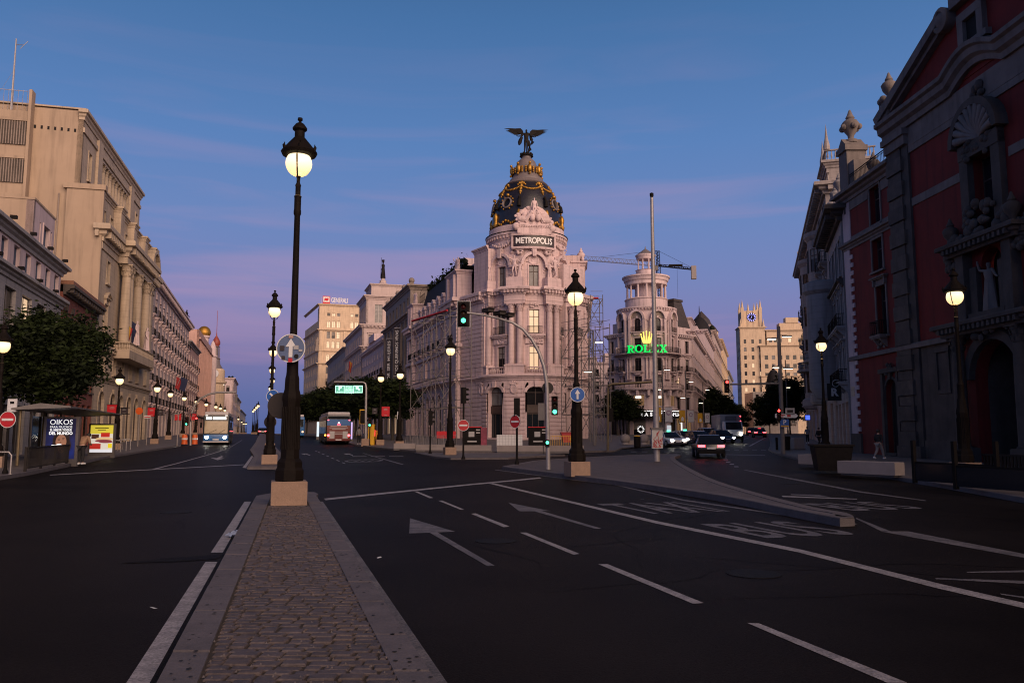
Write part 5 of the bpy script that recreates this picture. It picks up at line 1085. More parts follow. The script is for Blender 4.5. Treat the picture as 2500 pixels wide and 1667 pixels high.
for x0_ in (0, wl - 6.6):
 W_ = 5.2 if x0_ == 0 else 6.8
 part('pavilion', lambda b: (wall(b, W_, -.8, 17.6, [(W_ / 2 - 1.45 if x0_ == 0 else 1.55, W_ / 2 + 1.45 if x0_ == 0 else 4.45, -.3, 6.8, 1.4), (W_ / 2 - .85 if x0_ == 0 else 2.15, W_ / 2 + .85 if x0_ == 0 else 3.85, 8.6, 17.0)], .49), [b.box(q, q + .5, -.1, .02, .4 + i * .55, .86 + i * .55) for i in range(30) for q in (0, W_ - .5)]), M['pink'], met, 0, mtx=ML @ T(x0_, -.5, 0))
 part('roof_pedestal', lambda b: (b.box(.6, W_ - .6, .1, 2.2, 19, 22.6), cornice(b, [(.6, 2.2), (.6, .1), (W_ - .6, .1), (W_ - .6, 2.2)], 22.4, .6, .35), b.box(1.2, 2.0, -.25, .1, 19, 22.4), b.box(W_ - 2.0, W_ - 1.2, -.25, .1, 19, 22.4)), M['pink'], met, 0, mtx=ML @ T(x0_, -.5, 0))
 for k, xx in enumerate((W_ / 2 - .6, W_ / 2 + .5)): statue(met, ML @ T(x0_ + xx, .35, 23.0, .2), 'pink', 2.3, ('reach', 'stand')[k], k == 1, k)
# mansard with dormers, roof garden and plant rooms
facade(met, ML @ T(5.2, .5, 0), wl - 11.8, 18.9, 20.9, 'pink', [dict(z=19.1, h=1.5, w=.95, n=7, win='plain')])
part('mansard', lambda b: b.add([(5.2, .75, 20.85), (wl - 6.6, .75, 20.85), (wl - 6.6, 1.9, 25.0), (5.2, 1.9, 25.0), (wl - 6.6, 9, 25.1), (5.2, 9, 25.1)], [(0, 1, 2, 3), (3, 2, 4, 5)]), M['slate'], met, 0, mtx=ML)
for i in range(7):
 x = 5.2 + (wl - 11.8) * (i + .5) / 7
 part('dormer', lambda b: (b.box(-.8, -.5, -.1, .3, 18.9, 20.9), b.box(.5, .8, -.1, .3, 18.9, 20.9), b.box(-.5, .5, -.1, .3, 20.6, 20.9), cornice(b, [(-.8, .3), (-.8, -.1), (.8, -.1), (.8, .3)], 20.8, .3, .18), b.prism([(-.95, 21.1), (.95, 21.1), (0, 21.75)], -.22, .3)), M['pink'], met, 0, mtx=ML @ T(x, .35, 0))
rng = random.Random(5); b = MB()
for _ in range(900):
 x, y, z = rng.uniform(5.5, wl - 6), rng.uniform(1.7, 2.8), 25.0 + abs(rng.gauss(0, .55)); s_ = rng.uniform(.12, .3); q = Vector((rng.uniform(-1, 1), rng.uniform(-1, 1), rng.uniform(-1, 1))) * s_; u = Vector((rng.uniform(-1, 1), rng.uniform(-1, 1), rng.uniform(-1, 1))) * s_
 p = Vector((x, y, z)); b.add([p - q, p + u, p + q, p - u], [(0, 1, 2, 3)])
put('roof_planting', b.mesh('roof_planting', M['leaf2'], 0), met, mtx=ML, kind='stuff')
part('roof_storey', lambda b: (b.box(3, wl - 13, 6.5, 14, 18, 27.6), b.box(9, 13.5, 6.2, 13, 27.6, 29.6), b.box(0.3, wl - 1, .6, 16, 0, 18.5)), M['whiteren'], met, 0, mtx=ML)
part('roof_railing', lambda b: (rail(b, .6, 5, 1.5, 23.6, 1.3, .3), b.tube([(.6, 1.5, 24.8), (1.2, 1.5, 25.5), (2.4, 1.5, 25.9), (4.6, 1.5, 25.9)], .03, 5)), M['iron'], met, 0, mtx=ML)
# flat quoined bay tying wing and rotunda
a_, b_ = Vector((-6.9, 108.3)), Vector((-3.6, 103.0)); e_ = b_ - a_; MQ = MI @ T(a_.x, a_.y, Z0, math.atan2(e_.y, e_.x)); wq = e_.length
part('quoined_bay', lambda b: (wall(b, wq, -1, 19.0, (), .3, ret=3.0), b.box(wq * .5, wq + .6, .25, 3, 18.9, 24.6), [b.box(-.06, wq - .4, -.08, .02, .3 + i * .56, .79 + i * .56) for i in range(30)], cornice(b, [(0, 3), (0, 0), (wq, 0)], 17.6, 1.35, .8, .62), cornice(b, [(0, 3), (0, 0), (wq, 0)], 7.3, .7, .5), cornice(b, [(wq * .5, 3), (wq * .5, .25), (wq + .6, .25)], 24.4, .6, .3)), M['pink'], met, 0, mtx=MQ)
# wing along the boulevard
a_, b_ = Vector((6.9, 102.6)), Vector((9.9, 106.6)); e_ = b_ - a_; MQ = MI @ T(a_.x, a_.y, Z0, math.atan2(e_.y, e_.x)); wq = e_.length
part('flat_bay', lambda b: (wall(b, wq, -1, 19.0, [(1.6, 2.9, 8.8, 11.7), (1.6, 2.9, 13.3, 16.2), (1.3, 3.2, 0, 6, .95)], .3, ret=2.5), cornice(b, [(0, 2), (0, 0), (wq, 0), (wq, 2)], 17.6, 1.35, .8, .62), cornice(b, [(0, 0), (wq, 0), (wq, 2)], 7.3, .7, .5), b.box(0, wq, .3, 2.5, 19, 22.6), [b.box(wq - .7, wq + .06, -.09, .02, .3 + i * .56, .79 + i * .56) for i in range(30)]), M['pink'], met, 0, mtx=MQ)
for z, h_, ar in ((8.8, 2.9, 0), (13.3, 2.9, 0), (0, 6, .95)): add_window(met, MQ @ T(2.25, 0, z), 1.3 if h_ < 4 else 1.9, h_, ar, 'cas', 'wood', 'glass', 'hood' if z > 9 else 'flat', 'pink', 'iron' if z > 9 else None)
part('column', lambda b: column(b, .7, -.4, 9.3, 17.0, .38, 14), M['pink'], met, 40, mtx=MQ)
MRw = MI @ T(9.9, 106.8, Z0, math.atan2(1, .075))
facade(met, MRw, 32, -1, 18.2, 'pink', [dict(wk, z=13.4, h=2.9, w=1.25, n=8, sur='hood', bal='iron'), dict(wk, z=9.0, h=2.9, w=1.25, n=8, sur='flat'), dict(z=.2, h=6, w=2.4, n=7, arch=1.2, sur='arch')], .5, 'boulevard_wall')
part('boulevard_cornice', lambda b: (cornice(b, [(0, 3), (0, 0), (32, 0)], 17.6, 1.35, .9, .62), cornice(b, [(0, 0), (32, 0)], 7.3, .7, .5), b.box(0, 32, .6, 12, 0, 18.4), b.box(.2, 4.5, .1, 2, 19, 23.4), cornice(b, [(.2, 2), (.2, .1), (4.5, .1), (4.5, 2)], 23.2, .6, .35), b.box(0, 4.2, .8, 3, 19, 24.6)), M['pink'], met, 0, mtx=MRw)
part('roof_urn', lambda b: (urn(b, 1.4, .6, 23.8, 1.4), carving(b, .6, 3.4, 23.6, 24.6, .4, 12, .3, 1)), M['pink'], met, 50, mtx=MRw)
part('cornice_bust', lambda b: (b.sphere((0, 0, .9), (.3, .3, .4), 8, 6), b.sphere((0, 0, .2), (.7, .4, .6), 8, 6)), M['pink'], met, 50, mtx=MRw @ T(3.4, .6, 23.9))

# ================================================================ round-towered corner house with the green sign
p = at(1584, 1060, 165); GX, GY = p.x, 165.; GZ = .15; ga = rad(-8)
gr = thing('round_tower_house', 'white corner house with round tower, open rotunda lantern and curved balconies', 'building', (GX, GY, GZ), ga)
GB = [rad(a) for a in (-62, -21, 21, 62)]; R1 = 5.6; b0, b1 = rad(-110), rad(110)
wk = dict(win='cas', frame='wood', sur='flat', sm='whiteren')
drum(gr, R1, b0, b1, -.5, 26.2, [(a, 21.8, 1.35, 2.7, .65, dict(wk, sur='arch')) for a in GB] + [(a, 17.9, 1.5, 2.6, 0, wk) for a in GB] + [(a, 13.9, 1.4, 2.9, .6, dict(wk, sur='arch')) for a in GB] + [(a, 10.6, 1.5, 2.3, 0, wk) for a in GB] + [(a, 7.0, 2.3, 2.2, 0, dict(win='tri', frame='wood', pane='litdim')) for a in GB] + [(a, .2, 2.6, 4.3, 0, dict(win='plain', frame='iron', pane='glass')) for a in GB], 'whiteren')
for a in GB:
 mt = Matrix.Rotation(a, 4, 'Z') @ T(0, -R1, 0)
 for z in (21.75, 13.85): part('balcony', lambda b: (b.box(-1.2, 1.2, -.6, .1, z - .22, z), b.prism([(-1.0, z - .22), (1.0, z - .22), (.5, z - .7), (-.5, z - .7)], -.4, .1)), M['whiteren'], gr, 0, mtx=mt); part('railing', lambda b: rail(b, -1.1, 1.1, -.52, z, 1.0), M['iron'], gr, 0, mtx=mt)
 part('arch_hood', lambda b: ([b.prism([o1, o2, i2, i1], -.6, .3) for o1, o2, i1, i2 in zip(arc_pts(3.4, 24.3, 1.9, 10)[:-1], arc_pts(3.4, 24.3, 1.9, 10)[1:], arc_pts(2.6, 24.3, 1.5, 10)[:-1], arc_pts(2.6, 24.3, 1.5, 10)[1:])], [b.box(s * 1.5 - .25, s * 1.5 + .25, -.45, .2, 17.8, 24.3) for s in (-1, 1)]), M['whiteren'], gr, 0, mtx=mt)
 part('mosaic', lambda b: b.prism([(x, z) for x, z in arc_pts(2.6, 24.5, 1.3, 10)], -.04, .05), M['brownst'], gr, 0, mtx=mt)
 part('lit_panel', lambda b: b.box(-.7, .5, -.02, .04, 8.5, 8.95), M['litwhite'], gr, 0, mtx=mt @ T(0, .12, 0)) if abs(a) < 1 else None
for a in (-1.43, -.715, 0., .715, 1.43):
 for s in (-1, 1): part('column', lambda b: (column(b, 0, 0, 12.2, 16.6, .24, 10), column(b, 0, 0, 17.9, 24.0, .2, 8, 'dor')), M['whiteren'], gr, mtx=Matrix.Rotation(a + s * rad(3.4), 4, 'Z') @ T(0, -R1 - .2, 0))
rp = ringpath(R1, b0, b1, 36)
b = MB(); cornice(b, rp, 16.5, .8, .5); cornice(b, rp, 26.0, .8, .6, .5); b.sweep([(-.2, 17.3), (1.25, 17.3), (1.3, 17.55), (-.2, 17.6)], rp); b.sweep([(-.2, 17.0), (.9, 17.15), (.9, 17.3), (-.2, 17.3)], rp); b.sweep([(-.2, 10.0), (1.2, 10.2), (1.25, 10.5), (-.2, 10.55)], rp); cornice(b, rp, 5.9, .6, .4); cornice(b, rp, 20.9, .45, .3); put('cornice', b.mesh('cornice', M['whiteren'], 25), gr)
b = MB()
bp = ringpath(R1 + 1.15, rad(-80), rad(80), 40)
for z in (17.6, 18.55): b.sweep([(-.03, z), (.03, z), (.03, z + .06), (-.03, z + .06)], bp)
b.along(bp, .2, lambda: b.box(-.02, .02, -.02, .02, 17.6, 18.6)); put('long_railing', b.mesh('long_railing', M['iron'], 0), gr)
[part('railing_pier', lambda b: b.cbox(pol(R1 + 1.1, a, 18.2)[:], .35, .35, 1.5, a), M['whiteren'], gr, 0) for a in (-1.2, -.4, .4, 1.2)]
part('stone_balustrade', lambda b: (balustrade(b, ringpath(R1 + 1.05, rad(-85), rad(85), 30), 10.5, 1.0, .3)), M['whiteren'], gr, 0)
[part('bracket', lambda b: b.cbox(pol(R1 + .5, a, 9.6)[:], .5, 1.1, 1.2, a), M['whiteren'], gr, 0) for a in [rad(-80 + 20 * i) for i in range(9)]]
# upper drum, ring colonnade, lantern
part('tower_drum', lambda b: (b.lathe([(4.3, 26), (4.3, 28.6), (4.5, 28.8), (4.3, 29.0), (2.3, 29.0), (2.3, 32.0)], 36)), M['whiteren'], gr, 30)
for i in range(14): part('column', lambda b: column(b, 0, 0, 28.9, 31.8, .22, 9, 'dor'), M['whiteren'], gr, mtx=Matrix.Rotation(TAU * i / 14, 4, 'Z') @ T(0, -3.95, 0))
part('ring_cornice', lambda b: b.lathe([(3.5, 31.8), (4.3, 31.8), (4.3, 32.5), (4.5, 32.6), (4.7, 33.2), (4.9, 33.3), (4.9, 33.6), (4.5, 33.7), (2.0, 33.9)], 40), M['whiteren'], gr, 30)
part('lantern_base', lambda b: b.lathe([(2.0, 33.8), (2.0, 35.0), (2.15, 35.1), (1.6, 35.2)], 24), M['whiteren'], gr, 30)
for i in range(8): part('lantern_column', lambda b: column(b, 0, 0, 35.1, 37.4, .16, 8, 'dor'), M['whiteren'], gr, mtx=Matrix.Rotation(TAU * (i + .5) / 8, 4, 'Z') @ T(0, -1.6, 0))
part('lantern_cornice', lambda b: b.lathe([(1.4, 37.4), (1.85, 37.4), (1.95, 37.9), (2.1, 38.1), (2.1, 38.3), (1.9, 38.4)], 24), M['whiteren'], gr, 30); part('lantern_roof', lambda b: b.lathe([(2.0, 38.35), (.15, 39.7), (.05, 40.2), (0, 40.3)], 16), M['zinc'], gr, 0)
# wings
MW1 = T(-5.2, 3.0, 0, rad(90 + 12)) ; MW1 = Matrix.Translation((-6.2, 20, 0)) @ Matrix.Rotation(rad(-86), 4, 'Z')
facade(gr, MW1, 19, -.5, 22.5, 'whiteren', [dict(z=z, h=2.4, w=1.2, n=5, sur='flat', bal='iron') for z in (6.5, 10.5, 14.2, 18)] + [dict(z=.3, h=4, w=2.4, n=4)])
part('wing_cornice', lambda b: (cornice(b, [(0, 3), (0, 0), (19, 0), (19, 2)], 22.2, .9, .7, .8), b.box(6, 19, .3, 5, 23, 25.5), cornice(b, [(6, 5), (6, .3), (19, .3), (19, 4)], 25.2, .6, .4)), M['whiteren'], gr, 0, mtx=MW1)
ya_, yb_ = Vector((GX + 4.9, 163.2)), Vector((GX + 9.6, 167.4)); ye_ = yb_ - ya_; wb = ye_.length; MBy = T(GX, GY, GZ, ga).inverted() @ T(ya_.x, ya_.y, GZ, math.atan2(ye_.y, ye_.x))
facade(gr, MBy, wb, -.5, 21.4, 'whiteren', [dict(z=z, h=2.5, w=1.2, n=2, sur='hood' if z < 17 else 'flat', bal='iron' if z in (10.4, 14.2) else None, bw=2.2) for z in (6.4, 10.4, 14.2, 18.0)] + [dict(z=.3, h=4.4, w=2.2, n=2, pane='litdim', win='tri')])
part('bay_cornice', lambda b: (cornice(b, [(0, 3), (0, 0), (wb, 0), (wb, 4)], 21.0, .9, .8, .7), cornice(b, [(0, 0), (wb, 0)], 17.2, .5, .4), b.box(.2, wb - .2, .4, 5, -.4, 21.2), b.box(1.6, wb + .6, .5, 5, 21.8, 23.4)), M['whiteren'], gr, 0, mtx=MBy)
part('mansard_tower', lambda b: b.add([(2, .6, 23.4), (wb + .6, .6, 23.4), (wb + .6, 6, 23.4), (2, 6, 23.4), (3, 1.8, 29), (wb - .6, 1.8, 29), (wb - .6, 5, 29), (3, 5, 29)], [(0, 1, 5, 4), (1, 2, 6, 5), (2, 3, 7, 6), (3, 0, 4, 7), (4, 5, 6, 7)]), M['slatebrown'], gr, 0, mtx=MBy); part('mansard_cap', lambda b: b.box(2.8, wb - .4, 1.6, 5.2, 29, 29.5), M['slatebrown'], gr, 0, mtx=MBy)
xa_, xb_ = Vector((GX - 7.6, 168.0)), Vector((GX - 4.9, 163.2)); xe_ = xb_ - xa_; MBx = T(GX, GY, GZ, ga).inverted() @ T(xa_.x, xa_.y, GZ, math.atan2(xe_.y, xe_.x)); wx = xe_.length
facade(gr, MBx, wx, -.5, 21.4, 'whiteren', [dict(z=z, h=2.5, w=1.1, n=2, sur='flat', bal='iron' if z in (10.4, 14.2) else None, bw=2.0) for z in (6.4, 10.4, 14.2, 18.0)] + [dict(z=.3, h=4.4, w=2.0, n=2, win='tri')]); part('bay_cornice', lambda b: (cornice(b, [(0, 3), (0, 0), (wx, 0)], 21.0, .9, .8, .7), b.box(.2, wx, .4, 5, -.4, 21.2), b.box(.8, wx, .6, 5, 21.8, 24.2)), M['whiteren'], gr, 0, mtx=MBx)
dv = Vector((.30, 1)).normalized(); pw = yb_; MG = T(GX, GY, GZ, ga).inverted() @ T(pw.x, pw.y, GZ, math.atan2(dv.y, dv.x))
facade(gr, MG, 46, -.5, 22.3, 'whiteren', [dict(z=z, h=2.5, w=1.3, n=11, sur='flat', bal='iron' if z in (10.4, 14.2) else None, bw=2.2) for z in (6.4, 10.4, 14.2, 18.2)] + [dict(z=.3, h=4.4, w=2.8, n=10, pane='litdim', win='tri')])
part('wing_cornice', lambda b: (cornice(b, [(0, 4), (0, 0), (46, 0), (46, 5)], 22, .9, .8, .8), b.box(0, 46, .5, 14, 0, 22), b.box(2, 12, .2, 6, 22.9, 25.6), cornice(b, [(2, 6), (2, .2), (12, .2), (12, 6)], 25.4, .6, .4)), M['whiteren'], gr, 0, mtx=MG)
# shop front
part('shop_fascia', lambda b: b.sweep([(-.3, 4.6), (1.5, 4.7), (1.5, 5.85), (1.3, 5.95), (-.3, 6.0)], ringpath(R1, rad(-72), rad(72), 24)), M['black'], gr, 25)
part('fascia_light', lambda b: b.sweep([(1.5, 5.9), (1.6, 5.9), (1.6, 6.02), (1.5, 6.02)], ringpath(R1, rad(-72), rad(72), 24)), M['litwhite'], gr, 0)
lw = mat('white_neon', (.8, .8, .8), .4, 0, emit=(1, 1, 1), estr=.95)
for i, c in enumerate('GRASSY'): a = rad(-20 + i * 7.6); put('letter', text_mesh(c, 1.0, lw, .04, .03), gr, mtx=Matrix.Rotation(a, 4, 'Z') @ Matrix.Translation((0, -R1 - 1.56, 5.28)) @ UPR)
for i in range(7): part('lit_mark', lambda b: (b.box(-.3, -.12, -.04, 0, -.32, .32), b.box(-.12, .28, -.04, 0, -.32 + .2 * (i % 3), -.16 + .2 * (i % 3))), lw, gr, 0, mtx=Matrix.Rotation(rad(32 + i * 5.4), 4, 'Z') @ T(0, -R1 - 1.52, 5.28))
for k, (a, s_) in enumerate(((-.25, .85), (1.1, .6))):
 mt = Matrix.Rotation(a, 4, 'Z') @ Matrix.Translation((0, -R1 - 1.2, 2.4 if k == 0 else 4.0)) @ UPR
 part('shop_clock', lambda b: b.lathe([(s_ * .95, -.1), (s_ * .95, .05)], 18), M['iron'], gr, mtx=mt)
 part('clock_face', lambda b: [b.box(-.05, .05, s_ * .5, s_ * .85, .06, .1) if 0 else b.add([(s_ * r_ * math.cos(t + w_), s_ * r_ * math.sin(t + w_), .08) for r_, w_ in ((.45, -.12), (.85, -.12), (.85, .12), (.45, .12))], [(0, 1, 2, 3)]) for t in [i * TAU / 12 for i in range(12)]], lw, gr, 0, mtx=mt)
part('shop_light', lambda b: [b.box(-.15, .15, -.1, .1, .4, 4.4)], lw, gr, 0, mtx=Matrix.Rotation(rad(68), 4, 'Z') @ T(0, -R1 - 1.3, 0)); part('shop_window_light', lambda b: b.box(-.5, .5, -.05, .05, .5, 3.2), mat('shop_glow', (.5, .5, .5), .4, .5, 2, emit=(.8, .9, 1), estr=.5), gr, 0, mtx=Matrix.Rotation(rad(38), 4, 'Z') @ T(0, -R1 - .6, 0))

# green letters and gold crown on the curved balcony
gn = mat('green_neon', (.0, .4, .1), .4, 0, emit=(.0, .8, .10), estr=1.0); gy = mat('yellow_neon', (.6, .5, .1), .4, 0, emit=(1, .80, .12), estr=1.5)
sg = thing('neon_sign', 'green neon capitals with gold crown on the curved balcony of the round tower house', 'sign', (GX, GY, GZ), ga)
U = .01
def serif(polys): return polys
GL = {'R': [[(0, 0), (.42, 0), (.42, .1), (.33, .13), (.33, .87), (.42, .9), (.42, 1), (0, 1), (0, .9), (.1, .87), (.1, .13), (0, .1)], [(.33, .88), (.62, .88), (.68, .8), (.68, .62), (.62, .56), (.33, .56), (.33, .44), (.66, .44), (.85, .54), (.9, .72), (.85, .9), (.7, 1), (.33, 1)], [(.42, .46), (.62, .46), (.86, .1), (.98, .08), (.98, 0), (.7, 0)]],
  'L': [[(0, 0), (.85, 0), (.88, .34), (.78, .34), (.7, .12), (.34, .12), (.34, .88), (.45, .9), (.45, 1), (0, 1), (0, .9), (.1, .88), (.1, .12), (0, .1)]],
  'E': [[(0, 0), (.86, 0), (.9, .3), (.8, .3), (.72, .12), (.34, .12), (.34, .44), (.56, .44), (.6, .34), (.68, .34), (.68, .66), (.6, .66), (.56, .56), (.34, .56), (.34, .88), (.7, .88), (.78, .72), (.87, .72), (.84, 1), (0, 1), (0, .9), (.1, .88), (.1, .12), (0, .1)]],
  'X': [[(0, 0), (.36, 0), (.36, .1), (.26, .12), (.48, .42), (.68, .12), (.58, .1), (.58, 0), (1.05, 0), (1.05, .1), (.95, .12), (.62, .56), (.86, .88), (.98, .9), (.98, 1), (.64, 1), (.64, .9), (.72, .88), (.52, .64), (.36, .88), (.44, .9), (.44, 1), (0, 1), (0, .9), (.1, .88), (.4, .5), (.12, .12), (0, .1)]]}
ang = rad(-35)
for c in 'ROLEX':
 b = MB(); H = 1.5
 if c == 'O':
  for i in range(24):
   t0, t1 = TAU * i / 24, TAU * (i + 1) / 24; b.prism([(.55 + .55 * math.cos(t0), .5 + .5 * math.sin(t0)), (.55 + .55 * math.cos(t1), .5 + .5 * math.sin(t1)), (.55 + .30 * math.cos(t1), .5 + .40 * math.sin(t1)), (.55 + .30 * math.cos(t0), .5 + .40 * math.sin(t0))], -.08, .08)
  wdt = 1.1
 else:
  for pl in GL[c]: b.prism(pl, -.08, .08)
  wdt = 1.0
 st_ = wdt * H * 1.06 / (R1 + 1.4); a = ang + st_ / 2; ang += st_
 put('letter', b.mesh('letter', gn, 0), sg, mtx=Matrix.Rotation(a, 4, 'Z') @ Matrix.Translation((-wdt * H / 2, -R1 - 1.45, 17.45)) @ Matrix.Diagonal((H, 1, H, 1)))
def crown(b):
 xs5 = (-.95, -.52, 0, .52, .95); zs5 = (1.45, 1.75, 1.9, 1.75, 1.45)
 for x, z in zip(xs5, zs5):
  b.prism([(x * .62 - .15, .3), (x * .62 + .15, .3), (x + .035, z), (x - .035, z)], -.05, .05); b.sphere((x, 0, z + .08), .13, 8, 6)
 b.prism([(-.62, .0), (.62, .0), (.72, .34), (-.72, .34)], -.06, .06)
part('crown', crown, gy, sg, 0, mtx=Matrix.Rotation(rad(-1), 4, 'Z') @ Matrix.Translation((-.15, -R1 - 1.3, 19.25)) @ Matrix.Diagonal((1.15, 1, 1.15, 1)))
part('sign_frame', lambda b: b.sweep([(1.32, 18.2), (1.36, 18.2), (1.36, 18.26), (1.32, 18.26)], ringpath(R1, rad(-36), rad(36), 12)), M['iron'], sg, 0)

# ================================================================ boulevard, far side
fb = lambda y: (pw.x + .30 * (y - pw.y) + .0, y)
def gran(name, label, ya, yb, h, m, fl=3.7, extra=None, bal=True, n=None, line=fb, rev=False):
 r, w = bldg(name, label, line(ya), line(yb)) if not rev else bldg(name, label, line(yb), line(ya))
 n = n or max(3, int(w / 4.6))
 facade(r, I4, w, -.5, h, m, [dict(z=6.0 + fl * k, h=2.3, w=1.25, n=n, sur='flat', bal='iron' if bal and k % 2 == 0 else None, bw=2.0) for k in range(int((h - 6) / fl))] + [dict(z=.3, h=4.2, w=2.4, n=n, pane='litdim', win='tri')])
 part('cornice', lambda b: (cornice(b, [(0, 5), (0, 0), (w, 0), (w, 5)], h - .3, 1.0, .9, 1.0), cornice(b, [(0, 0), (w, 0)], 5.0, .5, .4)), M[m], r, 0); body(r, w, 16, h - .2, m)
 return r, w
r, w = gran('domed_roof_house', 'pale house with dark pointed dome down the boulevard past the round tower house', 214, 262, 27, 'whiteren')
part('dome_base', lambda b: b.box(w - 9, w - .5, .4, 8, 26, 30), M['whiteren'], r, 0); part('dome', lambda b: b.lathe([(3.7, 29.9), (3.7, 31), (3.4, 33), (2.7, 35), (1.6, 36.6), (.6, 37.4), (.5, 38), (.2, 38.3), (.08, 41), (0, 41.1)], 16, (w - 5, 4)), M['slate'], r, 40)
part('roof_block', lambda b: b.box(2, w - 14, 2, 12, 26, 29), M['whiteren'], r, 0)
r, w = gran('ornate_pink_house', 'ornate house with stepped roofline farther along the boulevard', 262.5, 320, 33, 'pinkst'); part('roof_turret', lambda b: (b.box(2, 8, 1, 7, 33, 36), b.box(20, 40, 3, 10, 33, 36)), M['pinkst'], r, 0); part('turret_roof', lambda b: b.lathe([(3.4, 36), (2.6, 38), (0, 41)], 8, (5, 4)), M['slatebrown'], r, 0)
part('roof_planting', lambda b: [b.sphere((random.uniform(0, 12), .5, 34 + random.random()), .9, 6, 4) for _ in range(10)], M['leaf2'], r)
r, w = gran('tall_cream_house', 'tall cream house with corner turret near the skyscraper', 320.5, 390, 37, 'sand'); part('roof_turret', lambda b: b.lathe([(3, 37), (3, 41), (3.2, 41.2)], 10, (6, 4)), M['sand'], r); part('turret_roof', lambda b: b.lathe([(3.2, 41.1), (2, 43), (0, 45)], 10, (6, 4)), M['slatebrown'], r)
gran('far_grey_house', 'grey house at the far bend of the boulevard below the skyscraper', 390.5, 470, 30, 'greyst')
# stepped skyscraper with clock
p = at(1813, 1040, 520); q = at(1905, 1040, 520)
r = thing('clock_skyscraper', 'stepped sandstone skyscraper with lit blue clock at the end of the boulevard', 'building', (p.x, 520, gz(520)), rad(-6))
facade(r, I4, 16, 0, 68, 'sand', [dict(z=6 + 5.2 * k, h=2.6, w=1.6, xs=[3.2, 8, 12.8], win='plain', lit=.12) for k in range(11)])
side(r, 0, 0, 68, 14, 'sand', [dict(z=6 + 5.2 * k, h=2.6, w=1.6, n=3, win='plain') for k in range(11)])
facade(r, T(12.5, -1.5, 0), 38, 0, 56, 'sand', [dict(z=8 + 5.6 * k, h=2.8, w=2.2, xs=[3.5 + 4.4 * j for j in range(8)], win='plain', frame='whitewood', lit=.08) for k in range(8)])
facade(r, T(17, .5, 0), 34, 56, 66, 'sand', [dict(z=58.6, h=2.6, w=2.0, xs=[2.4, 5.4, 8.4, 14.5, 20.5, 26, 29], win='plain', frame='whitewood')])
part('cornice', lambda b: (cornice(b, [(12.5, 10), (12.5, -1.5), (50.5, -1.5)], 55.5, 1.0, 1.2), cornice(b, [(17, 8), (17, .5), (51, .5)], 65.5, 1.2, 1.2), cornice(b, [(0, 12), (0, 0), (16, 0), (16, 6)], 67.5, 1.2, 1.0), cornice(b, [(12.5, 10), (12.5, -1.5), (50.5, -1.5)], 36, .8, .8)), M['sand'], r, 0)
part('body', lambda b: (b.box(.6, 15.4, .6, 14, 0, 67.8), b.box(13, 50, -1, 14, 0, 55.8), b.box(17.5, 50.5, 1.1, 14, 55, 65.8), b.box(26, 42, 4, 12, 66, 71.5), b.box(30, 38, 3.5, 10, 71.5, 75), b.box(43, 50, 2, 12, 66, 68.5), b.box(2.2, 14, 1.6, 12, 68, 79.5)), M['sand'], r, 0)
[part('tower_pinnacle', lambda b: (b.box(x - .9, x + .9, y - .9, y + .9, 68, z), b.lathe([(.9, z), (.5, z + 2.5), (0, z + 5.5)], 8, (x, y))), M['sand'], r, 0) for x, y, z in ((2.4, 1.8, 81.5), (13.8, 1.8, 81.5), (2.4, 11.8, 81.5), (13.8, 11.8, 81.5), (6.2, 2.2, 79.4), (10, 2.2, 79.4), (.8, .5, 69), (15.2, .5, 69))]
part('clock', lambda b: b.lathe([(2.9, 0), (2.9, .3)], 24), M['iron'], r, mtx=Matrix.Translation((8.1, 1.4, 75.2)) @ UPR)
part('clock_light', lambda b: [b.add([(r_ * math.cos(t + w_), r_ * math.sin(t + w_), .35) for r_, w_ in ((1.7, -.10), (2.8, -.10), (2.8, .10), (1.7, .10))], [(0, 1, 2, 3)]) for t in [i * TAU / 12 for i in range(12)]] + [b.add([(-.15, 0, .36), (.15, 0, .36), (-.9, -1.4, .36)], [(0, 1, 2)]), b.add([(-.12, 0, .36), (.12, 0, .36), (.3, 1.6, .36)], [(0, 1, 2)])], mat('blue_clock_light', (.2, .2, .8), .4, 0, emit=(.35, .35, 1), estr=1.6), r, 0, mtx=Matrix.Translation((8.1, 1.4, 75.2)) @ UPR)
p = at(1893, 1000, 330); r = thing('slate_dome_house', 'pale house with slate bullet dome in front of the skyscraper', 'building', (p.x, 330, gz(330)), rad(0))
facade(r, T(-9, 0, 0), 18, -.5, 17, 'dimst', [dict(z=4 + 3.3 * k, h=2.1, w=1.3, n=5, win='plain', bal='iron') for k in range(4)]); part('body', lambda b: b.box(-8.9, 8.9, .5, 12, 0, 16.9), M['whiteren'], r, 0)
part('dome', lambda b: b.lathe([(3, 17), (3, 19), (3.2, 19.2), (2.9, 19.6), (2.8, 22), (2.2, 24.4), (1.2, 26), (.5, 26.5), (.5, 27.6), (0, 29)], 16, (1, 4)), M['slate'], r, 40)

# house closing the side street between the two corner buildings
q = at(1412, 1050, 215); r, w = bldg('side_street_house', 'pale house with roof terrace seen between the domed building and the round tower', (q.x, 215), (q.x + 13.5, 215))
facade(r, I4, w, -.5, 18.6, 'whiteren', [dict(z=5 + 3.4 * k, h=2.0, w=1.1, n=4, win='plain', bal='iron') for k in range(4)]); body(r, w, 12, 18.5, 'whiteren'); part('cornice', lambda b: (cornice(b, [(0, 5), (0, 0), (w, 0), (w, 5)], 18.3, .7, .6), b.box(w * .55, w - .5, 1.5, 8, 19, 21.6), b.box(1, w * .4, 2, 8, 19, 20.6)), M['whiteren'], r, 0)
part('roof_railing', lambda b: rail(b, .3, w - .3, .2, 19, 1.0, .3), M['iron'], r, 0)

# ================================================================ boulevard, church side
fr_ = lambda y: (24.9 + .30 * (y - 59.8), y)
fr3 = lambda y: (.366 * y + .2, y)
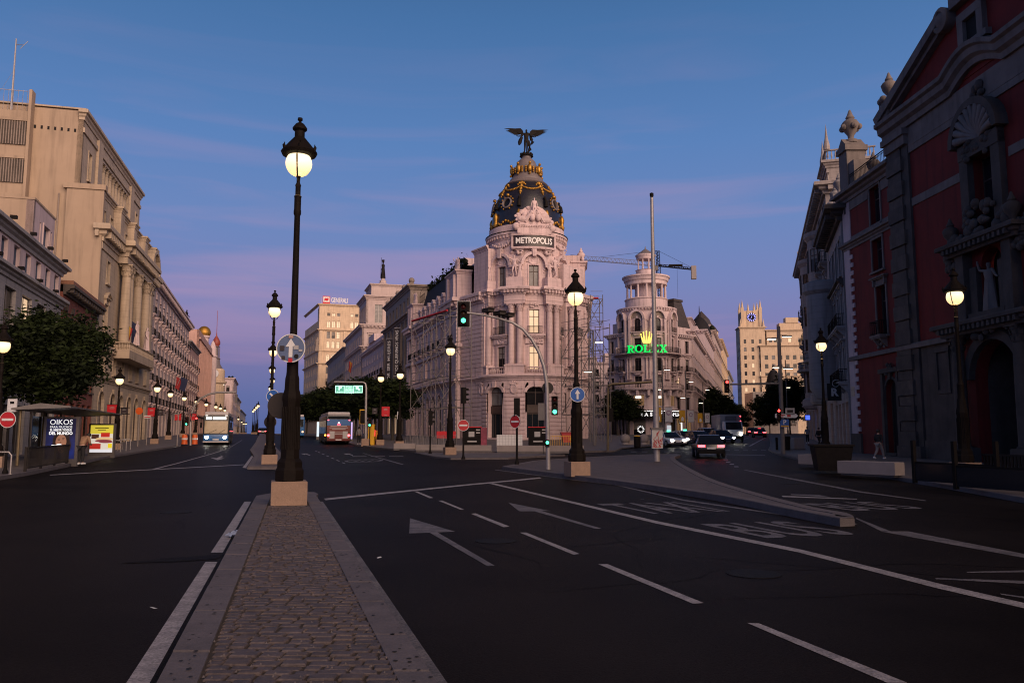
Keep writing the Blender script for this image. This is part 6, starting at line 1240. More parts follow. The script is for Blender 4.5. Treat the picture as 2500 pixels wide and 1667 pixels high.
# ornate white house with rounded corner
r, w = bldg('ornate_white_house', 'ornate white house with balustraded turret and curved balconies past the grey shop house', fr_(112), fr_(71))
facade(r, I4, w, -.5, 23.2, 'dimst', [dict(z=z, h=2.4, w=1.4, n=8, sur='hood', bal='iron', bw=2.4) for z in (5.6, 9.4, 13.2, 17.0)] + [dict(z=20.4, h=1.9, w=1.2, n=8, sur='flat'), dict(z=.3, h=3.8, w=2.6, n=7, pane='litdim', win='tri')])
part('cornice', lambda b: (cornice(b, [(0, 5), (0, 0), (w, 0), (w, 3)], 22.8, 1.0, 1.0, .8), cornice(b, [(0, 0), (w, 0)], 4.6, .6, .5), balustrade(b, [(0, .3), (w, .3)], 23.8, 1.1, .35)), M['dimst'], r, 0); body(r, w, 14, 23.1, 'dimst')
for x in (19.5, 33.0):
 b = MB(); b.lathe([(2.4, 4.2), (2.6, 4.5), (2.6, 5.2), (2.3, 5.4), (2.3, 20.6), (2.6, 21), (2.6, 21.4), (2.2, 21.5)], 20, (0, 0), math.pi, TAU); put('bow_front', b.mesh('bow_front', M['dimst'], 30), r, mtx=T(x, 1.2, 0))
 for z in (6, 9.8, 13.6, 17.4):
  for a in (-40, 0, 40): add_window(r, T(x, 1.2, 0) @ Matrix.Rotation(rad(a), 4, 'Z') @ T(0, -2.36, z), 1.0, 2.3, 0, 'cas', back=.02)
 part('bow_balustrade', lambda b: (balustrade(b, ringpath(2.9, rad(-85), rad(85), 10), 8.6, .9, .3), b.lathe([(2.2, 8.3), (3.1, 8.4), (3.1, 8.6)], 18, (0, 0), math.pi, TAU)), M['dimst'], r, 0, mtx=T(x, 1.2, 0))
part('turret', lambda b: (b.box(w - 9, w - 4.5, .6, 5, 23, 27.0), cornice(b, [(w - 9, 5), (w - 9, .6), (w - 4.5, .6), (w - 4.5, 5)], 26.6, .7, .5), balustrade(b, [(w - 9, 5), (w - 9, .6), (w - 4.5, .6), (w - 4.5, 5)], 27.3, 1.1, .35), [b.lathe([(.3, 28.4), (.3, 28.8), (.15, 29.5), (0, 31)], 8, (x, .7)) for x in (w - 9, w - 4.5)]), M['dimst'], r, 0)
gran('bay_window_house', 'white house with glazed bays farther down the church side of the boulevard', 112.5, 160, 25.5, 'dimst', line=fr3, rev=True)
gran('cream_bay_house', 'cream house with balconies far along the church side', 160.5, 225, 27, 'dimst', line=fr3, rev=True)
gran('far_cream_house', 'cream house closing the church side of the boulevard', 225.5, 300, 28, 'sand', line=fr3, rev=True)
# grey shop house
r, w = bldg('grey_shop_house', 'dark grey shop house with wide eaves, cornice finials and hanging shop sign', fr_(70.7), fr_(60.2))
facade(r, I4, w, -.5, 18.2, 'greyst', [dict(z=z, h=2.6, w=1.3, n=4, sur='hood', bal='iron', bw=2.3) for z in (5.4, 9.6)] + [dict(z=13.6, h=2.8, w=1.3, n=4, sur='flat'), dict(z=.3, h=3.6, w=1.9, n=4, pane='litdim', win='tri')])
part('cornice', lambda b: (cornice(b, [(0, 5), (0, 0), (w, 0), (w, 3)], 17.6, 1.1, 1.2, .7), cornice(b, [(0, 0), (w, 0)], 12.6, .6, .5)), M['darkst'], r, 0); body(r, w, 14, 18.1, 'greyst')
for x in (1, 4.2, 7.4): part('roof_finial', lambda b: (b.box(-.45, .45, -.45, .45, 18.6, 20.4), b.box(-.55, .55, -.55, .55, 20.4, 20.6), urn(b, 0, 0, 20.6, 1.2)), M['greyst'], r, mtx=T(x, .4, 0))
part('corner_tower', lambda b: (b.lathe([(1.0, 4.5), (1.5, 5.4), (1.5, 13.5), (1.8, 13.8), (1.8, 14.5), (1.3, 14.7)], 14)), M['greyst'], r, mtx=T(1.0, -.6, 0))
part('shop_sign', lambda b: b.box(-.06, .06, -1.4, -.4, 0, 1.3), M['black'], r, 0, mtx=T(w - 1.0, 0, 4.0))
put('sign_letter', text_mesh('R', .8, M['textgrey'], .02, .03), r, mtx=T(w - .9, -.9, 4.6, math.pi / 2) @ UPR)
part('scroll', lambda b: b.tube([(.2 * math.cos(t) * (1 - t / 12) * 1.8, 0, .2 * math.sin(t) * (1 - t / 12) * 1.8) for t in [i * .5 for i in range(16)]], .03, 5), M['textgrey'], r, mtx=T(w - .88, -.75, 5.25, math.pi / 2))

# ================================================================ church with red walls
CO = Vector((24.75, 51.2)); dC = Vector((.05, -1)).normalized(); wc = 27.0; CE = CO + dC * wc
ch = thing('red_church', 'dark red baroque church front with stone portal, shell window and gabled roofline', 'church', (CO.x, CO.y, 0), math.atan2(dC.y, dC.x))
AX = 9.4
facade(ch, I4, wc, -.3, 21.4, 'red', [dict(z=12.3, h=4.3, w=2.0, xs=[AX], win='cas', frame='wood', pane='carpanel'), dict(z=.2, h=6.4, w=4.0, xs=[AX], arch=2.0, open=True), dict(z=.6, h=3.2, w=1.2, xs=[4.6, 14.2], arch=.4, win='plain'), dict(z=8.2, h=3.3, w=1.7, xs=[AX], arch=.85, open=True)], .7, ret=.8)
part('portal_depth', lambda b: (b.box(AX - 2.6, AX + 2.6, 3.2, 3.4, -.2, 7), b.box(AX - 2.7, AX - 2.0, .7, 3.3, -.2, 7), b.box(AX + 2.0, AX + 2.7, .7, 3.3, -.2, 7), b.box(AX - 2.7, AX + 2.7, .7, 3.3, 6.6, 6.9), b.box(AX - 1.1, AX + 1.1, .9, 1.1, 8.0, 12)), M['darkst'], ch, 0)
part('church_body', lambda b: b.box(.02, wc, 3.5, 30, -.3, 21.3), M['red'], ch, 0); part('added_shade_wing', lambda b: (b.box(wc + .1, wc + 96, .2, 26, -.3, 15.0), cornice(b, [(wc + .1, .2), (wc + 96, .2)], 14.6, .9, .7), [b.box(wc + 4 + i * 5, wc + 5.3 + i * 5, .1, .19, z, z + 2.4) for i in range(18) for z in (2, 6, 10)]), M['darkst'], ch, 0)  # long plain wing out of view, added to shade the right foreground
part('portal_door', lambda b: (b.box(AX - 1.9, AX - .03, 2.6, 2.72, 0, 4.6), b.box(AX + .03, AX + 1.9, 2.6, 2.72, 0, 4.6), [b.box(AX + s * .95 - .6, AX + s * .95 + .6, 2.54, 2.6, z, z + 1.2) for s in (-1, 1) for z in (.3, 1.8, 3.2)]), M['wood'], ch, 0)
# rusticated corner pilaster, block by block
rng = random.Random(3)
for x0_ in (0.0, 17.2):
 part('pilaster_strip', lambda b: b.box(x0_ + .05, x0_ + 2.3, -.16, .02, 0, 20.2), M['darkst'], ch, 0)
 z = .9; i = 0
 while z < 19.6:
  h_ = .62 if i % 2 else .95; wd_ = (1.75, 1.55)[i % 2]; dd = .34 if i % 2 == 0 else .24
  part('stone_block', lambda b: stone(b, [(x0_ - .06, -dd), (x0_ + wd_, -dd), (x0_ + wd_, -.1), (x0_ - .06, -.1)], z + .02, z + h_ - .02, .03), M['darkst'] if rng.random() < .6 else M['brownst2'], ch, 0); z += h_; i += 1
 part('pilaster_base', lambda b: b.box(x0_ - .2, x0_ + 2.5, -.5, 0, -.2, .95), M['darkst'], ch, 0); part('pilaster_capital', lambda b: (b.box(x0_ - .1, x0_ + 2.35, -.4, 0, 19.7, 20.3), b.box(x0_ - .2, x0_ + 2.45, -.55, 0, 20.3, 20.7)), M['trimst'], ch, 0)
[part('stone_band', fn, M['trimst'], ch, 0) for fn in (lambda b: b.box(2.3, AX - 2.0, -.07, .01, 15.7, 16.2), lambda b: b.box(AX + 2.0, 17.2, -.07, .01, 15.7, 16.2), lambda b: band(b, [(0, 0), (AX - 2.6, 0)], 6.9, .35, .3), lambda b: band(b, [(AX + 2.6, 0), (wc, 0)], 6.9, .35, .3), lambda b: b.box(2.3, 17.2, -.1, .01, 19.1, 19.5))]
# entablature curving up over the window
ep = []; N_ = 14
for i in range(N_ + 1): t = i / N_; ep.append((AX - 2.3 + 4.6 * t, (.8 * math.sin(math.pi * t)) ))
def ent(b):
 pr = [(-.9, 0), (-.3, -.02), (-.35, .3), (-.6, .45), (-.65, .8), (-.85, .9), (-.85, 1.15), (0, 1.3)]
 xs = [(-.35, 0)] + [(x, z) for x, z in ep] + [(20, 0)]
 vs = []
 for x, z in xs: vs += [(x, y, 20.75 + z + dz) for y, dz in pr[1:]] + [(x, .3, 20.75 + z)]
 k = len(pr); b.add(vs, [(i * k + j, (i + 1) * k + j, (i + 1) * k + (j + 1) % k, i * k + (j + 1) % k) for i in range(len(xs) - 1) for j in range(k)] + [tuple(range(k))])
part('entablature', ent, M['trimst'], ch, 30); part('entablature_return', lambda b: cornice(b, [(-.0, 6), (-.0, -.2)], 20.75, 1.3, .5), M['trimst'], ch, 0)
part('frieze', lambda b: b.box(.0, 17, -.12, .01, 19.5, 20.8), M['trimst'], ch, 0)
# gable
gb = [(-.1, 21.2), (18.9, 21.2), (18.9, 22.0), (12.0, 24.9), (11.0, 25.5), (AX - 1.6, 25.5), (AX - 2.6, 24.9), (-.1, 22.0)]
part('gable_wall', lambda b: b.prism(gb, -.05, .5), M['red'], ch, 0)
for s in (-1, 1):
 part('gable_moulding', lambda b: (b.prism([(AX + s * 9.7, 21.9), (AX + s * 2.5, 24.95), (AX + s * 2.2, 25.7), (AX + s * 10.0, 22.4)], -.75, .4), b.prism([(AX + s * 9.0, 22.0), (AX + s * 2.6, 24.6), (AX + s * 2.5, 24.95), (AX + s * 9.5, 22.1)], -.45, .4)), M['trimst'], ch, 0)
 b = MB(); b.M = Matrix.Translation((AX + s * 2.2, -.4, 25.2)) @ UPR; b.lathe([(.68, -.4), (.72, .25), (.5, .35), (.42, .25), (.18, .4), (0, .4)], 16); put('volute', b.mesh('volute', M['trimst'], 40), ch)
 part('finial', lambda b: (b.box(-.5, .5, -.5, .5, 21.9, 23.2), [b.sphere((math.cos(i) * .55, math.sin(i) * .55, 23.3), .25, 7, 5) for i in range(6)], urn(b, 0, 0, 23.2, 1.3)), M['trimst'], ch, 50, mtx=T(AX + s * 8.9, -.1, 0))
part('gable_crest', lambda b: (b.box(AX - 1.5, AX + 1.5, -.5, .4, 25.4, 26.2), carving(b, AX - 1.2, AX + 1.2, 25.9, 27.2, -.35, 20, .32, 2)), M['trimst'], ch, 40)
part('gable_window_frame', lambda b: (b.box(AX - 1.1, AX - .6, -.35, .1, 22.9, 24.6), b.box(AX + .6, AX + 1.1, -.35, .1, 22.9, 24.6), b.box(AX - 1.1, AX + 1.1, -.36, .1, 24.3, 24.8), b.box(AX - 1.4, AX + 1.4, -.4, .1, 22.6, 22.95)), M['trimst'], ch, 0); part('gable_window', lambda b: b.box(AX - .6, AX + .6, -.12, -.06, 22.95, 24.3), M['black'], ch, 0)
# window with shell
part('window_frame', lambda b: (b.box(AX - 1.7, AX - 1.0, -.35, .02, 12.0, 17.2), b.box(AX + 1.0, AX + 1.7, -.35, .02, 12.0, 17.2), b.box(AX - 1.7, AX + 1.7, -.4, .02, 16.6, 17.4), [b.prism([(p_[0] + AX, p_[1]) for p_ in (o1, o2, i2, i1)], -.7, .02) for o1, o2, i1, i2 in zip(arc_pts(4.2, 17.4, 2.2, 12)[:-1], arc_pts(4.2, 17.4, 2.2, 12)[1:], arc_pts(3.5, 17.4, 1.8, 12)[:-1], arc_pts(3.5, 17.4, 1.8, 12)[1:])]), M['darkst'], ch, 0)
def shell(b):
 for i in range(11):
  t = math.pi * (i + .5) / 11; c0 = Vector((AX, -.2, 17.5)); e = Vector((AX + 1.65 * math.cos(t), -.5, 17.5 + 1.7 * math.sin(t))); b.tube([c0, c0.lerp(e, .5) + Vector((0, -.12, 0)), e], [.08, .17, .24], 7)
part('shell', shell, M['darkst2'], ch, 60)
part('window_carving', lambda b: (carving(b, AX - 1.2, AX + 1.2, 16.5, 17.5, -.35, 18, .24, 1), carving(b, AX - .6, AX + .6, 19.3, 20.4, -.2, 10, .3, 3)), M['darkst'], ch, 50)
# portal with niche and saint
part('portal_order', lambda b: ([column(b, AX + s * (2.5 + .9 * k), -.55, .9, 7.0, .34, 12) for s in (-1, 1) for k in (0,)], [b.box(AX + s * 2.5 - .6, AX + s * 2.5 + .6, -1.0, 0, -.2, .95) for s in (-1, 1)], [b.prism([(p_[0] + AX, p_[1]) for p_ in (o1, o2, i2, i1)], -.35, .02) for o1, o2, i1, i2 in zip(arc_pts(5.0, 4.6, 2.5, 12)[:-1], arc_pts(5.0, 4.6, 2.5, 12)[1:], arc_pts(4.0, 4.6, 2.0, 12)[:-1], arc_pts(4.0, 4.6, 2.0, 12)[1:])]), M['darkst'], ch, 30)
part('portal_cornice', lambda b: (cornice(b, [(AX - 3.4, 0), (AX - 3.4, -.8), (AX + 3.4, -.8), (AX + 3.4, 0)], 7.0, .7, .5, .4), cornice(b, [(AX - 2.8, 0), (AX - 2.8, -.6), (AX + 2.8, -.6), (AX + 2.8, 0)], 11.4, .7, .5, .4)), M['darkst'], ch, 0)
part('niche_frame', lambda b: (b.box(AX - 2.3, AX - 1.6, -.55, .02, 7.7, 11.4), b.box(AX + 1.6, AX + 2.3, -.55, .02, 7.7, 11.4), b.box(AX - 1.5, AX - .9, -.3, .02, 7.7, 10.6), b.box(AX + .9, AX + 1.5, -.3, .02, 7.7, 10.6), b.box(AX - 1.5, AX + 1.5, -.5, .1, 7.7, 8.1)), M['darkst'], ch, 0)
part('portal_carving', lambda b: (carving(b, AX - 2.6, AX + 2.6, 12.0, 12.9, -.5, 30, .32, 4), carving(b, AX - 1.2, AX + 1.2, 12.8, 14.0, -.45, 16, .28, 6), carving(b, AX - .8, AX + .8, 6.6, 7.4, -.7, 12, .28, 8), carving(b, AX - 3.4, AX - 2.2, 10.8, 12.4, -.3, 14, .28, 9), carving(b, AX + 2.2, AX + 3.4, 10.8, 12.4, -.3, 14, .28, 10)), M['darkst'], ch, 50)
[part('portal_urn', lambda b: urn(b, AX + s * 2.6, -.5, 12.0, 1.1), M['darkst'], ch, 50) for s in (-1, 1)]
sn = statue(ch, T(AX, -.15, 8.1), 'trimst', 2.6, 'reach', True, 7, 'saint_statue'); 
part('side_niche', lambda b: (b.box(3.9, 5.3, -.12, .01, 4.0, 4.25), b.box(3.9, 4.1, -.15, .01, 4.2, 6.4), b.box(5.1, 5.3, -.15, .01, 4.2, 6.4), b.box(3.8, 5.4, -.2, .01, 6.4, 6.7)), M['darkst'], ch, 0); part('side_niche_void', lambda b: b.lathe([(.42, -.02), (.42, .03)], 14), M['black'], ch, mtx=Matrix.Translation((4.6, -.02, 5.3)) @ UPR @ Matrix.Diagonal((1, 1.6, 1, 1)))
part('stone_base', lambda b: (b.box(2.5, AX - 3.1, -.2, .01, -.2, 1.3), b.box(2.4, AX - 3.1, -.06, .012, 1.3, 6.9)), M['darkst'], ch, 0)
# red house joined to the church
HO = Vector((25.05, 59.7)); HE = Vector((25.15, 51.25)); r, w = bldg('red_house', 'narrow red house with white quoins and arched door between church and grey shop house', HO[:], HE[:])
facade(r, I4, w, -.3, 19.0, 'red', [dict(z=15.9, h=2.7, w=1.5, xs=[5.2], sur='flat', sm='trimst', frame='wood', win='cas', pane='carpanel'), dict(z=12.7, h=2.2, w=1.5, xs=[5.2], sur='flat', sm='trimst', pane='carpanel'), dict(z=8.2, h=3.4, w=1.4, xs=[5.4], sur='hood', sm='trimst', bal='iron', bw=1.5, bm='trimst', pane='carpanel'), dict(z=0, h=5.2, w=1.7, xs=[6.2], arch=.85, sur='arch', sm='darkst', pane='black', win='plain')], .45)
part('cornice', lambda b: (cornice(b, [(0, 4), (0, 0), (w - .05, 0)], 18.7, .8, .7), cornice(b, [(0, 4), (0, 0), (w - .05, 0)], 15.1, .55, .4), band(b, [(0, 0), (w - .05, 0)], 6.9, .3, .2), b.box(1.2, 4.2, -.06, .01, 18.0, 18.7), b.box(6.2, 8.2, -.06, .01, 18.0, 18.7), b.box(.9, w - .1, -.05, .01, 15.65, 16.0)), M['trimst'], r, 0)
part('corner_strip', lambda b: b.box(-.02, .9, -.08, .02, 1.6, 15.1), M['whiteren'], r, 0)
for i in range(22): part('quoin', lambda b: b.box(.9, 1.35, -.085, .02, 0, .32), M['whiteren'], r, 0, mtx=T(0, 0, 1.75 + i * .60))
part('corner_base', lambda b: b.box(-.1, 1.5, -.15, .02, -.2, 1.6), M['darkst'], r, 0); part('corner_strip', lambda b: b.box(-.02, 1.2, -.06, .02, 15.65, 18.7), M['whiteren'], r, 0)
part('door_surround', lambda b: (b.box(5.0, 5.3, -.2, .02, 0, 5.6), b.box(7.1, 7.4, -.2, .02, 0, 5.6), b.box(4.9, 7.5, -.3, .02, 5.6, 5.9), carving(b, 5.8, 6.6, 5.5, 6.2, -.2, 8, .18, 2), b.box(5.2, 7.2, -.8, 0, -.1, .18), b.box(5.3, 7.1, -.4, 0, .18, .34)), M['darkst'], r, 0)
part('house_plaque', lambda b: b.box(.2, .7, -.12, -.08, 4.3, 5.0), M['sand'], r, 0); part('window_apron', lambda b: carving(b, 4.8, 6.0, 7.4, 7.9, -.15, 8, .14, 1), M['trimst'], r, 50)
part('body', lambda b: b.box(.02, w - .02, .6, 16, -.3, 18.9), M['red'], r, 0)
part('roof_railing', lambda b: (rail(b, 1.6, w - .1, -.1, 19.5, 1.1, .2)), M['iron'], r, 0)
part('roof_pedestal', lambda b: (b.box(-.1, 1.3, -.1, 1.3, 19.5, 22.6), b.box(-.25, 1.45, -.25, 1.45, 22.6, 23.0), b.prism([(-.15, 23.0), (1.35, 23.0), (.6, 23.7)], -.15, 1.35), b.box(1.3, 2.2, .0, 1.2, 19.5, 21.6)), M['trimst'], r, 0)
part('roof_finial', lambda b: (urn(b, .6, .6, 23.4, 1.7), [b.sphere((.6 + .6 * math.cos(i), .6 + .6 * math.sin(i), 24.6), .25, 6, 4) for i in range(6)]), M['trimst'], r, 50)
part('roof_urn', lambda b: urn(b, 4.4, .4, 19.5, 1.2), M['trimst'], r, 50)

# ================================================================ street lamps
LAMPC = {}
def lamp_meshes(H):
 """meshes for a cast iron lamp whose globe centre stands H above the ground"""
 k = round(H, 2)
 if k in LAMPC: return LAMPC[k]
 d = {}
 b = MB(); stone(b, [(-.385, -.385), (.385, -.385), (.385, .385), (-.385, .385)], -.05, .5, .02); d['plinth'] = (b.mesh('plinth', M['granitelight'], 0), 0)
 b = MB(); b.lathe([(.31, .5), (.33, .52), (.33, .74), (.29, .8), (.29, .92), (.245, .98), (.225, 1.0)], 8, a0=TAU / 16, a1=TAU + TAU / 16); b.lathe([(.22, .98), (.215, 1.1), (.20, 2.25), (.22, 2.3), (.22, 2.4), (.175, 2.55), (.165, 2.8), (.15, 2.86)], 8, a0=TAU / 16, a1=TAU + TAU / 16)
 for i in range(8):
  a = TAU * i / 8
  for o in (-.05, 0, .05):
   c, s = math.cos(a), math.sin(a); x, y = .192 * c - o * s, .192 * s + o * c; b.tube([(x * 1.04, y * 1.04, 1.2), (x, y, 2.15)], .014, 5)
 d['base'] = (b.mesh('base', M['lampiron'], 30), 0)
 top = H - .31; b = MB()
 b.lathe([(.14, 2.84), (.13, 2.95), (.125, 3.35), (.135, 3.4), (.09, 3.5), (.082, 3.6), (.066, top - .95), (.085, top - .9), (.085, top - .82), (.078, top - .8), (.078, top - .52), (.088, top - .48), (.06, top - .45), (.06, top - .25), (.07, top - .22), (.04, top - .15), (.04, top - .04), (.06, top)], 12)
 d['shaft'] = (b.mesh('shaft', M['lampiron'], 30), 0)
 b = MB()
 for s in (-1, 1): b.tube([(0, 0, top - .14), (s * .16, 0, top - .06), (s * .28, 0, H - .1), (s * .335, 0, H + .12), (s * .33, 0, H + .2)], .018, 6)
 d['bracket'] = (b.mesh('bracket', M['lampiron'], 40), 0)
 b = MB(); b.sphere((0, 0, H), (.305, .305, .315), 20, 14); d['globe'] = (b.mesh('globe', M['bulb'], 60), 0)
 b = MB(); b.lathe([(.0, H + .20), (.30, H + .17), (.39, H + .20), (.42, H + .27), (.38, H + .32), (.33, H + .38), (.25, H + .48), (.15, H + .6), (.115, H + .64), (.115, H + .78), (.165, H + .82), (.17, H + .86), (.10, H + .96), (.04, H + 1.0), (.025, H + 1.02), (.06, H + 1.06), (.055, H + 1.11), (0, H + 1.13)], 18)
 for i in range(6):
  a = TAU * (i + .5) / 6; b.tube([(.37 * math.cos(a), .37 * math.sin(a), H + .26), (.41 * math.cos(a), .41 * math.sin(a), H + .36), (.39 * math.cos(a), .39 * math.sin(a), H + .42)], [.05, .035, .015], 5)
 d['hood'] = (b.mesh('hood', M['lampiron'], 35), 0)
 LAMPC[k] = d; return d
def street_lamp(x, y, z, H, label, group, rz=0., power=0.):
 t = thing('street_lamp', label, 'street lamp', (x, y, z), rad(17), group)
 for n, (me, _) in lamp_meshes(H).items(): put(n, me, t, rz=rz if n == 'bracket' else 0)
 if power:
  l = bpy.data.lights.new('lamp_light', 'POINT'); l.energy = power; l.color = (1, .66, .33); l.shadow_soft_size = .15
  o = bpy.data.objects.new('lamp_light', l); C.objects.link(o); o.parent = t; o.location = (0, 0, H - .62)
 return t
def lamp_at(px, py, H, label, group, dz=.14, power=0., rz=0.):
 lo, hi = 5., 420.; a, b_ = (px - 1250) / F_PX, (833.5 - py) / F_PX; c, s = math.cos(PITCH), math.sin(PITCH); sl = (s + b_ * c) / (c - b_ * s)
 for _ in range(50):
  m = (lo + hi) / 2
  if CAM_Z + sl * m < gz(m) + dz + H: lo = m
  else: hi = m
 return street_lamp(a * lo / (c - b_ * s), lo, gz(lo) + dz, H, label, group, rz, power)
GM = 'lamps down the middle of the avenue'
street_lamp(-5.01, 18.42, .15, 7.85, 'tall lit lamp nearest the camera on the cobbled median', GM, rad(80), 12)
street_lamp(-12.35, 41.6, .15, 7.85, 'lit median lamp just behind the nearest one, with blue arrow sign', GM, rad(25), 10)
for i, (x, y) in enumerate(((-19.6, 66), (-26.75, 90), (-33.8, 114), (-41.2, 138), (-48.4, 162), (-55.7, 186))):
 street_lamp(x, y, gz(y) + .15, 7.85, ('third lit lamp along the avenue median', 'fourth lit lamp along the avenue median', 'fifth lit lamp along the avenue median', 'small far lamp in the row down the avenue median')[min(i, 3)], GM, rad(25))
GL_ = 'lamps on the tree side pavement'
for i, (px, py) in enumerate(((8, 845), (292, 930), (384, 950), (416, 963.5), (450, 973), (480, 981.5), (503.6, 987.6), (527, 993.4), (538, 997), (549, 1002))):
 lamp_at(px, py, 5.55, ('lit lamp at the picture edge beside the street tree', 'lit lamp beside the yellow lit poster', 'lit lamp with granite plinth before the balcony house', 'small lit lamp, next after the granite plinth lamp')[min(i, 3)] if i < 4 else 'distant lit lamp in the row before the balcony houses', GL_, .15, 8 if i < 3 else 0)
for px, py in ((582, 1023), (590, 1030), (594, 1036), (598, 1041), (601, 1046)): lamp_at(px, py, 5.0, 'tiny far lamp near the crest of the avenue', 'lamps near the crest')
for i, (px, Y) in enumerate(((629, 190), (625, 205), (620.5, 222), (617, 240))): p = at(px, 1030, Y); street_lamp(p.x, Y, gz(Y), 6.6, 'dark tall lamp in the cluster before the avenue crest', 'lamps before the crest')
GC = 'lamps round the junction'
lamp_at(1405, 727, 6.75, 'lit lamp on the triangular island with blue up arrow sign', GC, .16, 10, rad(60))
lamp_at(1100, 857, 7.15, 'lit lamp in front of the scaffolded wing of the domed building', GC, .12, 8, rad(70))
lamp_at(2005, 845, 6.75, 'lit lamp behind the black planter on the church pavement', GC, .14, 60, rad(20)); lamp_at(2331, 725, 6.75, 'lit lamp standing before the church portal', GC, .14, 12, rad(20))
for i, (px, py) in enumerate(((977, 917), (930, 925), (860, 968), (811, 988), (735, 1005))): lamp_at(px, py, 6.45, ('lit lamp beside the scaffold at the far pavement', 'lit lamp on granite block beside the red banner', 'lit lamp glowing under the green parking sign', 'small lit lamp among the dark street trees', 'tiny lit lamp before the sandstone block')[i], 'lamps by the dark street trees')

# modern boulevard masts
def modern_lamp(px, Y, heads, label, top, group='modern lamps along the boulevard', m='greymetal'):
 p = at(px, 1060, Y); t = thing('boulevard_lamp', label, 'street lamp', (p.x, Y, gz(Y) + .1), 0, group); zt = at(px, top, Y).z - gz(Y)
 part('mast', lambda b: b.lathe([(.16, 0), (.15, .9), (.11, 1.0), (.09, zt)], 8), M[m], t)
 for hx, hy in heads:
  q = at(hx, hy, Y); dx, z = q.x - p.x, q.z - gz(Y) - .1
  part('arm', lambda b: b.box(min(0, dx * .7), max(0, dx * .7), -.04, .04, z + .06, z + .13), M[m], t, 0); hd = part('head', lambda b: (b.box(dx - .42, dx + .42, -.17, .17, z + .02, z + .12)), M[m], t, 0); part('lens', lambda b: b.box(dx - .36, dx + .36, -.14, .14, z - .03, z + .015), M['ledwhite'], hd, 0)
 return t, p
modern_lamp(1451, 78, ((1462, 836), (1435, 908)), 'slim grey twin lamp beside the tall scaffold tower', 811)
for i, (px, Y, hs, tp) in enumerate(((1620, 112, ((1629, 903), (1607, 951)), 880), (1677, 140, ((1687, 932), (1667, 971)), 905), (1719, 170, ((1727, 952), (1711, 984)), 935), (1754, 205, ((1757, 966), (1747, 988)), 955), (1776, 240, ((1780, 976), (1771, 996)), 965), (1792, 275, ((1795, 990),), 975), (1806, 310, ((1808, 1000),), 985), (1818, 340, ((1820, 1006),), 992))):
 t, p = modern_lamp(px, Y, hs, ('slim twin lamp before the round tower house shop front', 'second slim twin lamp along the boulevard kerb', 'third slim twin lamp along the boulevard kerb')[i] if i < 3 else 'far small boulevard lamp in the row', tp)
 if i < 4:
  for k, (ox, m, sy) in enumerate(((-.75, 'yellow', 1015), (.75, 'signwhite', 1011))):
   z = at(px, 1012 + i * 4, Y).z; s_ = 1.0
   bn = thing('lamp_banner', ('yellow', 'white')[k] + ' pennant hung on ' + ('the lamp before the shop front', 'the second boulevard lamp', 'the third boulevard lamp', 'a far boulevard lamp')[i], 'banner', (p.x + ox * 1.0, Y - .05, z - 1.0), 0, 'pennants on boulevard lamps')
   part('cloth', lambda b: b.box(-.5, .5, -.015, .015, 0, 2.0), M[m], bn, 0); part('rod', lambda b: (b.box(-.55, .55, -.03, .03, 2.0, 2.06), b.box(-.55, .55, -.03, .03, -.06, 0)), M['greymetal'], bn, 0)
   if k: part('emblem', lambda b: [b.add([((r_) * math.cos(t_), -.02, 1.25 + r_ * math.sin(t_)) for r_, t_ in ((.2, a0), (.34, a0), (.34, a0 + .4), (.2, a0 + .4))], [(0, 1, 2, 3)]) for a0 in [j * .4 for j in range(15)]], mat('faded_print', (.35, .2, .3), .6, .3, 5), bn, 0)
   else: part('print', lambda b: b.prism([(-.2, .2), (.25, .2), (.3, .6), (.1, .95), (-.15, .8)], -.03, -.016), M['textwhite'], bn, 0)
for px, Y, hs, tp in ((1924, 150, ((1916, 897), (1924, 946)), 880),): modern_lamp(px, Y, hs, 'slim lamp behind the red signal mast', tp)

# ================================================================ signs
def disc_sign(name, label, loc, r, face, rz=0., tilt=0., symbol=None, group=None, back='signback'):
 t = thing(name, label, 'road sign', loc, rz, group)
 def up(fn, m, nm, sm=30): b = MB(); b.M = UPR; fn(b); return put(nm, b.mesh(nm, m, sm), t)
 up(lambda b: b.lathe([(0, -.03), (r, -.03), (r, -.012), (0, -.012)], 32), M[back], 'back_plate'); up(lambda b: b.lathe([(r * .93, -.011), (r, -.011), (r, .004), (r * .93, .004)], 32, cap=False), M['signwhite'], 'rim'); up(lambda b: b.lathe([(r * .935, -.006), (0, -.005)], 32, cap=False), M[face], 'face')
 if symbol == 'arrow':
  o = part('arrow', lambda b: b.prism([(x * r, z * r) for x, z in ((-.13, -.62), (.13, -.62), (.13, .1), (.36, .1), (0, .68), (-.36, .1), (-.13, .1))], -.012, -.006), M['signwhite'], t, 0); o.rotation_euler[1] = tilt
 if symbol == 'bar': part('bar', lambda b: b.box(-.7 * r, .7 * r, -.012, -.006, -.14 * r, .14 * r), M['signwhite'], t, 0)
 return t
s1 = disc_sign('road_sign', 'round blue straight ahead sign covered in stickers on the nearest lamp', (at(710, 850, 18.15).x, 18.15, at(710, 850, 18.15).z), .325, 'signdull', rad(3), 0, 'arrow')
for x, z, w_, h_, m in ((-.19, 0.0, .10, .11, 'bannerdark'), (-.16, -.22, .08, .09, 'bannerdark'), (.12, .02, .11, .09, 'textgrey'), (0, -.27, .09, .09, 'bannerred'), (.0, .26, .10, .06, 'pinkren'), (.22, -.05, .08, .05, 'textgrey')): part('sticker', lambda b: b.box(x - w_ / 2, x + w_ / 2, -.016, -.0125, z - h_ / 2, z + h_ / 2), M[m], s1, 0)
part('sticker', lambda b: b.lathe([(.05, 0), (.05, .004), (0, .004)], 14), M['black'], s1, 0, mtx=Matrix.Translation((.13, -.0125, -.18)) @ UPR)
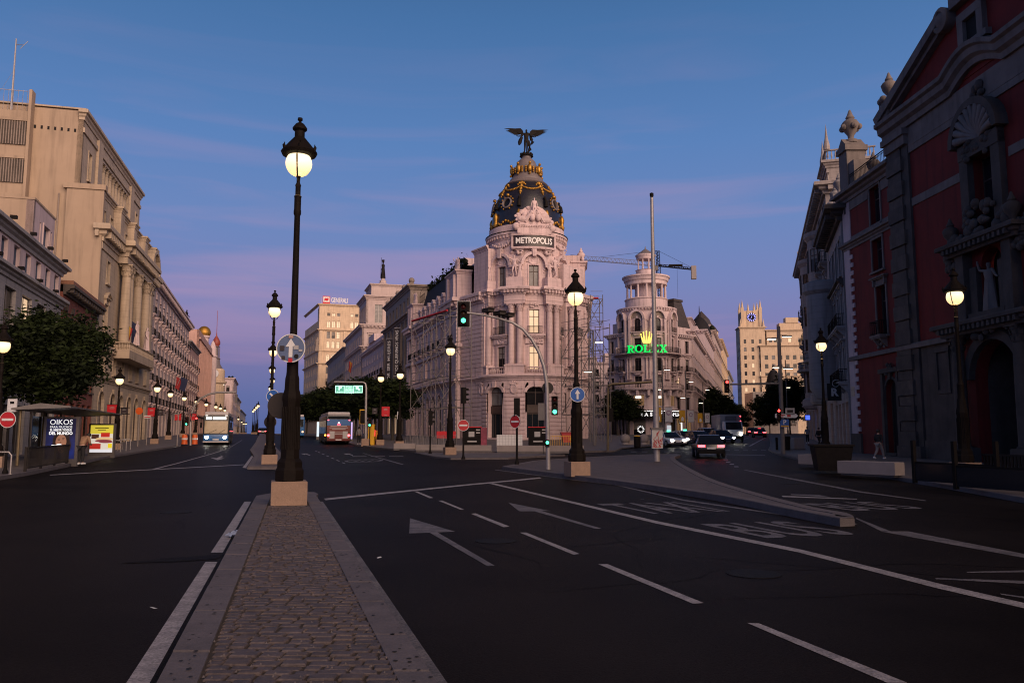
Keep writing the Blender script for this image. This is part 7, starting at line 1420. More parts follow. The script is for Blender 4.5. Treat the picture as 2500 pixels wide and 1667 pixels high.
def at3(px, py, Y): return at(px, py, Y)[:]
disc_sign('road_sign', 'round blue keep right sign with slanting arrow on the second median lamp', at3(666, 967, 41.2), .33, 'signblue', 0, rad(135), 'arrow')
disc_sign('road_sign', 'round sign seen from behind, grey, on the nearest lamp', at3(686, 990, 18.75), .30, 'signback', math.pi + rad(5)); disc_sign('road_sign', 'round sign seen from behind on the second median lamp', at3(660, 1030, 42.1), .32, 'signback', math.pi)
disc_sign('road_sign', 'round blue up arrow sign on the island lamp', at3(1410, 963, 30.3), .28, 'signblue', rad(-4), 0, 'arrow')
def pole(t, h, r=.05, m='greymetal', base=True): part('pole', lambda b: (b.lathe([(r * 2.2, 0), (r * 2.2, .06), (r * 1.3, .18), (r, .3), (r, h)], 10) if base else b.lathe([(r, 0), (r, h)], 10)), M[m], t)
def ground(px, py, dz=.15): v = gp(px, py, dz); return v
g_ = ground(12, 1156); t = thing('sign_post', 'red no entry sign on a dark post at the picture edge', 'road sign', g_[:]); pole(t, at(13, 1024, g_.y).z + .1 - g_.z, .05, 'iron')
disc_sign('no_entry_sign', 'large red no entry disc at the picture edge beside the bus shelter', (g_.x + .02, g_.y - .1, at(13, 1024, g_.y).z), .32, 'signred', 0, 0, 'bar')
# signal heads
def head(parent, x, y, z, lit, rz=0., s=1., board=False, back=False, nm='signal_head'):
 mt = T(x, y, z, rz) @ Matrix.Scale(s, 4)
 o = part(nm, lambda b: (b.box(-.15, .15, -.12, .12, -.46, .46), [b.lathe([(.125, -.25), (.13, -.12)], 12) for _ in ()]), M['iron'], parent, 0, mtx=mt)
 if board: part('backboard', lambda b: (b.box(-.27, .27, .04, .06, -.56, .56)), M['iron'], o, 0); part('board_rim', lambda b: (b.box(-.29, .29, .061, .075, -.58, .58)), M['signwhite'], o, 0)
 for i, (n, dm) in enumerate((('red', 'reddark'), ('amber', 'amberdark'), ('green', 'amberdark'))):
  m = M[dm]
  if lit == n: m = M['redlens' if n == 'red' else 'green']
  b = MB(); b.M = Matrix.Translation((0, -.121, .3 - .3 * i)) @ UPR; b.lathe([(.105, 0), (.09, .02), (0, .035)], 16); put('lens', b.mesh('lens', m, 60), o)
  b = MB(); b.M = Matrix.Translation((0, -.12, .3 - .3 * i)) @ UPR; b.lathe([(.12, 0), (.125, .16)], 12, a0=0, a1=math.pi); put('visor', b.mesh('visor', M['iron'], 60), o)
 return o
# cantilever signal mast on the island
g_ = ground(1340, 1146, .16); t = thing('signal_mast', 'grey signal mast curving over the road with green light and cameras', 'traffic light', g_[:]); Y = g_.y
def rel(px, py, y=None): v = at(px, py, y or Y); return Vector((v.x - t.location.x, v.y - t.location.y, v.z - t.location.z))
arc = [rel(*q) for q in ((1338.5, 1146), (1337, 1050), (1336, 1000), (1336, 960), (1334, 930), (1328, 895), (1316, 860), (1298, 828), (1276, 803), (1250, 787), (1210, 775), (1175, 768), (1136, 763))]
part('mast', lambda b: b.tube(arc, [.10, .095, .09, .09, .085, .08, .075, .07, .065, .06, .055, .05, .045], 10), M['steel'], t, 60)
v = rel(1132, 767); head(t, v.x, v.y - .05, v.z, 'green', 0, 1.0, True); v = rel(1354, 990); head(t, v.x, v.y, v.z, 'green', 0, .88)
for px, py in ((1191, 763), (1219, 770), (1240, 775)): v = rel(px, py); part('camera_unit', lambda b: (b.box(-.16, .16, -.28, .25, -.07, .07), b.box(-.18, .18, -.36, .26, .07, .09), b.box(-.03, .03, -.03, .03, -.2, -.07)), M['signback'], t, 0, mtx=T(v.x, v.y, v.z + .08, rad(35)))
v = rel(1327, 1000); part('control_box', lambda b: b.box(-.14, .14, -.1, .1, -.45, .28), M['greymetal'], t, 0, mtx=T(v.x - .1, v.y, v.z))
v = rel(1336, 1080); part('repeater_box', lambda b: b.box(-.09, .09, -.16, -.02, -.18, .12), M['iron'], t, 0, mtx=T(v.x, v.y, v.z)); part('repeater_lens', lambda b: b.lathe([(.07, 0), (.06, .015), (0, .025)], 14), M['green'], t, mtx=Matrix.Translation((v.x, v.y - .161, v.z)) @ UPR)
disc_sign('road_sign', 'round sign seen from behind on the curved signal mast', at3(1337, 947, Y + .1), .25, 'signback', math.pi)
# posts with no-entry discs and signals seen from behind
for i, (px, py, hy, sy, rz) in enumerate(((1131, 1121, 965, 1038, 0.), (1262, 1134, 994, 1029, rad(-38)))):
 g_ = ground(px, py, .14); t = thing('signal_post', ('dark signal post with no entry disc before the scaffolded wing', 'dark signal post with turned no entry disc on the triangular island')[i], 'traffic light', g_[:]); Y = g_.y
 zt = at(px, hy, Y).z - g_.z; pole(t, zt - .3, .055, 'iron'); head(t, 0, 0, zt, None, math.pi if i else rad(110), 1.0, nm='signal_head')
 zs = at(px, sy, Y).z; disc_sign('no_entry_sign', ('red no entry disc on the post before the scaffolded wing', 'red no entry disc turned sideways on the island post')[i], (g_.x - (.1 if i else 0), Y - .12, zs), .33, 'signred', rz, 0, 'bar')
g_ = ground(1050, 1107, .14); t = thing('signal_post', 'thin dark signal post left of the scaffold lamp', 'traffic light', g_[:]); pole(t, 3.2, .055, 'iron'); head(t, 0, 0, at(1050, 1020, g_.y).z - g_.z, None, rad(100), 1.1)
# tall steel pole with graffiti box
g_ = ground(1604, 1126, .16); t = thing('steel_pole', 'very tall steel pole with graffiti covered box on the triangular island', 'pole', g_[:]); Y = g_.y
zt = at(1592, 492, Y).z; tl = at(1592, 492, Y).x - g_.x
part('pole', lambda b: b.lathe([(.17, 0), (.165, 2), (.14, 5), (.09, zt)], 14), M['steel'], t, 40)
part('camera_dome', lambda b: (b.lathe([(.07, zt), (.11, zt + .1), (.11, zt + .25), (0, zt + .3)], 10)), M['iron'], t); part('switch_box', lambda b: b.box(-.32, .26, -.42, -.16, .0, 1.0), M['whitebox'], t, 0, mtx=T(0, 0, at(1604, 1094, Y).z - g_.z)); part('box_lid', lambda b: b.box(-.36, .30, -.46, -.12, 1.0, 1.1), M['greymetal'], t, 0, mtx=T(0, 0, at(1604, 1094, Y).z - g_.z))
rng = random.Random(4); z0_ = at(1604, 1094, Y).z - g_.z
for k in range(4):
 pts = [(rng.uniform(-.26, .2), -.425, z0_ + rng.uniform(.12, .9))]
 for _ in range(12): pts.append((min(.24, max(-.29, pts[-1][0] + rng.uniform(-.16, .16))), -.425, min(z0_ + .93, max(z0_ + .08, pts[-1][2] + rng.uniform(-.22, .22)))))
 part('graffiti_stroke', lambda b: b.tube(smooth3(pts), .013, 4), M['signred'], t)
# mast with red light over the boulevard and direction signs
g_ = ground(1912, 1108, .14); t = thing('red_signal_mast', 'dark mast with long arm and red light over the boulevard', 'traffic light', g_[:]); Y = g_.y; zt = at(1903, 797, Y).z - g_.z
part('mast', lambda b: b.lathe([(.16, 0), (.15, 3), (.13, zt)], 10), M['greymetal'], t)
a_ = at(1782, 938, Y); part('arm', lambda b: b.tube([(a_.x - g_.x, 0, a_.z - g_.z), (0, 0, a_.z - g_.z + .06)], [.06, .09], 8), M['greymetal'], t); head(t, a_.x - g_.x - .25, -.1, a_.z - g_.z - .15, 'red', 0, 1.0)
head(t, -.3, -.25, at(1900, 1012, Y).z - g_.z, 'red', 0, .9); 
for hx, hy in ((1884, 828), (1921, 822), (1897, 897), (1924, 900)):
 q = at(hx, hy, Y); dx, z = q.x - g_.x, q.z - g_.z; hd = part('lamp_head', lambda b: (b.box(dx - .32, dx + .32, -.13, .13, z, z + .09), b.box(min(dx, 0), max(dx, 0), -.03, .03, z + .09, z + .13)), M['greymetal'], t, 0); part('lens', lambda b: b.box(dx - .28, dx + .28, -.1, .1, z - .03, z - .004), M['ledwhite'], hd, 0)
q = at(1916, 1015, Y); ds = thing('direction_board', 'white arrow direction board on the red signal mast', 'sign', (q.x, Y - .3, q.z)); part('board', lambda b: b.prism([(-.78, -.14), (.68, -.14), (.82, 0), (.68, .14), (-.78, .14)], -.02, .02), M['signwhite'], ds, 0); part('print', lambda b: (b.box(-.68, -.1, -.025, -.021, .02, .09), b.box(-.68, -.2, -.025, -.021, -.09, -.02), b.box(.05, .3, -.025, -.021, -.08, .08)), M['signred'], ds, 0)
q = at(1912, 1032, Y); ds = thing('parking_board', 'small blue parking board below the white arrow board', 'sign', (q.x, Y - .3, q.z)); part('board', lambda b: b.box(-.3, .3, -.02, .02, -.3, .24), M['signblue'], ds, 0); text('P', .45, M['textwhite'], ds, 0, -.025, .02); part('strip', lambda b: b.box(-.28, .28, -.025, -.021, -.28, -.18), M['yellow'], ds, 0)
q = at(1925, 1004, Y); ds = thing('direction_board', 'pale board above the white arrow board', 'sign', (q.x, Y - .3, q.z)); part('board', lambda b: b.box(-.32, .32, -.02, .02, -.22, .22), M['textgrey'], ds, 0); part('print', lambda b: b.box(-.2, .2, -.025, -.021, -.1, .1), M['signback'], ds, 0)
# low portal signal frame before the round tower house
g_ = ground(1484, 1100, .14); t = thing('portal_signal', 'brass coloured signal frame with arm beside the tall scaffold tower', 'traffic light', g_[:]); Y = g_.y; q = at(1484, 940, Y); e = at(1592, 932, Y)
part('frame', lambda b: b.tube([(0, 0, 0), (q.x - g_.x, 0, q.z - g_.z - .25), (q.x - g_.x + .08, 0, q.z - g_.z - .05), (q.x - g_.x + .3, 0, q.z - g_.z + .08), (e.x - g_.x, 0, e.z - g_.z)], .10, 8), M['brassy'], t); head(t, .28, .1, at(1489, 1013, Y).z - g_.z, None, rad(190), 1.15)

# green parking gantry over the far lane
g_ = ground(893, 1087, .14); t = thing('parking_gantry', 'lit green parking sign hung from a bent steel gantry', 'sign', g_[:]); Y = g_.y; R_ = lambda px, py: at(px, py, Y) - g_
part('gantry', lambda b: b.tube([(0, 0, 0), R_(893, 1010), R_(894, 946), R_(892, 936), R_(886, 933), R_(816, 932)], [.13, .12, .10, .09, .08, .08], 8), M['steel'], t, 60); part('footing', lambda b: stone(b, [(-.35, -.35), (.35, -.35), (.35, .35), (-.35, .35)], -.1, .65, .02), M['granitelight'], t, 0)
c0 = R_(852, 950); W_ = (R_(887, 950) - R_(817, 950)).x; H_ = (R_(852, 940) - R_(852, 961)).z
sb = part('sign_box', lambda b: b.box(-W_ / 2, W_ / 2, 0, .2, -H_ / 2, H_ / 2), M['iron'], t, 0, loc=c0); gm = mat('green_lightbox', (.05, .3, .2), .4, 0, emit=(.10, .32, .24), estr=1.0); gw = mat('green_white_light', (.5, .9, .7), .4, 0, emit=(.50, 1, .78), estr=1.3)
part('sign_face', lambda b: b.box(-W_ / 2 + .06, W_ / 2 - .06, -.02, -.001, -H_ / 2 + .05, H_ / 2 - .05), gm, sb, 0)
def outl(b, x0, x1, z0, z1, t_=.05, y=-.03): b.box(x0, x1, y, y + .008, z1 - t_, z1); b.box(x0, x1, y, y + .008, z0, z0 + t_); b.box(x0, x0 + t_, y, y + .008, z0 + t_, z1 - t_); b.box(x1 - t_, x1, y, y + .008, z0 + t_, z1 - t_)
part('sign_outline', lambda b: (outl(b, -W_ / 2 + .07, -W_ / 2 + .95, -H_ / 2 + .07, H_ / 2 - .07), outl(b, W_ / 2 - .95, W_ / 2 - .07, -H_ / 2 + .07, H_ / 2 - .07)), gw, sb, 0)
text('P', .62, gw, sb, -W_ / 2 + .52, -.03, .08, .004, .02); text('PUBLICO', .13, gw, sb, -W_ / 2 + .52, -.03, -H_ / 2 + .16, .004)
for i, s_ in enumerate(('SEVILLA', 'ALCALA', 'CENTRO', 'CANALEJAS')): text(s_, .19, gw, sb, 0, -.03, H_ / 2 - .17 - i * .19, .004, .004)
text('A 100 m', .13, gw, sb, W_ / 2 - .52, -.03, -H_ / 2 + .16, .004); o = part('sign_arrow', lambda b: b.prism([(-.07, -.26), (.07, -.26), (.07, .04), (.22, .04), (0, .3), (-.22, .04), (-.07, .04)], -.036, -.03), gw, sb, 0, loc=(W_ / 2 - .52, 0, .08)); o.rotation_euler[1] = rad(-45)
part('gantry_light', lambda b: b.box(-W_ / 2, W_ / 2, -.25, .1, H_ / 2 + .12, H_ / 2 + .2), M['iron'], sb, 0)

# red banners on lamps
def banner(px0, px1, py0, py1, Y, label, m='bannerred', words=True):
 a, c = at(px0, py0, Y), at(px1, py1, Y); w_, h_ = c.x - a.x, a.z - c.z; t = thing('lamp_banner', label, 'banner', ((a.x + c.x) / 2, Y, c.z), 0, 'red banners on lamps')
 part('cloth', lambda b: b.box(-w_ / 2, w_ / 2, -.015, .015, 0, h_), M[m], t, 0); part('rod', lambda b: (b.box(-w_ / 2 - .05, w_ / 2 + .15, -.03, .03, h_, h_ + .05), b.box(-w_ / 2 - .05, w_ / 2 + .15, -.03, .03, -.05, 0)), M['iron'], t, 0)
 if words: part('print', lambda b: (b.prism([(-.28 * w_, h_ * .74), (.28 * w_, h_ * .74), (.1 * w_, h_ * .79), (-.1 * w_, h_ * .79)], -.022, -.016), b.box(-.25 * w_, .25 * w_, -.022, -.016, h_ * .66, h_ * .68), b.box(-.22 * w_, .22 * w_, -.022, -.016, h_ * .60, h_ * .615), b.box(-.2 * w_, .2 * w_, -.022, -.016, h_ * .08, h_ * .12)), M['textgrey'], t, 0)
def lampY(px):
 o = min((o for o in C.objects if o.name.startswith('street_lamp')), key=lambda o: abs(1250 + F_PX * o.location.x / o.location.y - px) + (0 if o.location.y < 120 else 999)); return o.location.y
Yl = lampY(288); banner(262, 285, 988, 1014, Yl, 'red banner on the lamp beside the yellow lit poster'); banner(295, 312, 996, 1010, Yl, 'dark banner with pale print beside the first red banner', 'bannerdark')
Yl = lampY(381); banner(361, 379, 995, 1016, Yl, 'red banner on the granite plinth lamp'); banner(385, 398, 1001, 1013, Yl, 'dark banner beside the second red banner', 'bannerdark')
for i, px in enumerate((416, 450)): Yl = lampY(px); banner(px + 11 if i == 0 else px + 15, px + 26 if i == 0 else px + 29, 1010, 1026, Yl, ('small red banner before the narrow house', 'smallest red banner down the tree side pavement')[i])
Yl = lampY(930); banner(932, 951, 992, 1016, Yl, 'red banner among the dark street trees'); banner(909, 921, 996, 1010, Yl, 'dark banner with pale print among the street trees', 'bannerdark'); banner(970, 978, 1004, 1024, 76, 'narrow white banner with dark oval beside the scaffold', 'signwhite', False)

# ================================================================ trees
def leaf_crown(rx, ry, rz, n_cl, n_lf, seed, size=.16):
 rng = random.Random(seed); b = MB(); V = []; Fc = []; Mi = []
 cl = []
 while len(cl) < n_cl:
  p = Vector((rng.uniform(-1, 1), rng.uniform(-1, 1), rng.uniform(-.85, 1)))
  az, e_ = math.atan2(p.y, p.x), p.z; lim = .84 + .13 * math.sin(3 * az + seed) * math.cos(2.6 * e_ + seed * 2) + .10 * math.sin(7 * az + 5 * e_ + seed)
  if .30 < p.length < lim: cl.append((p, rng.uniform(.12, .27)))
 for p, cr in cl:
  m = 0 if rng.random() < .55 else 1
  for _ in range(n_lf):
   q = Vector((rng.gauss(0, 1), rng.gauss(0, 1), rng.gauss(0, .75))) * cr * .62; c = p + q; c = Vector((c.x * rx, c.y * ry, c.z * rz))
   u = Vector((rng.gauss(0, 1), rng.gauss(0, 1), rng.gauss(0, .5))).normalized(); w = u.cross(Vector((rng.gauss(0, 1), rng.gauss(0, 1), rng.gauss(0, 1)))).normalized(); s = size * rng.uniform(.6, 1.3)
   k = len(V); V += [(c - u * s)[:], (c + w * s * .45)[:], (c + u * s)[:], (c - w * s * .45)[:]]; Fc.append((k, k + 1, k + 2, k + 3)); Mi.append(m)
 b.v, b.f, b.m = V, Fc, Mi; return b.mesh('crown', [M['leaf'], M['leaf2']], 0), cl
CR = [leaf_crown(1, 1, 1, 150, 75, s, .075) for s in (1, 2, 3)]
def tree(label, loc, h0, h1, r, seed, group='street trees', size=None, big=False):
 t = thing('street_tree', label, 'tree', loc, seed * 1.3, group); rng = random.Random(seed); zc, rz_ = (h0 + h1) / 2, (h1 - h0) / 2
 me, cl = CR[seed % 3] if not big else leaf_crown(1, 1, 1, 330, 95, 21, .052)
 put('crown', me, t, mtx=Matrix.Translation((0, 0, zc)) @ Matrix.Diagonal((r, r, rz_, 1)))
 def tr(b):
  b.tube([(0, 0, -.1), (.04, .02, h0 * .6), (0, .05, h0 + .3), (0, 0, zc)], [.2, .16, .14, .06], 8)
  for p, c in cl[::(12 if not big else 20)]:
   e = Vector((p.x * r * .85, p.y * r * .85, zc + p.z * rz_ * .85)); s = Vector((0, .03, h0 * .9 + rng.uniform(0, rz_ * .5))); m = s.lerp(e, .5) + Vector((0, 0, .25)); b.tube([s, m, e], [.075, .045, .015], 5)
 part('trunk', tr, M['bark'], t, 60); return t
tree('big dark green street tree over the bus shelter', (-25.6, 44.5, .15), 2.9, 8.5, 2.95, 7, big=True)
tree('dark street tree at the picture edge behind the shelter', (-28.6, 41.5, .15), 2.4, 7.0, 2.6, 4)
for i, (px, Y, h1, r, s) in enumerate(((776, 150, 8.8, 4.2, 2), (822, 130, 8.4, 4.0, 5), (868, 118, 8.6, 4.0, 8), (915, 106, 8.0, 3.8, 3), (958, 98, 7.4, 3.4, 6), (748, 175, 8.4, 4.2, 9))):
 p = at(px, 1070, Y); tree(('dark tree farther left behind the red tailed bus', 'dark tree directly behind the bus', 'dark tree under the green parking sign', 'dark tree behind the steel gantry post', 'dark tree beside the scaffolded wing', 'farthest dark tree before the sandstone block')[i], (p.x, Y, gz(Y) + .1), 2.6, h1, r, s)
for i, (px, Y, h1, r, s) in enumerate(((1508, 140, 7.6, 3.3, 1), (1535, 152, 7.0, 2.8, 4), (1738, 205, 12.0, 5.2, 2), (1765, 235, 11, 5, 5), (1700, 185, 8.5, 3.4, 3), (1800, 280, 10, 5, 6), (1930, 160, 11.0, 5.0, 7), (1908, 200, 12, 5.2, 8), (1880, 250, 12, 6, 9))):
 p = at(px, 1070, Y); tree(('round dark tree left of the round tower shop', 'dark tree touching the round tower shop front', 'tall dark tree beyond the white pennants', 'dark tree past the tall boulevard tree', 'small dark tree behind the second pennants', 'far dark tree along the boulevard', 'dark tree behind the red signal mast', 'tall dark tree on the church side of the boulevard', 'far dark tree on the church side')[i], (p.x, Y, gz(Y)), 2.6, h1, r, s)

# ================================================================ scaffolds
UC = MB(); UC.lathe([(1, 0), (1, 1)], 7); UCM = {m: UC.mesh('tube', M[m], 60) for m in ('scafmetal', 'bannerred')}
def tubeobj(name, parent, a, b_, r=.03, m='scafmetal'):
 a, b_ = Vector(a), Vector(b_); d = b_ - a; q = d.to_track_quat('Z', 'Y').to_matrix().to_4x4()
 return put(name, UCM[m], parent, mtx=Matrix.Translation(a) @ q @ Matrix.Diagonal((r, r, d.length, 1)))
def scaffold(label, p0, p1, dep, nb, lv, z, side_, red=False):
 d = Vector(p1) - Vector(p0); t = thing('scaffold', label, 'scaffold', (p0[0], p0[1], z), math.atan2(d.y, d.x), 'scaffolds on the domed building'); L_ = d.length
 X = [L_ * i / nb for i in range(nb + 1)]; Yy = [0, dep]; top = lv[-1]
 for x in X:
  for y in Yy: tubeobj('standard', t, (x, y, 0), (x, y, top + .5), .045)
 for h in lv:
  for y in Yy: tubeobj('ledger', t, (0, y, h), (L_, y, h), .036); tubeobj('ledger', t, (0, y, h + .9), (L_, y, h + .9), .028)
  for x in X: tubeobj('transom', t, (x, 0, h), (x, dep, h), .036)
 zz = [0] + list(lv)
 for i in range(nb):
  for a, c in zip(zz[:-1], zz[1:]):
   (tubeobj('brace', t, (X[i], 0, c), (X[i + 1], 0, a), .036) if side_ > 0 else tubeobj('brace', t, (X[i], 0, a), (X[i + 1], 0, c), .036))
   if i % 2 == 0: tubeobj('brace', t, (X[i], 0, a), (X[i], dep, c), .036)
   tubeobj('brace', t, (X[i], dep, c), (X[i + 1], dep, a), .036)
 for i in range(nb * 3): tubeobj('lattice_bar', t, (L_ * i / (nb * 3), 0, top - .9 if i % 2 else top), (L_ * (i + 1) / (nb * 3), 0, top if i % 2 else top - .9), .026)
 if red: tubeobj('red_beam', t, (.3, -.1, top + .1), (L_ - .5, -.1, top + .1), .1, 'bannerred')
 return t
q0, q1 = at(1001, 1080, 95), at(1096, 1080, 86); scaffold('steel scaffold with red beam before the avenue wing', (q0.x, 95), (q1.x, 86), 2.6, 3, [3.9, 7.2, 10.4, 14.2], gz(88), 1, True)
q0, q1 = at(1372, 1085, 92), at(1442, 1085, 88); scaffold('tall steel scaffold hugging the rotunda on the boulevard side', (q0.x, 92), (q1.x, 88), 3.0, 2, [3.2, 6.4, 9.6, 12.8], gz(88), -1)
q0, q1 = at(1446, 1085, 92), at(1476, 1085, 92); scaffold('narrow scaffold tower standing free beside the rotunda', (q0.x, 92), (q1.x, 92), 3.4, 1, [3.4, 6.9, 10.4, 13.9, 16.4], gz(92), -1, True)

# ================================================================ tower crane
p = at(1607, 640, 300); cr = thing('tower_crane', 'dark tower crane behind the round tower house, long lattice jib', 'crane', (p.x, 300, gz(300)), rad(-4)); jz = p.z - gz(300) - 1.5
def lattice(b, a, c, w, h, n, r=.09):
 a, c = Vector(a), Vector(c); d = (c - a)
 up = Vector((0, 0, 1)); s = d.cross(up).normalized() if abs(d.normalized().z) < .9 else Vector((1, 0, 0))
 u = up if abs(d.normalized().z) < .9 else Vector((0, 1, 0))
 ch = [s * -w / 2, s * w / 2, u * h]
 for o in ch: b.tube([a + o, c + o], r, 5)
 for i in range(n):
  p0, p1 = a + d * (i / n), a + d * ((i + 1) / n)
  for o, o2 in ((ch[0], ch[2]), (ch[1], ch[2]), (ch[0], ch[1])): b.tube([p0 + o, p0.lerp(p1, .5) + o2], r * .6, 4); b.tube([p0.lerp(p1, .5) + o2, p1 + o], r * .6, 4)
part('mast', lambda b: lattice(b, (0, 0, 0), (0, 0, jz + .5), 1.6, 1.6, 24, .12), M['iron'], cr, 0); part('jib', lambda b: lattice(b, (-1, 0, jz), (-33, 0, jz + 3.2), 1.2, 1.6, 22, .08), M['greymetal'], cr, 0)
part('counter_jib', lambda b: (lattice(b, (0, 0, jz), (13, 0, jz - 1.6), 1.2, .7, 8, .14), b.box(4, 9, -.6, .6, jz - .2, jz + .5)), M['iron'], cr, 0); part('counterweight', lambda b: b.box(12.2, 14, -.8, .8, jz - 5.2, jz - .2), M['concrete'], cr, 0)
part('tower_head', lambda b: lattice(b, (0, 0, jz), (-.2, 0, jz + 6.0), 1.3, 1.0, 5, .12), M['iron'], cr, 0); part('tie_bar', lambda b: (b.tube([(-.2, 0, jz + 6), (-22, 0, jz + 3.7)], .05, 4), b.tube([(-.2, 0, jz + 6), (12.5, 0, jz - .8)], .05, 4)), M['iron'], cr, 0); part('hoist_rope', lambda b: b.tube([(7, 0, jz - .5), (7, 0, jz - 12)], .035, 4), M['iron'], cr, 0)
part('cab', lambda b: b.box(-1.6, -.2, -1.4, -.2, jz - 1.8, jz - .2), M['greymetal'], cr, 0)

# ================================================================ vehicles
def beveled(fn, m, name, w=.06, seg=2):
 b = MB(); fn(b); me = b.mesh(name, m, 0); bm = bmesh.new(); bm.from_mesh(me); bmesh.ops.remove_doubles(bm, verts=bm.verts, dist=.001); bmesh.ops.recalc_face_normals(bm, faces=bm.faces)
 bmesh.ops.bevel(bm, geom=[e for e in bm.edges if e.is_manifold and e.calc_face_angle(0) > .3], offset=w, segments=seg, affect='EDGES', profile=.6); bm.to_mesh(me); bm.free()
 me.polygons.foreach_set('use_smooth', [True] * len(me.polygons)); me.set_sharp_from_angle(angle=rad(40)); return me
def wheels(t, ys, w, r=.32):
 for y in ys:
  for s in (-1, 1):
   b = MB(); b.M = Matrix.Translation((s * (w / 2 - .10), y, r)) @ Matrix.Rotation(math.pi / 2, 4, 'Y'); b.lathe([(r * .6, -.11), (r * .93, -.11), (r, -.07), (r, .07), (r * .93, .11), (r * .6, .11)], 18); o = put('wheel', b.mesh('wheel', M['tyre'], 40), t)
   b = MB(); b.M = Matrix.Translation((s * (w / 2 - .08), y, r)) @ Matrix.Rotation(math.pi / 2, 4, 'Y'); b.lathe([(0, -.09), (r * .62, -.1), (r * .62, .1), (0, .08)], 12); put('rim', b.mesh('rim', M['steel'], 40), o)
def car(label, loc, rz, paint, L_=4.5, W_=1.82, H_=1.46, lit='front', brake=False, taxi=False, group='cars at the boulevard mouth', hatch=False):
 """front faces -y"""
 t = thing('car', label, 'car', loc, rz, group); f, r_ = -L_ / 2, L_ / 2
 def hull(b):
  side_ = [(f + .05, .28), (f, .45), (f + .04, .66), (f + .9, .80), (f + 1.35, .90), (r_ - .55, .95), (r_ - .08, .92), (r_, .60), (r_ - .06, .30)]
  n = len(side_); vs = []
  for x, k in ((-W_ / 2, 0), (W_ / 2, 0)): vs += [(x * (1 - (.06 if z > .85 else 0) - (.05 if abs(y) > L_ / 2 - .1 else 0)), y, z) for y, z in side_]
  b.add(vs, [tuple(range(n)), tuple(range(n, 2 * n))[::-1]] + [(i, i + n, (i + 1) % n + n, (i + 1) % n) for i in range(n)])
 put('body', beveled(hull, paint, 'body', .07, 3), t)
 cab = [(f + 1.15, .88), (f + 1.95, H_ - .04), (f + 2.4, H_), (r_ - (1.0 if hatch else 1.25), H_ - .02), (r_ - (.25 if hatch else .40), .93)]
 def ch(b, inset, sc, zo):
  n = len(cab); vs = []
  for s in (-1, 1): vs += [(s * (W_ / 2 - .06 - (.20 if z > 1.2 else .02) + inset), y * sc, z + zo) for y, z in cab]
  b.add(vs, [tuple(range(n)), tuple(range(n, 2 * n))[::-1]] + [(i, i + n, (i + 1) % n + n, (i + 1) % n) for i in range(n)])
 put('window_glass', beveled(lambda b: ch(b, 0, 1, 0), M['carglass'], 'window_glass', .04, 2), t)
 put('roof', beveled(lambda b: b.add([(s * x, y, z) for s in (-1, 1) for x, y, z in ((W_ / 2 - .24, f + 1.9, H_ - .05), (W_ / 2 - .25, f + 2.4, H_ + .015), (W_ / 2 - .25, r_ - 1.15, H_ - .005), (W_ / 2 - .24, r_ - 1.0, H_ - .09))], [(0, 1, 2, 3), (7, 6, 5, 4), (0, 4, 5, 1), (1, 5, 6, 2), (2, 6, 7, 3), (3, 7, 4, 0)]), paint, 'roof', .02, 1), t)
 part('pillar', lambda b: [b.tube([(s * (W_ / 2 - .07), y0, .9), (s * (W_ / 2 - .25), y1, H_ - .05)], .035, 5) for s in (-1, 1) for y0, y1 in ((f + 1.18, f + 1.98), (r_ - .42, r_ - 1.2), (f + 2.6, f + 2.55))], paint, t)
 wheels(t, (f + .85, r_ - .80), W_ + .02)
 for s in (-1, 1):
  fl_ = M['head'] if lit == 'front' else M['lensoff']; b = MB(); b.sphere((s * (W_ / 2 - .28), f + .04, .62), (.2, .10, .095), 10, 6); put('headlight', b.mesh('headlight', fl_, 60), t)
  part('tail_light', lambda b: b.box(s * (W_ / 2 - .30) - .22, s * (W_ / 2 - .30) + .22, r_ - .10, r_ + .005, .70, .84), M['tail'] if lit == 'rear' else M['reddark'], t, 0)
  part('mirror', lambda b: b.sphere((s * (W_ / 2 + .08), f + 1.45, .98), (.11, .07, .075), 8, 5), paint, t)
 part('grille', lambda b: (b.box(-.45, .45, f - .015, f + .05, .34, .50)), M['iron'], t, 0); part('bumper', lambda b: b.box(-W_ / 2 + .12, W_ / 2 - .12, r_ - .05, r_ + .02, .28, .42), M['iron'], t, 0)
 part('number_plate', lambda b: (b.box(-.26, .26, f - .03, f - .016, .40, .51), b.box(-.26, .26, r_ + .003, r_ + .022, .58, .69)), M['signwhite'], t, 0)
 if brake: part('brake_light', lambda b: b.box(-.22, .22, r_ - 1.16, r_ - 1.08, H_ - .10, H_ - .05), M['tail'], t, 0)
 if taxi: part('taxi_light', lambda b: b.box(-.1, .22, f + 2.2, f + 2.34, H_ + .02, H_ + .13), M['green'], t, 0)
 return t
def carpos(px, py, dz=0): v = gp(px, py, dz); return v
def place_car(label, px, py, rz, *a, **k): v = gp(px, py); return car(label, (v.x, v.y, v.z + .005), rz, *a, **k)
M['tyre'] = mat('tyre_rubber', (.012, .012, .012), .8, 0); M['carglass'] = mat('car_glass', (.012, .014, .018), .06, 0, spec=.7); M['lensoff'] = mat('clear_lens', (.3, .3, .3), .1, 0)
blk = mat('black_car_paint', (.012, .012, .014), .22, 0, spec=.6); wht = mat('white_car_paint', (.62, .60, .60), .25, .04, 3, spec=.6); nav = mat('navy_car_paint', (.015, .02, .05), .22, 0, spec=.6); sil = mat('silver_car_paint', (.32, .31, .32), .3, 0, metal=.4)
place_car('black hatchback with glowing red tail lights driving up the boulevard', 1729, 1116, rad(172), blk, lit='rear', brake=True, H_=1.48, hatch=True)
place_car('white taxi with green roof light beside the graffiti box', 1632, 1090, rad(14), wht, taxi=True, H_=1.44)
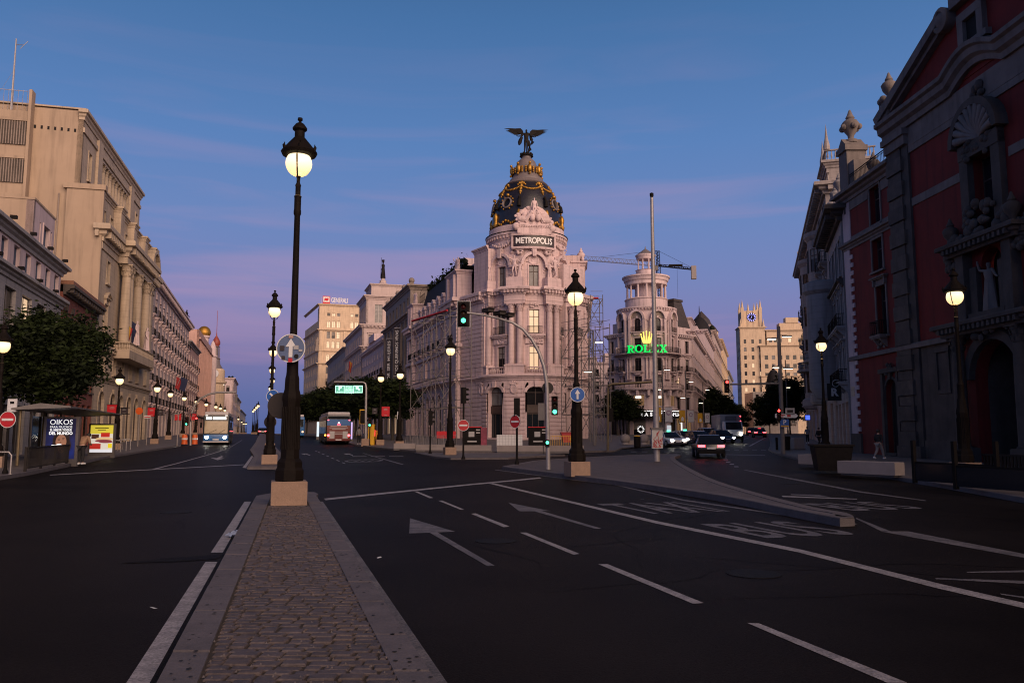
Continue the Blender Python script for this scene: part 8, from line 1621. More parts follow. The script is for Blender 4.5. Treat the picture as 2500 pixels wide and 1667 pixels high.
place_car('second white taxi tucked behind the first one', 1672, 1086, rad(12), wht, taxi=True)
place_car('navy car waiting behind the white taxis', 1705, 1088, rad(12), nav)
place_car('silver estate car behind the navy car', 1728, 1078, rad(10), sil, H_=1.6)
place_car('dark blue car with bright headlights beside the box lorry', 1760, 1082, rad(6), nav)
place_car('distant dark car with red tail lights up the boulevard', 1853, 1068, rad(168), blk, lit='rear', brake=True)
place_car('tiny far car with red tail lights along the boulevard', 1836, 1063, rad(168), blk, lit='rear')
place_car('far car with red tail lights at the avenue crest', 640, 1061.5, rad(200), blk, lit='rear')
# box lorry
mat('lorry_grey', (.24, .22, .22), .4, .08, 3)
v = gp(1765, 1080); t = thing('box_lorry', 'white box lorry with refrigeration unit queuing at the boulevard mouth', 'lorry', (v.x + .9, v.y + 1, gz(v.y + 1)), rad(-4))
put('cargo_box', beveled(lambda b: b.box(-1.15, 1.15, -1.6, 4.2, .85, 3.15), MATS['lorry_grey'], 'cargo_box', .05), t); put('cab', beveled(lambda b: b.add([(s * 1.0, y, z) for s in (-1, 1) for y, z in ((-3.4, .5), (-3.35, 1.4), (-2.9, 2.35), (-1.7, 2.4), (-1.7, .5))], [(0, 1, 2, 3, 4), (9, 8, 7, 6, 5)] + [(i, i + 5, (i + 1) % 5 + 5, (i + 1) % 5) for i in range(5)]), wht, 'cab', .06), t)
part('windscreen', lambda b: b.add([(-.88, -3.34, 1.45), (.88, -3.34, 1.45), (.84, -2.95, 2.28), (-.84, -2.95, 2.28)], [(0, 1, 2, 3)]), M['carglass'], t, 0); part('fridge_unit', lambda b: b.box(-.6, .6, -1.85, -1.6, 2.45, 2.95), M['greymetal'], t, 0); wheels(t, (-2.7, 2.8), 2.1, .42); part('bumper', lambda b: b.box(-1, 1, -3.48, -3.35, .4, .75), M['iron'], t, 0)
for s in (-1, 1): part('headlight', lambda b: b.sphere((s * .78, -3.42, .95), (.15, .08, .1), 8, 6), M['head'], t); part('marker_light', lambda b: [b.box(s * 1.1 - .05, s * 1.1 + .05, -1.62, -1.6, z, z + .1) for z in (2.9, 2.35, 1.8)], M['tail'] if s > 0 else M['lensoff'], t, 0)
# city bus, front towards us
def bus(label, loc, rz, col, front=True, lower=None):
 t = thing('city_bus', label, 'bus', loc, rz, 'city buses'); L_, W_, H_ = 11.5, 2.55, 3.05; f = 0
 put('body', beveled(lambda b: b.box(-W_ / 2, W_ / 2, 0, L_, .32, H_), col, 'body', .12, 3), t)
 put('roof_fairing', beveled(lambda b: b.box(-W_ / 2 + .12, W_ / 2 - .12, .15, L_ - .6, H_ - .02, H_ + .34), M['buswhite'], 'roof_fairing', .12, 2), t)
 for s in (-1, 1): part('side_glass', lambda b: b.box(s * W_ / 2 - .015, s * W_ / 2 + .015, .9, L_ - .8, 1.15, 2.5), M['carglass'], t, 0); [part('window_post', lambda b: b.box(s * W_ / 2 - .02, s * W_ / 2 + .02, y, y + .08, 1.15, 2.5), col, t, 0) for y in (2.6, 4.4, 6.2, 8.0)]
 wheels(t, (2.4, 8.4), W_ + .02, .46); return t, W_, L_, H_
M['buswhite'] = mat('bus_white_panel', (.40, .36, .37), .4, .06, 3); M['busblue'] = mat('bus_blue_paint', (.012, .10, .30), .35, .06, 3); M['busred'] = mat('bus_advert_red', (.13, .02, .015), .5, .15, 3); M['busdark'] = mat('bus_dark_panel', (.015, .02, .025), .3, .1, 3)
v = gp(526, 1086); t, W_, L_, H_ = bus('blue city bus with bright headlights coming down the avenue', (v.x, v.y, v.z), rad(17), M['busdark'])
part('windscreen', lambda b: b.box(-1.12, 1.12, -.02, .01, 1.2, 2.45), mat('lit_windscreen', (.2, .15, .1), .12, .3, 1.5, emit=(1, .55, .2), estr=.10), t, 0); part('destination_display', lambda b: (b.box(-1.0, -.45, -.03, .01, 2.6, 2.86), b.box(-.35, .95, -.03, .01, 2.6, 2.86)), M['litwhite'], t, 0)
put('front_panel', beveled(lambda b: b.box(-1.22, 1.22, -.06, .05, .40, 1.08), M['busblue'], 'front_panel', .04), t); part('number_plate', lambda b: b.box(-.3, .3, -.09, -.062, .5, .62), M['signwhite'], t, 0); part('bumper', lambda b: b.box(-1.24, 1.24, -.05, .1, .26, .40), M['buswhite'], t, 0)
part('wiper', lambda b: (b.tube([(-.7, -.04, 1.2), (.1, -.05, 1.6)], .015, 4), b.tube([(.3, -.04, 1.2), (.9, -.05, 1.6)], .015, 4)), M['iron'], t, 0)
for s in (-1, 1): part('headlight', lambda b: b.sphere((s * .88, -.06, .78), (.19, .06, .15), 10, 6), M['head'], t); part('roof_light', lambda b: b.box(s * .95 - .12, s * .95 + .12, -.02, .1, 2.98, 3.04), M['litwhite'], t, 0); part('mirror', lambda b: (b.box(s * 1.45 - .09, s * 1.45 + .09, -.35, -.15, 1.75, 2.3), b.tube([(s * 1.2, .1, 2.75), (s * 1.45, -.25, 2.65), (s * 1.45, -.25, 2.3)], .03, 5)), M['iron'], t, 0)
v = gp(826, 1085); t, W_, L_, H_ = bus('blue and red bus seen from behind at the far kerb', (v.x, v.y + 0, v.z), rad(17), M['busdark'])
put('rear_panel', beveled(lambda b: b.box(-1.2, 1.2, -.05, .05, .38, 2.25), M['busred'], 'rear_panel', .03), t); part('rear_band', lambda b: b.box(-1.2, 1.2, -.07, -.05, 2.0, 2.62), M['busblue'], t, 0); part('rear_window', lambda b: b.box(-1.1, 1.1, -.03, .01, 2.66, 2.92), M['carglass'], t, 0)
for i, (z, w_) in enumerate(((1.88, 1.7), (1.72, 1.9), (1.56, 1.4), (1.22, 1.1), (1.05, .8))): part('advert_line', lambda b: b.box(-w_ / 2, w_ / 2, -.058, -.051, z, z + .06), M['textgrey'], t, 0)
for s in (-1, 1): part('tail_light', lambda b: b.lathe([(.13, 0), (.11, .03), (0, .04)], 14), M['tail'], t, mtx=Matrix.Translation((s * 1.05, -.055, .95)) @ UPR); part('top_light', lambda b: b.box(s * 1.08 - .06, s * 1.08 + .06, -.09, -.07, 2.5, 2.58), M['tail'], t, 0); part('advert_panel', lambda b: b.box(s * .68 - .26, s * .68 + .26, -.06, -.051, .62, 1.38), M['textgrey'], t, 0)
part('brake_light', lambda b: b.box(-.16, .16, -.09, -.07, 2.03, 2.10), M['tail'], t, 0); part('route_light', lambda b: b.box(-.1, .1, -.09, -.07, 2.2, 2.32), M['litwhite'], t, 0); part('number_plate', lambda b: b.box(-.3, .3, -.08, -.051, .44, .55), M['signwhite'], t, 0); part('indicator', lambda b: b.sphere((-1.36, .1, .98), .09, 8, 6), mat('amber_indicator', (.8, .4, .05), .3, 0, emit=(1, .45, .05), estr=5), t)
v = gp(741, 1069); t, W_, L_, H_ = bus('dark bus half hidden behind the nearest lamp post', (v.x - 1.2, v.y, v.z), rad(17), M['busblue']); part('tail_light', lambda b: b.sphere((1.0, -.05, .9), .12, 8, 6), mat('amber_lamp', (.8, .4, .05), .3, 0, emit=(1, .5, .2), estr=4), t); part('rear_window', lambda b: b.box(-1.1, 1.1, -.02, .01, 1.6, 2.7), M['carglass'], t, 0)

# ================================================================ bus shelter and tree side pavement
PA, PB = gp(148, 1131, .15), gp(247, 1112, .15); dS = (PB - PA); aS = math.atan2(-dS.x, dS.y)
t = thing('bus_shelter', 'dark bus shelter with thin roof beside the avenue kerb', 'bus shelter', PA[:], aS); Ls = Vector(dS[:2]).length
part('roof', lambda b: b.add([(-1.6, -3.2, 2.62), (.9, -3.2, 2.75), (.9, Ls + 1.5, 2.75), (-1.6, Ls + 1.5, 2.62), (-1.6, -3.2, 2.70), (-.4, -3.2, 2.95), (.9, -3.2, 2.82), (.9, Ls + 1.5, 2.82), (-.4, Ls + 1.5, 2.95), (-1.6, Ls + 1.5, 2.70)], [(0, 1, 2, 3), (4, 5, 8, 9), (5, 6, 7, 8), (0, 4, 9, 3), (1, 2, 7, 6), (0, 1, 6, 5, 4), (2, 3, 9, 8, 7)]), M['greymetal'], t, 0)
for y in (-2.8, 2, Ls * .5, Ls - 2, Ls + 1.2): part('post', lambda b: b.lathe([(.07, 0), (.06, 2.72)], 8), M['brassy'], t, mtx=T(-1.3, y, 0))
for i in range(6): part('rear_pane', lambda b: b.box(-.015, .015, 0, Ls / 6 - .15, .25, 2.4), M['carglass'], t, 0, mtx=T(-1.4, i * Ls / 6 + .05, 0))
part('bench', lambda b: (b.box(-1.25, -.8, 3, 7, .42, .48), b.box(-1.1, -.95, 3.2, 3.3, 0, .42), b.box(-1.1, -.95, 6.7, 6.8, 0, .42)), M['greymetal'], t, 0)
q = at(103, 994, PA.y); fl = thing('stop_flag', 'small white bus stop plate above the shelter roof', 'sign', (q.x, PA.y - 2.5, q.z - .3)); part('plate', lambda b: b.box(-.22, .22, -.03, .03, 0, .62), M['signwhite'], fl, 0); part('stem', lambda b: b.tube([(0, 0, -.25), (0, 0, 0)], .03, 6), M['iron'], fl); part('mark', lambda b: b.box(-.1, .1, -.036, -.031, .38, .5), M['iron'], fl, 0)
def poster(label, px0, px1, py0, py1, Y, foot):
 a, c = at(px0, py0, Y), at(px1, py1, Y); w_, h_ = c.x - a.x, a.z - c.z; t = thing('poster_panel', label, 'poster', ((a.x + c.x) / 2, Y, c.z), rad(4), 'lit posters at the bus shelter')
 part('case', lambda b: (b.box(-w_ / 2, w_ / 2, 0, .18, -foot, h_)), M['greymetal'], t, 0)
 return t, w_, h_
def lit_mat(n, c, e=.55): return mat('poster_' + n, tuple(x * .4 for x in c), .4, 0, emit=c, estr=e)
Y = PA.y; t, w_, h_ = poster('lit dark blue poster of a woman tasting yogurt on the shelter end', 110, 186, 1017, 1122, Y, .45); iw, ih = w_ * .84, h_ * .93; z0_ = h_ * .02
grad = bpy.data.materials.new('poster_blue_field'); grad.use_nodes = True; n_ = grad.node_tree.nodes; pb = n_['Principled BSDF']; tx = n_.new('ShaderNodeTexNoise'); tx.inputs['Scale'].default_value = 1.8; rp_ = n_.new('ShaderNodeValToRGB'); rp_.color_ramp.elements[0].color = (.004, .004, .02, 1); rp_.color_ramp.elements[0].position = .4; rp_.color_ramp.elements[1].color = (.02, .05, .35, 1); grad.node_tree.links.new(tx.outputs[0], rp_.inputs[0]); grad.node_tree.links.new(rp_.outputs[0], pb.inputs['Emission Color']); pb.inputs['Emission Strength'].default_value = .5; pb.inputs['Base Color'].default_value = (.01, .01, .05, 1)
part('sheet', lambda b: b.box(-iw / 2, iw / 2, -.012, -.002, z0_, z0_ + ih), grad, t, 0)
wt = lit_mat('white', (1, 1, 1), .9); zt = z0_ + ih
for s_, sz, dz_, sx, bo in (('OIKOS', .38, .18, 1.0, 0.), ('PARA MUCHOS', .16, .42, 1.0, 0.), ('EL MEJOR YOGUR', .145, .57, .93, .004), ('DEL MUNDO', .2, .74, 1.0, .006)): text(s_, sz, wt, t, 0, -.016, zt - dz_, .002, bo, sx)
def ell(b, cx, cz, rx, rz_, y, n=20, a0=0, a1=TAU): b.add([(cx, y, cz)] + [(cx + rx * math.cos(a0 + (a1 - a0) * i / n), y, cz + rz_ * math.sin(a0 + (a1 - a0) * i / n)) for i in range(n + 1)], [(0, i + 1, i + 2) for i in range(n)])
zf = z0_ + ih * .45
part('portrait_hair', lambda b: (ell(b, .06, zf + .10, .40, .52, -.014), ell(b, .30, zf - .25, .24, .38, -.014), ell(b, -.2, zf - .1, .18, .45, -.014)), lit_mat('hair', (.03, .015, .01)), t, 0); part('portrait_face', lambda b: (ell(b, .04, zf - .05, .27, .37, -.017), ell(b, .07, zf - .42, .15, .2, -.017)), lit_mat('skin', (.42, .19, .11)), t, 0)
part('portrait_features', lambda b: (ell(b, -.07, zf + .05, .06, .018, -.019), ell(b, .14, zf + .07, .06, .018, -.019), ell(b, -.07, zf + .11, .08, .014, -.019), ell(b, .15, zf + .13, .08, .014, -.019), ell(b, .02, zf - .09, .035, .02, -.019)), lit_mat('hair', (.03, .015, .01)), t, 0); part('portrait_mouth', lambda b: ell(b, .02, zf - .19, .085, .04, -.019), lit_mat('lip', (.4, .1, .09)), t, 0); part('portrait_spoon', lambda b: (ell(b, -.05, zf - .19, .13, .045, -.021), b.box(-.42, -.15, -.022, -.020, zf - .23, zf - .20)), wt, t, 0)
Y = PB.y; t, w_, h_ = poster('lit yellow food poster at the far shelter end', 219, 277, 1034, 1106, Y, .35); iw, ih = w_ * .86, h_ * .92; z0_ = h_ * .03
for nm, x0, x1, zz0, zz1, c in (('yellow_field', -.5, .5, .68, 1, (.75, .60, .06)), ('cream_field', -.5, .5, .0, .68, (.75, .68, .58)), ('red_label', -.03, .36, .56, .72, (.55, .03, .02)), ('red_box', -.5, -.02, .12, .32, (.5, .03, .02)), ('brown_cup', -.45, -.12, .5, .66, (.08, .03, .02)), ('white_foot', -.5, .5, .0, .11, (.8, .8, .85)), ('yellow_badge', .3, .48, .16, .32, (.85, .65, .02))):
 part(nm, lambda b: b.box(iw * x0, iw * x1, -.014 if 'field' in nm else -.018, -.004 if 'field' in nm else -.0145, z0_ + ih * zz0, z0_ + ih * zz1), lit_mat(nm, c, .8), t, 0)
part('sandwich_filling', lambda b: (ell(b, .1 * iw, z0_ + ih * .42, .38 * iw, .05 * ih, -.02), ell(b, .2 * iw, z0_ + ih * .38, .3 * iw, .04 * ih, -.021)), lit_mat('meat', (.25, .05, .06), .8), t, 0); part('sandwich_bread', lambda b: ell(b, .12 * iw, z0_ + ih * .49, .40 * iw, .06 * ih, -.019), lit_mat('bread', (.75, .5, .25), .8), t, 0); part('print_line', lambda b: (b.box(-.3 * iw, .3 * iw, -.018, -.0145, z0_ + ih * .88, z0_ + ih * .91), b.box(-.18 * iw, .18 * iw, -.018, -.0145, z0_ + ih * .81, z0_ + ih * .83)), lit_mat('dark', (.08, .05, .01)), t, 0)
# slatted barrier
a, c = gp(66, 1151, .15), gp(166, 1131, .15); d = c - a; t = thing('slatted_barrier', 'dark slatted railing along the kerb by the bus shelter', 'railing', a[:], math.atan2(d.y, d.x)); Lb = Vector(d[:2]).length
part('top_rail', lambda b: (b.box(0, Lb, -.03, .03, .95, 1.0)), M['brownmetal'], t, 0); part('bottom_rail', lambda b: b.box(0, Lb, -.025, .025, .12, .16), M['brownmetal'], t, 0)
sl = MB(); sl.box(-.02, .02, -.012, .012, .16, .95); slm = sl.mesh('slat', M['brownmetal'], 0); n_ = int(Lb / .18)
for i in range(n_ + 1): put('slat', slm, t, loc=(i * Lb / n_, 0, 0))
for x in (0, Lb * .33, Lb * .66, Lb): part('post', lambda b: b.box(-.035, .035, -.05, .05, -.02, 1.0), M['brownmetal'], t, 0, mtx=T(x, .08, 0))
def hoop(px, py, label, h=.85, w_=.6, rz=.3): v = gp(px, py, .15); t = thing('bicycle_hoop', label, 'bicycle rack', v[:], rz, 'bicycle hoops'); part('hoop', lambda b: b.tube([(-w_ / 2, 0, 0), (-w_ / 2, 0, h * .85), (-w_ / 2 + .1, 0, h), (w_ / 2 - .1, 0, h), (w_ / 2, 0, h * .85), (w_ / 2, 0, 0)], .03, 8), M['steel'], t); part('foot', lambda b: [b.lathe([(.07, 0), (.07, .02)], 8, (x, 0)) for x in (-w_ / 2, w_ / 2)], M['steel'], t)
hoop(3, 1158, 'steel bicycle hoop at the picture edge'); [hoop(px, py, l) for px, py, l in ((283, 1103, 'bicycle hoop just past the yellow poster'), (297, 1100, 'bicycle hoop second past the yellow poster'), (308, 1097, 'bicycle hoop third past the yellow poster'))]
# slim poles and plates on that pavement
for px, pyb, pyt, kind, lb in ((336, 1090, 1003, 'orange', 'orange round plate on a thin pole'), (357, 1086, 1018, 'plate', 'small white plate on a thin pole'), (432, 1089, 1012, 'none', 'pale square post near the kerb')):
 v = gp(px, pyb, .15); t = thing('sign_pole', lb, 'road sign', v[:]); zt = at(px, pyt, v.y).z - v.z; pole(t, zt, .045, 'concrete', False)
 if kind == 'orange': part('disc', lambda b: b.lathe([(0, -.03), (.33, -.03), (.33, .0), (0, .0)], 24), M['orange'], t, mtx=Matrix.Translation((0, -.06, zt)) @ UPR)
 elif kind == 'plate': part('plate', lambda b: (b.box(-.3, .3, -.07, -.05, zt - .1, zt + .16)), M['signwhite'], t, 0); part('stripe', lambda b: b.box(-.28, .28, -.075, -.071, zt - .04, zt + .04), M['signred'], t, 0)
 else: part('cap', lambda b: b.box(-.35, .1, -.1, .1, zt, zt + .08), M['concrete'], t, 0)
v = gp(465, 1087, .15); t = thing('signal_gantry', 'steel signal gantry bending over the avenue before the blue bus', 'traffic light', v[:]); R_ = lambda px, py: at(px, py, v.y) - v
part('gantry', lambda b: b.tube([(0, 0, 0), R_(465, 1030), R_(468, 1008), R_(476, 988), R_(490, 972), R_(510, 962), R_(530, 958), R_(577, 957)], .10, 8), M['steel'], t, 60); q = R_(577, 965); part('end_plate', lambda b: b.box(-.1, .1, -.1, .1, -.7, .1), M['greymetal'], t, 0, loc=q); q = R_(463, 1028); head(t, q.x - .2, -.15, q.z, 'green', 0, .9); q = R_(474, 1028); head(t, q.x + .2, 0, q.z, 'red', rad(20), .9)
for px, lb in ((500, 'orange works drum by the blue bus kerb'), (475, 'orange works drum beside the signal gantry')): v = gp(px - 25, 1084, .15); t = thing('works_drum', lb, 'bollard', v[:]); part('drum', lambda b: b.lathe([(.3, 0), (.27, .3), (.27, .8), (.2, .95)], 12), M['orange'], t); part('band', lambda b: b.lathe([(.285, .45), (.285, .6)], 12), M['signwhite'], t)
part('x', lambda b: None, M['iron'], None) if 0 else None
# flags
def flag(label, px, py, Y, cols, hang=1.6, w_=.9, rz=.5):
 q = at(px, py, Y); t = thing('flag', label, 'flag', q[:], rz, 'flags on facades'); part('staff', lambda b: b.tube([(-.9, .6, -2.2), (.1, 0, .5)], .035, 6), M['steel'], t)
 n = 8; k = len(cols)
 for j, cm in enumerate(cols):
  b = MB(); vs = []
  for i in range(n + 1):
   for u in (j / k, (j + 1) / k): z = -hang * i / n; x = u * w_ + .12 * math.sin(3 * i / n + u * 2) - .15 * i / n; vs.append((x, .12 * math.sin(u * 9 + i * .4), z + .4 - .5 * u))
  b.add(vs, [(2 * i, 2 * i + 1, 2 * i + 3, 2 * i + 2) for i in range(n)]); put('cloth_stripe', b.mesh('cloth_stripe', M[cm], 60), t)
M['flagyellow'] = mat('flag_yellow', (.35, .20, .02), .8, .1, 4); M['flagred'] = mat('flag_red', (.25, .012, .015), .8, .1, 4); M['flagblue'] = mat('flag_blue', (.008, .012, .05), .8, .1, 4)
flag('red and yellow flag on the columned bank', 308, 800, 84, ('flagred', 'flagyellow', 'flagred'), 2.6, .5, .3); flag('dark blue flag on the columned bank', 318, 790, 86, ('flagblue',), 3.0, .6, .3); flag('red flag on the balcony house', 430, 925, 128, ('flagred',), 1.8, .9, .4); flag('dark blue flag on the balcony house', 441, 925, 128, ('flagblue',), 2.0, 1.0, .4); flag('red and yellow flag at the picture edge on the grey block', 4, 672, 52, ('flagred', 'flagyellow', 'flagred'), 2.4, .8, .2); flag('red and yellow flag beyond the white balcony house', 852, 885, 210, ('flagred', 'flagyellow', 'flagred'), 2.6, .8, .4)

# ================================================================ things round the junction
def box_thing(name, label, cat, px, py, parts_, dz=.14, rz=0., group=None):
 v = gp(px, py, dz); t = thing(name, label, cat, v[:], rz, group)
 for nm, fn, m in parts_: part(nm, fn, M[m], t, 0)
 return t
# low concrete barriers
for i, (px0, px1, py) in enumerate(((962, 1015, 1096), (1017, 1107, 1100), (1109, 1200, 1102), (1213, 1325, 1103), (1327, 1425, 1103))):
 a, c = gp(px0, py, .14), gp(px1, py, .14); w_ = c.x - a.x; t = thing('concrete_barrier', ('leftmost low concrete barrier before the scaffold', 'low concrete barrier behind the scaffold lamp', 'low concrete barrier below the dark kiosk', 'low concrete barrier below the white mesh panel', 'low concrete barrier right of the signal mast')[i], 'barrier', ((a.x + c.x) / 2, a.y, a.z), 0, 'concrete barriers')
 part('block', lambda b: stone(b, [(-w_ / 2, -.25), (w_ / 2, -.25), (w_ / 2, .25), (-w_ / 2, .25)], -.1, .48, .03), M['concrete'], t, 0); part('base', lambda b: b.box(-w_ / 2 + .02, w_ / 2 - .02, -.32, .32, -.1, .06), M['pave'], t, 0)
for px, lb, wd_ in ((1158, 'dark kiosk with red top and screens left of the rotunda door', 1.0), (1319, 'dark kiosk with red top behind the signal mast', 1.0)):
 t = box_thing('ticket_kiosk', lb, 'kiosk', px, 1093, [('case', lambda b: b.box(-wd_, wd_ * .55, 0, 1.6, 0, 1.75), 'iron'), ('red_top', lambda b: b.box(-wd_ - .05, wd_ * .55 + .05, -.05, 1.65, 1.75, 1.83), 'bannerred'), ('panel', lambda b: b.box(-.5, .0, -.02, -.001, .95, 1.4), 'textgrey'), ('notice', lambda b: (b.box(.15, .5, -.02, -.001, 1.5, 1.6), b.box(.15, .5, -.02, -.001, 1.25, 1.35), b.box(-.6, .2, -.02, -.001, .5, .62)), 'textgrey')])
 if px < 1200: part('pink_side', lambda b: b.box(wd_ * .56, wd_ * .56 + .5, .1, 1.4, 0, 1.75), mat('pink_poster', (.22, .03, .06), .6, .5, 2), t, 0)
t = box_thing('mesh_panel', 'white mesh panel leaning behind the concrete barrier', 'panel', 1244, 1094, [('sheet', lambda b: b.box(-1.1, 1.1, 0, .05, .05, 1.15), 'signwhite')]); part('grid', lambda b: [b.box(-1.1 + i * .25, -1.08 + i * .25, -.012, -.001, .05, 1.15) for i in range(9)] + [b.box(-1.1, 1.1, -.012, -.001, .05 + i * .25, .07 + i * .25) for i in range(5)], M['textgrey'], t, 0)
t = box_thing('works_fence', 'yellow barred works fence beside the island lamp', 'fence', 1382, 1095, [('rail', lambda b: (b.box(-1.3, 1.3, -.02, .02, 1.05, 1.1), b.box(-1.3, 1.3, -.02, .02, .15, .2)), 'yellow'), ('sign', lambda b: b.box(.3, .8, -.04, -.021, .7, .95), 'yellow')])
for i in range(18): part('bar', lambda b: b.box(-.015, .015, -.015, .015, .2, 1.05), M['yellow'], t, 0, mtx=T(-1.28 + i * .15, 0, 0))
box_thing('red_skip', 'red skip behind the yellow works fence', 'skip', 1392, 1088, [('tub', lambda b: b.prism([(-.5, .3), (.5, .3), (.7, 1.2), (-.7, 1.2)], 2, 4), 'signred'), ('rim', lambda b: b.box(-.75, .75, 1.95, 4.05, 1.2, 1.28), 'signred')]); box_thing('red_hoarding', 'low red hoarding inside the avenue scaffold', 'hoarding', 1082, 1090, [('board', lambda b: b.box(-.8, 1.0, 2, 2.1, .75, 1.4), 'bannerred'), ('post', lambda b: (b.box(-.8, -.7, 2.1, 2.2, 0, 1.4), b.box(.9, 1.0, 2.1, 2.2, 0, 1.4)), 'iron')])
for i in range(7): a = gp(1005 + i * 16, 1092, .14); t = thing('crowd_barrier', ('first', 'second', 'third', 'fourth', 'fifth', 'sixth', 'last')[i] + ' grey steel crowd barrier from the scaffold end behind the concrete blocks', 'barrier', a[:], 0, 'crowd barriers'); part('frame', lambda b: b.tube([(-.55, 0, 0), (-.55, 0, 1.05), (.5, 0, 1.05), (.5, 0, 0)], .02, 5), M['steel'], t); part('bars', lambda b: [b.tube([(-.5 + .13 * k, 0, .2), (-.5 + .13 * k, 0, 1.03)], .01, 4) for k in range(8)], M['steel'], t, 0)
# yellow post box, ticket machine, signals by the gantry
box_thing('yellow_post', 'tall yellow cabinet beside the parking gantry post', 'cabinet', 905, 1086, [('case', lambda b: b.box(-.3, .3, 0, .5, 0, 1.9), 'yellow'), ('cap', lambda b: b.box(-.33, .33, -.03, .53, 1.9, 2.0), 'yellow')]); t = box_thing('yellow_machine', 'short yellow machine with red lit edge by the granite block', 'cabinet', 919, 1085, [('case', lambda b: b.box(-.1, .36, 0, .4, 0, 1.4), 'yellow'), ('side', lambda b: b.box(-.4, -.11, 0, .4, 0, 1.5), 'iron')]); part('red_light', lambda b: b.box(-.34, -.16, -.03, -.001, .8, 1.45), M['tail'], t, 0)
v = gp(902, 1087, .14); t = thing('signal_post', 'green signal with yellow backing beside the parking gantry', 'traffic light', v[:]); zt = at(900, 1035, v.y).z - v.z; pole(t, zt + .5, .05, 'iron'); head(t, 0, 0, zt + .2, 'green', 0, 1.0); part('yellow_board', lambda b: b.box(-1.0, -.5, .0, .05, zt, zt + 1.4), M['yellow'], t, 0); part('side_head', lambda b: b.box(-.9, -.5, -.2, 0, zt + .1, zt + 1.3), M['iron'], t, 0)
for px, pyb, lb, m in ((776, 1073, 'slim lit advertising column beyond the dark bus', 'litcool'), (856, 1080, 'slim violet lit column at the bus corner', 'litviolet')): v = gp(px, pyb); t = thing('light_column', lb, 'advertising column', v[:]); hh = 2.4; part('column', lambda b: b.box(-.22, .22, 0, .2, 0, hh), M['greymetal'], t, 0); part('lit_face', lambda b: b.box(-.17, .17, -.02, -.001, .4, hh - .1), M[m], t, 0)
box_thing('bin', 'dark litter bin before the round tower shop', 'bin', 1556, 1092, [('drum', lambda b: b.lathe([(.25, 0), (.3, .1), (.3, .95), (.25, 1.0)], 12), 'iron'), ('lid', lambda b: b.lathe([(.31, .96), (.2, 1.05), (0, 1.08)], 12), 'yellow')])
for px, lb in ((1527, 'stone ball bollard farther from the shop'), (1572, 'stone ball bollard next to the bin')): box_thing('stone_bollard', lb, 'bollard', px, 1085, [('ball', lambda b: b.sphere((0, 0, .55), .5, 12, 8), 'concrete'), ('foot', lambda b: b.lathe([(.4, 0), (.35, .2)], 12), 'concrete')])
v = gp(1566, 1088); t = thing('stone_block', 'low stone bench before the round tower shop', 'bench', v[:]); part('block', lambda b: stone(b, [(-1.3, -.3), (1.3, -.3), (1.3, .3), (-1.3, .3)], -.05, .55, .03), M['concrete'], t, 0); part('foot', lambda b: b.box(-1.2, 1.2, -.25, .25, -.1, .02), M['pave'], t, 0)
# church pavement: planter, stone benches, railing panels
v = gp(2031, 1148, .14); t = thing('black_planter', 'big black tapered planter on the church pavement', 'planter', v[:], rad(-10)); part('tub', lambda b: b.add([(s * .62, q * .5, 0) for s, q in ((-1, -1), (1, -1), (1, 1), (-1, 1))] + [(s * .76, q * .6, 1.02) for s, q in ((-1, -1), (1, -1), (1, 1), (-1, 1))], [(0, 1, 5, 4), (1, 2, 6, 5), (2, 3, 7, 6), (3, 0, 4, 7), (0, 3, 2, 1), (4, 5, 6, 7)]), M['iron'], t, 0); part('rim', lambda b: b.box(-.82, .82, -.66, .66, 1.02, 1.1), M['iron'], t, 0)
for px, py, lb, L_ in ((2125, 1160, 'long pale stone bench right of the black planter', 2.4), (2005, 1136, 'pale stone bench half hidden by the black planter', 2.2)): v = gp(px, py, .14); t = thing('stone_bench', lb, 'bench', v[:], rad(-58)); part('block', lambda b: stone(b, [(-L_ / 2, -.3), (L_ / 2, -.3), (L_ / 2, .3), (-L_ / 2, .3)], .05, .52, .03), M['concrete'], t, 0); part('foot', lambda b: b.box(-L_ / 2 + .1, L_ / 2 - .1, -.24, .24, -.02, .06), M['pave'], t, 0)
v = gp(1945, 1096, .14); t = thing('stone_block', 'upright pale block at the boulevard corner', 'bollard', v[:], .2); part('block', lambda b: stone(b, [(-.45, -.45), (.45, -.45), (.45, .45), (-.45, .45)], -.05, .95, .04), M['concrete'], t, 0); part('foot', lambda b: b.box(-.5, .5, -.5, .5, -.06, .03), M['pave'], t, 0)
for px, lb in ((1919, 'dark bin at the boulevard corner'), (1897, 'slim dark bollard at the boulevard corner')): box_thing('bin', lb, 'bin', px, 1098, [('drum', lambda b: b.lathe([(.3, 0), (.34, .1), (.36, 1.05), (.3, 1.1)], 12) if px == 1919 else b.lathe([(.1, 0), (.1, .95), (.06, 1.0)], 10), 'iron'), ('collar', lambda b: b.lathe([(.38, .9), (.38, .98)], 12) if px == 1919 else b.lathe([(.12, .8), (.12, .86)], 10), 'iron')])
for i, (px, py) in enumerate(((2330, 1186), (2450, 1203))):
 v = gp(px, py, .14); t = thing('railing_panel', ('dark glass railing panel before the church portal', 'dark glass railing panel at the picture edge before the church')[i], 'railing', v[:], rad(-72), 'railing panels'); part('panel', lambda b: b.box(-1.5, 1.5, -.03, .03, .08, .62), M['carpanel'], t, 0); part('post', lambda b: b.box(-1.56, -1.46, -.06, .06, 0, 1.35), M['iron'], t, 0); part('end_post', lambda b: b.box(1.46, 1.56, -.06, .06, 0, 1.35), M['iron'], t, 0); part('top_rail', lambda b: b.box(-1.46, 1.46, -.03, .03, .62, .68), M['iron'], t, 0)
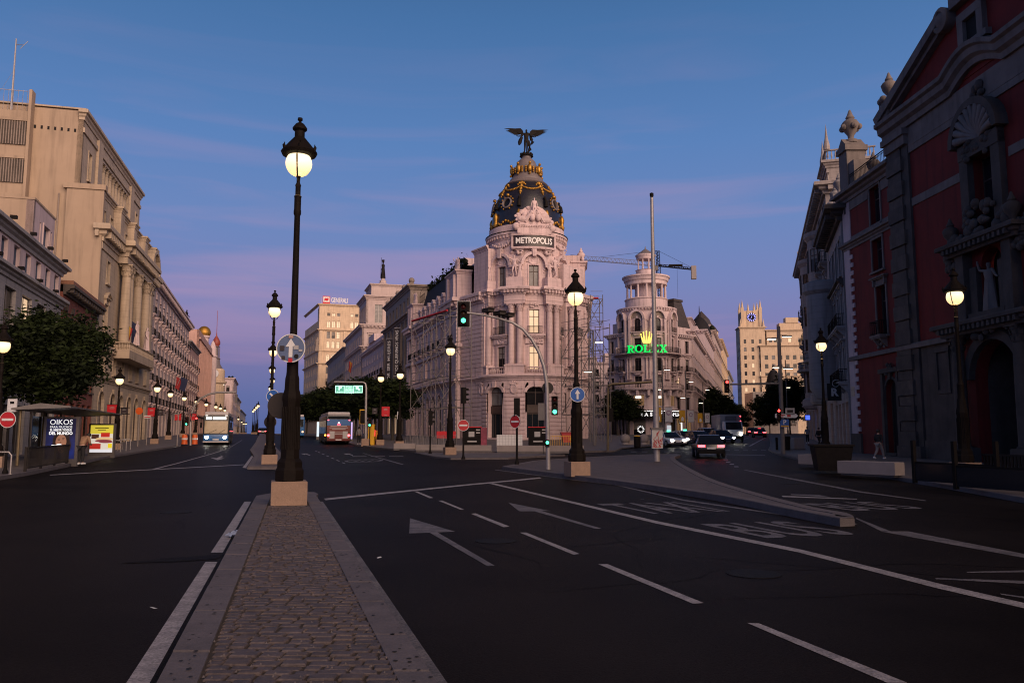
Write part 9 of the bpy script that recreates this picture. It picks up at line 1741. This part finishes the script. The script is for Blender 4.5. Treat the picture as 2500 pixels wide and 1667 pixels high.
v = gp(2455, 1165, .14); t = thing('slatted_bench', 'slatted seat behind the railing panels', 'bench', v[:], rad(-75)); [part('slat', lambda b: b.box(-.9 + i * .15, -.82 + i * .15, -.03, .03, .1, .75), M['brownmetal'], t, 0) for i in range(13)]; part('rail', lambda b: b.box(-.95, 1.05, -.035, .035, .75, .82), M['brownmetal'], t, 0)
# blue lit shop sign and ironwork on the grey shop house
q = at(1972, 1019, 95); t = thing('lit_shop_sign', 'tiny blue lit sign over the church side pavement', 'sign', q[:]); part('box', lambda b: b.box(-.32, .32, 0, .2, -.32, .32), M['iron'], t, 0); part('lit_face', lambda b: b.box(-.26, .26, -.02, -.001, -.26, .26), mat('blue_sign_light', (.05, .1, .8), .4, 0, emit=(.08, .15, 1), estr=1.4), t, 0)
# people
def person(label, loc, rz, pose, top, legs, h=1.7, hair='black'):
 t = thing('person', label, 'person', loc, rz, 'passers by'); k = h / 1.75
 put('body', fig(pose, 'skin', h), t)
 J = person_joints(h, pose); ex = lambda n, g: (J[n][0], tuple(r * g for r in J[n][1]))
 jt = {n: ex(n, 1.22) for n in ('pelvis', 'belly', 'chest', 'neckb', 'shl', 'ell', 'wrl', 'shr', 'elr', 'wrr')}; jt['neckb'] = ex('neckb', 1.0)
 put('jacket', figure_mesh('jacket', jt, [e for e in BONES if e[0] in jt and e[1] in jt], M[top], 2), t)
 jl = {n: ex(n, 1.22) for n in ('pelvis', 'hpl', 'knl', 'anl', 'hpr', 'knr', 'anr')}; put('trousers', figure_mesh('trousers', jl, [e for e in BONES if e[0] in jl and e[1] in jl], M[legs], 2), t)
 hd = Vector(J['head'][0]); part('hair', lambda b: b.sphere(hd + Vector((0, .02, .045)) * k, (.105 * k, .12 * k, .115 * k), 12, 8), M['hair'], t, 60)
 for n in ('tol', 'tor'): a = Vector(J['an' + n[2]][0]); q = Vector(J[n][0]); part('shoe', lambda b: b.tube([a + Vector((0, .03, -.05)), (a + q) / 2 + Vector((0, 0, -.02)), q], [.055, .055, .045], 8), M['signwhite'], t, 60)
 return t
v = gp(197, 1133, .15); person('person in tan jacket and black trousers leaning towards the lit posters', v[:], rad(165), 'bow', 'tanjacket', 'clothblack'); v = gp(2147, 1120, .14); person('person in dark top and pale shoes walking past the arched red house door', v[:], rad(120), 'walk', 'clothblack', 'clothgrey'); v = gp(876, 1084, .14); person('person in pale grey top standing beside the bus tail', v[:], rad(20), 'stand', 'clothgrey', 'clothblack'); v = gp(2008, 1095, .14); person('person in dark clothes under the church side lamp', (v.x + 2, v.y + 6, gz(v.y + 6) + .14), rad(10), 'walk', 'clothblack', 'clothblack'); v = gp(1972, 1082, .14); person('person far along the church side pavement', v[:], rad(-20), 'walk', 'clothgrey', 'clothblack')
# litter
v = gp(578, 1310, .01); t = thing('crumpled_cloth', 'crumpled pale blue rag lying beside the median kerb', 'litter', v[:]); rng = random.Random(2)
def rag(b):
 n = 12; vs = []
 for j in range(n):
  for i in range(n): u, w_ = i / (n - 1) - .5, j / (n - 1) - .5; vs.append((u * .34 + rng.uniform(-.015, .015), w_ * .16 + rng.uniform(-.012, .012), max(0, .075 * (1 - 3.2 * (u * u + w_ * w_))) + rng.uniform(0, .045)))
 b.add(vs, [(j * n + i, j * n + i + 1, (j + 1) * n + i + 1, (j + 1) * n + i) for j in range(n - 1) for i in range(n - 1)])
part('cloth', rag, mat('pale_blue_cloth', (.20, .24, .36), .8, .2, 12), t, 60); part('corner', lambda b: b.add([(.12, .05, .03), (.22, .09, .05), (.2, .0, .01)], [(0, 1, 2)]), MATS['pale_blue_cloth'], t, 0)
for px, py, lb in ((925, 1361, 'small white scrap on the lane right of the median'), (375, 1484, 'small pale scrap on the road left of the median'), (1568, 1218, 'tiny white scrap below the island kerb')): v = gp(px, py, .008); t = thing('paper_scrap', lb, 'litter', v[:], rng.random() * 3, 'scraps on the road'); part('paper', lambda b: b.add([(-.04, -.015, 0), (.04, -.02, .004), (.045, .015, .012), (-.03, .02, .003)], [(0, 1, 2, 3)]), M['signwhite'], t, 0)
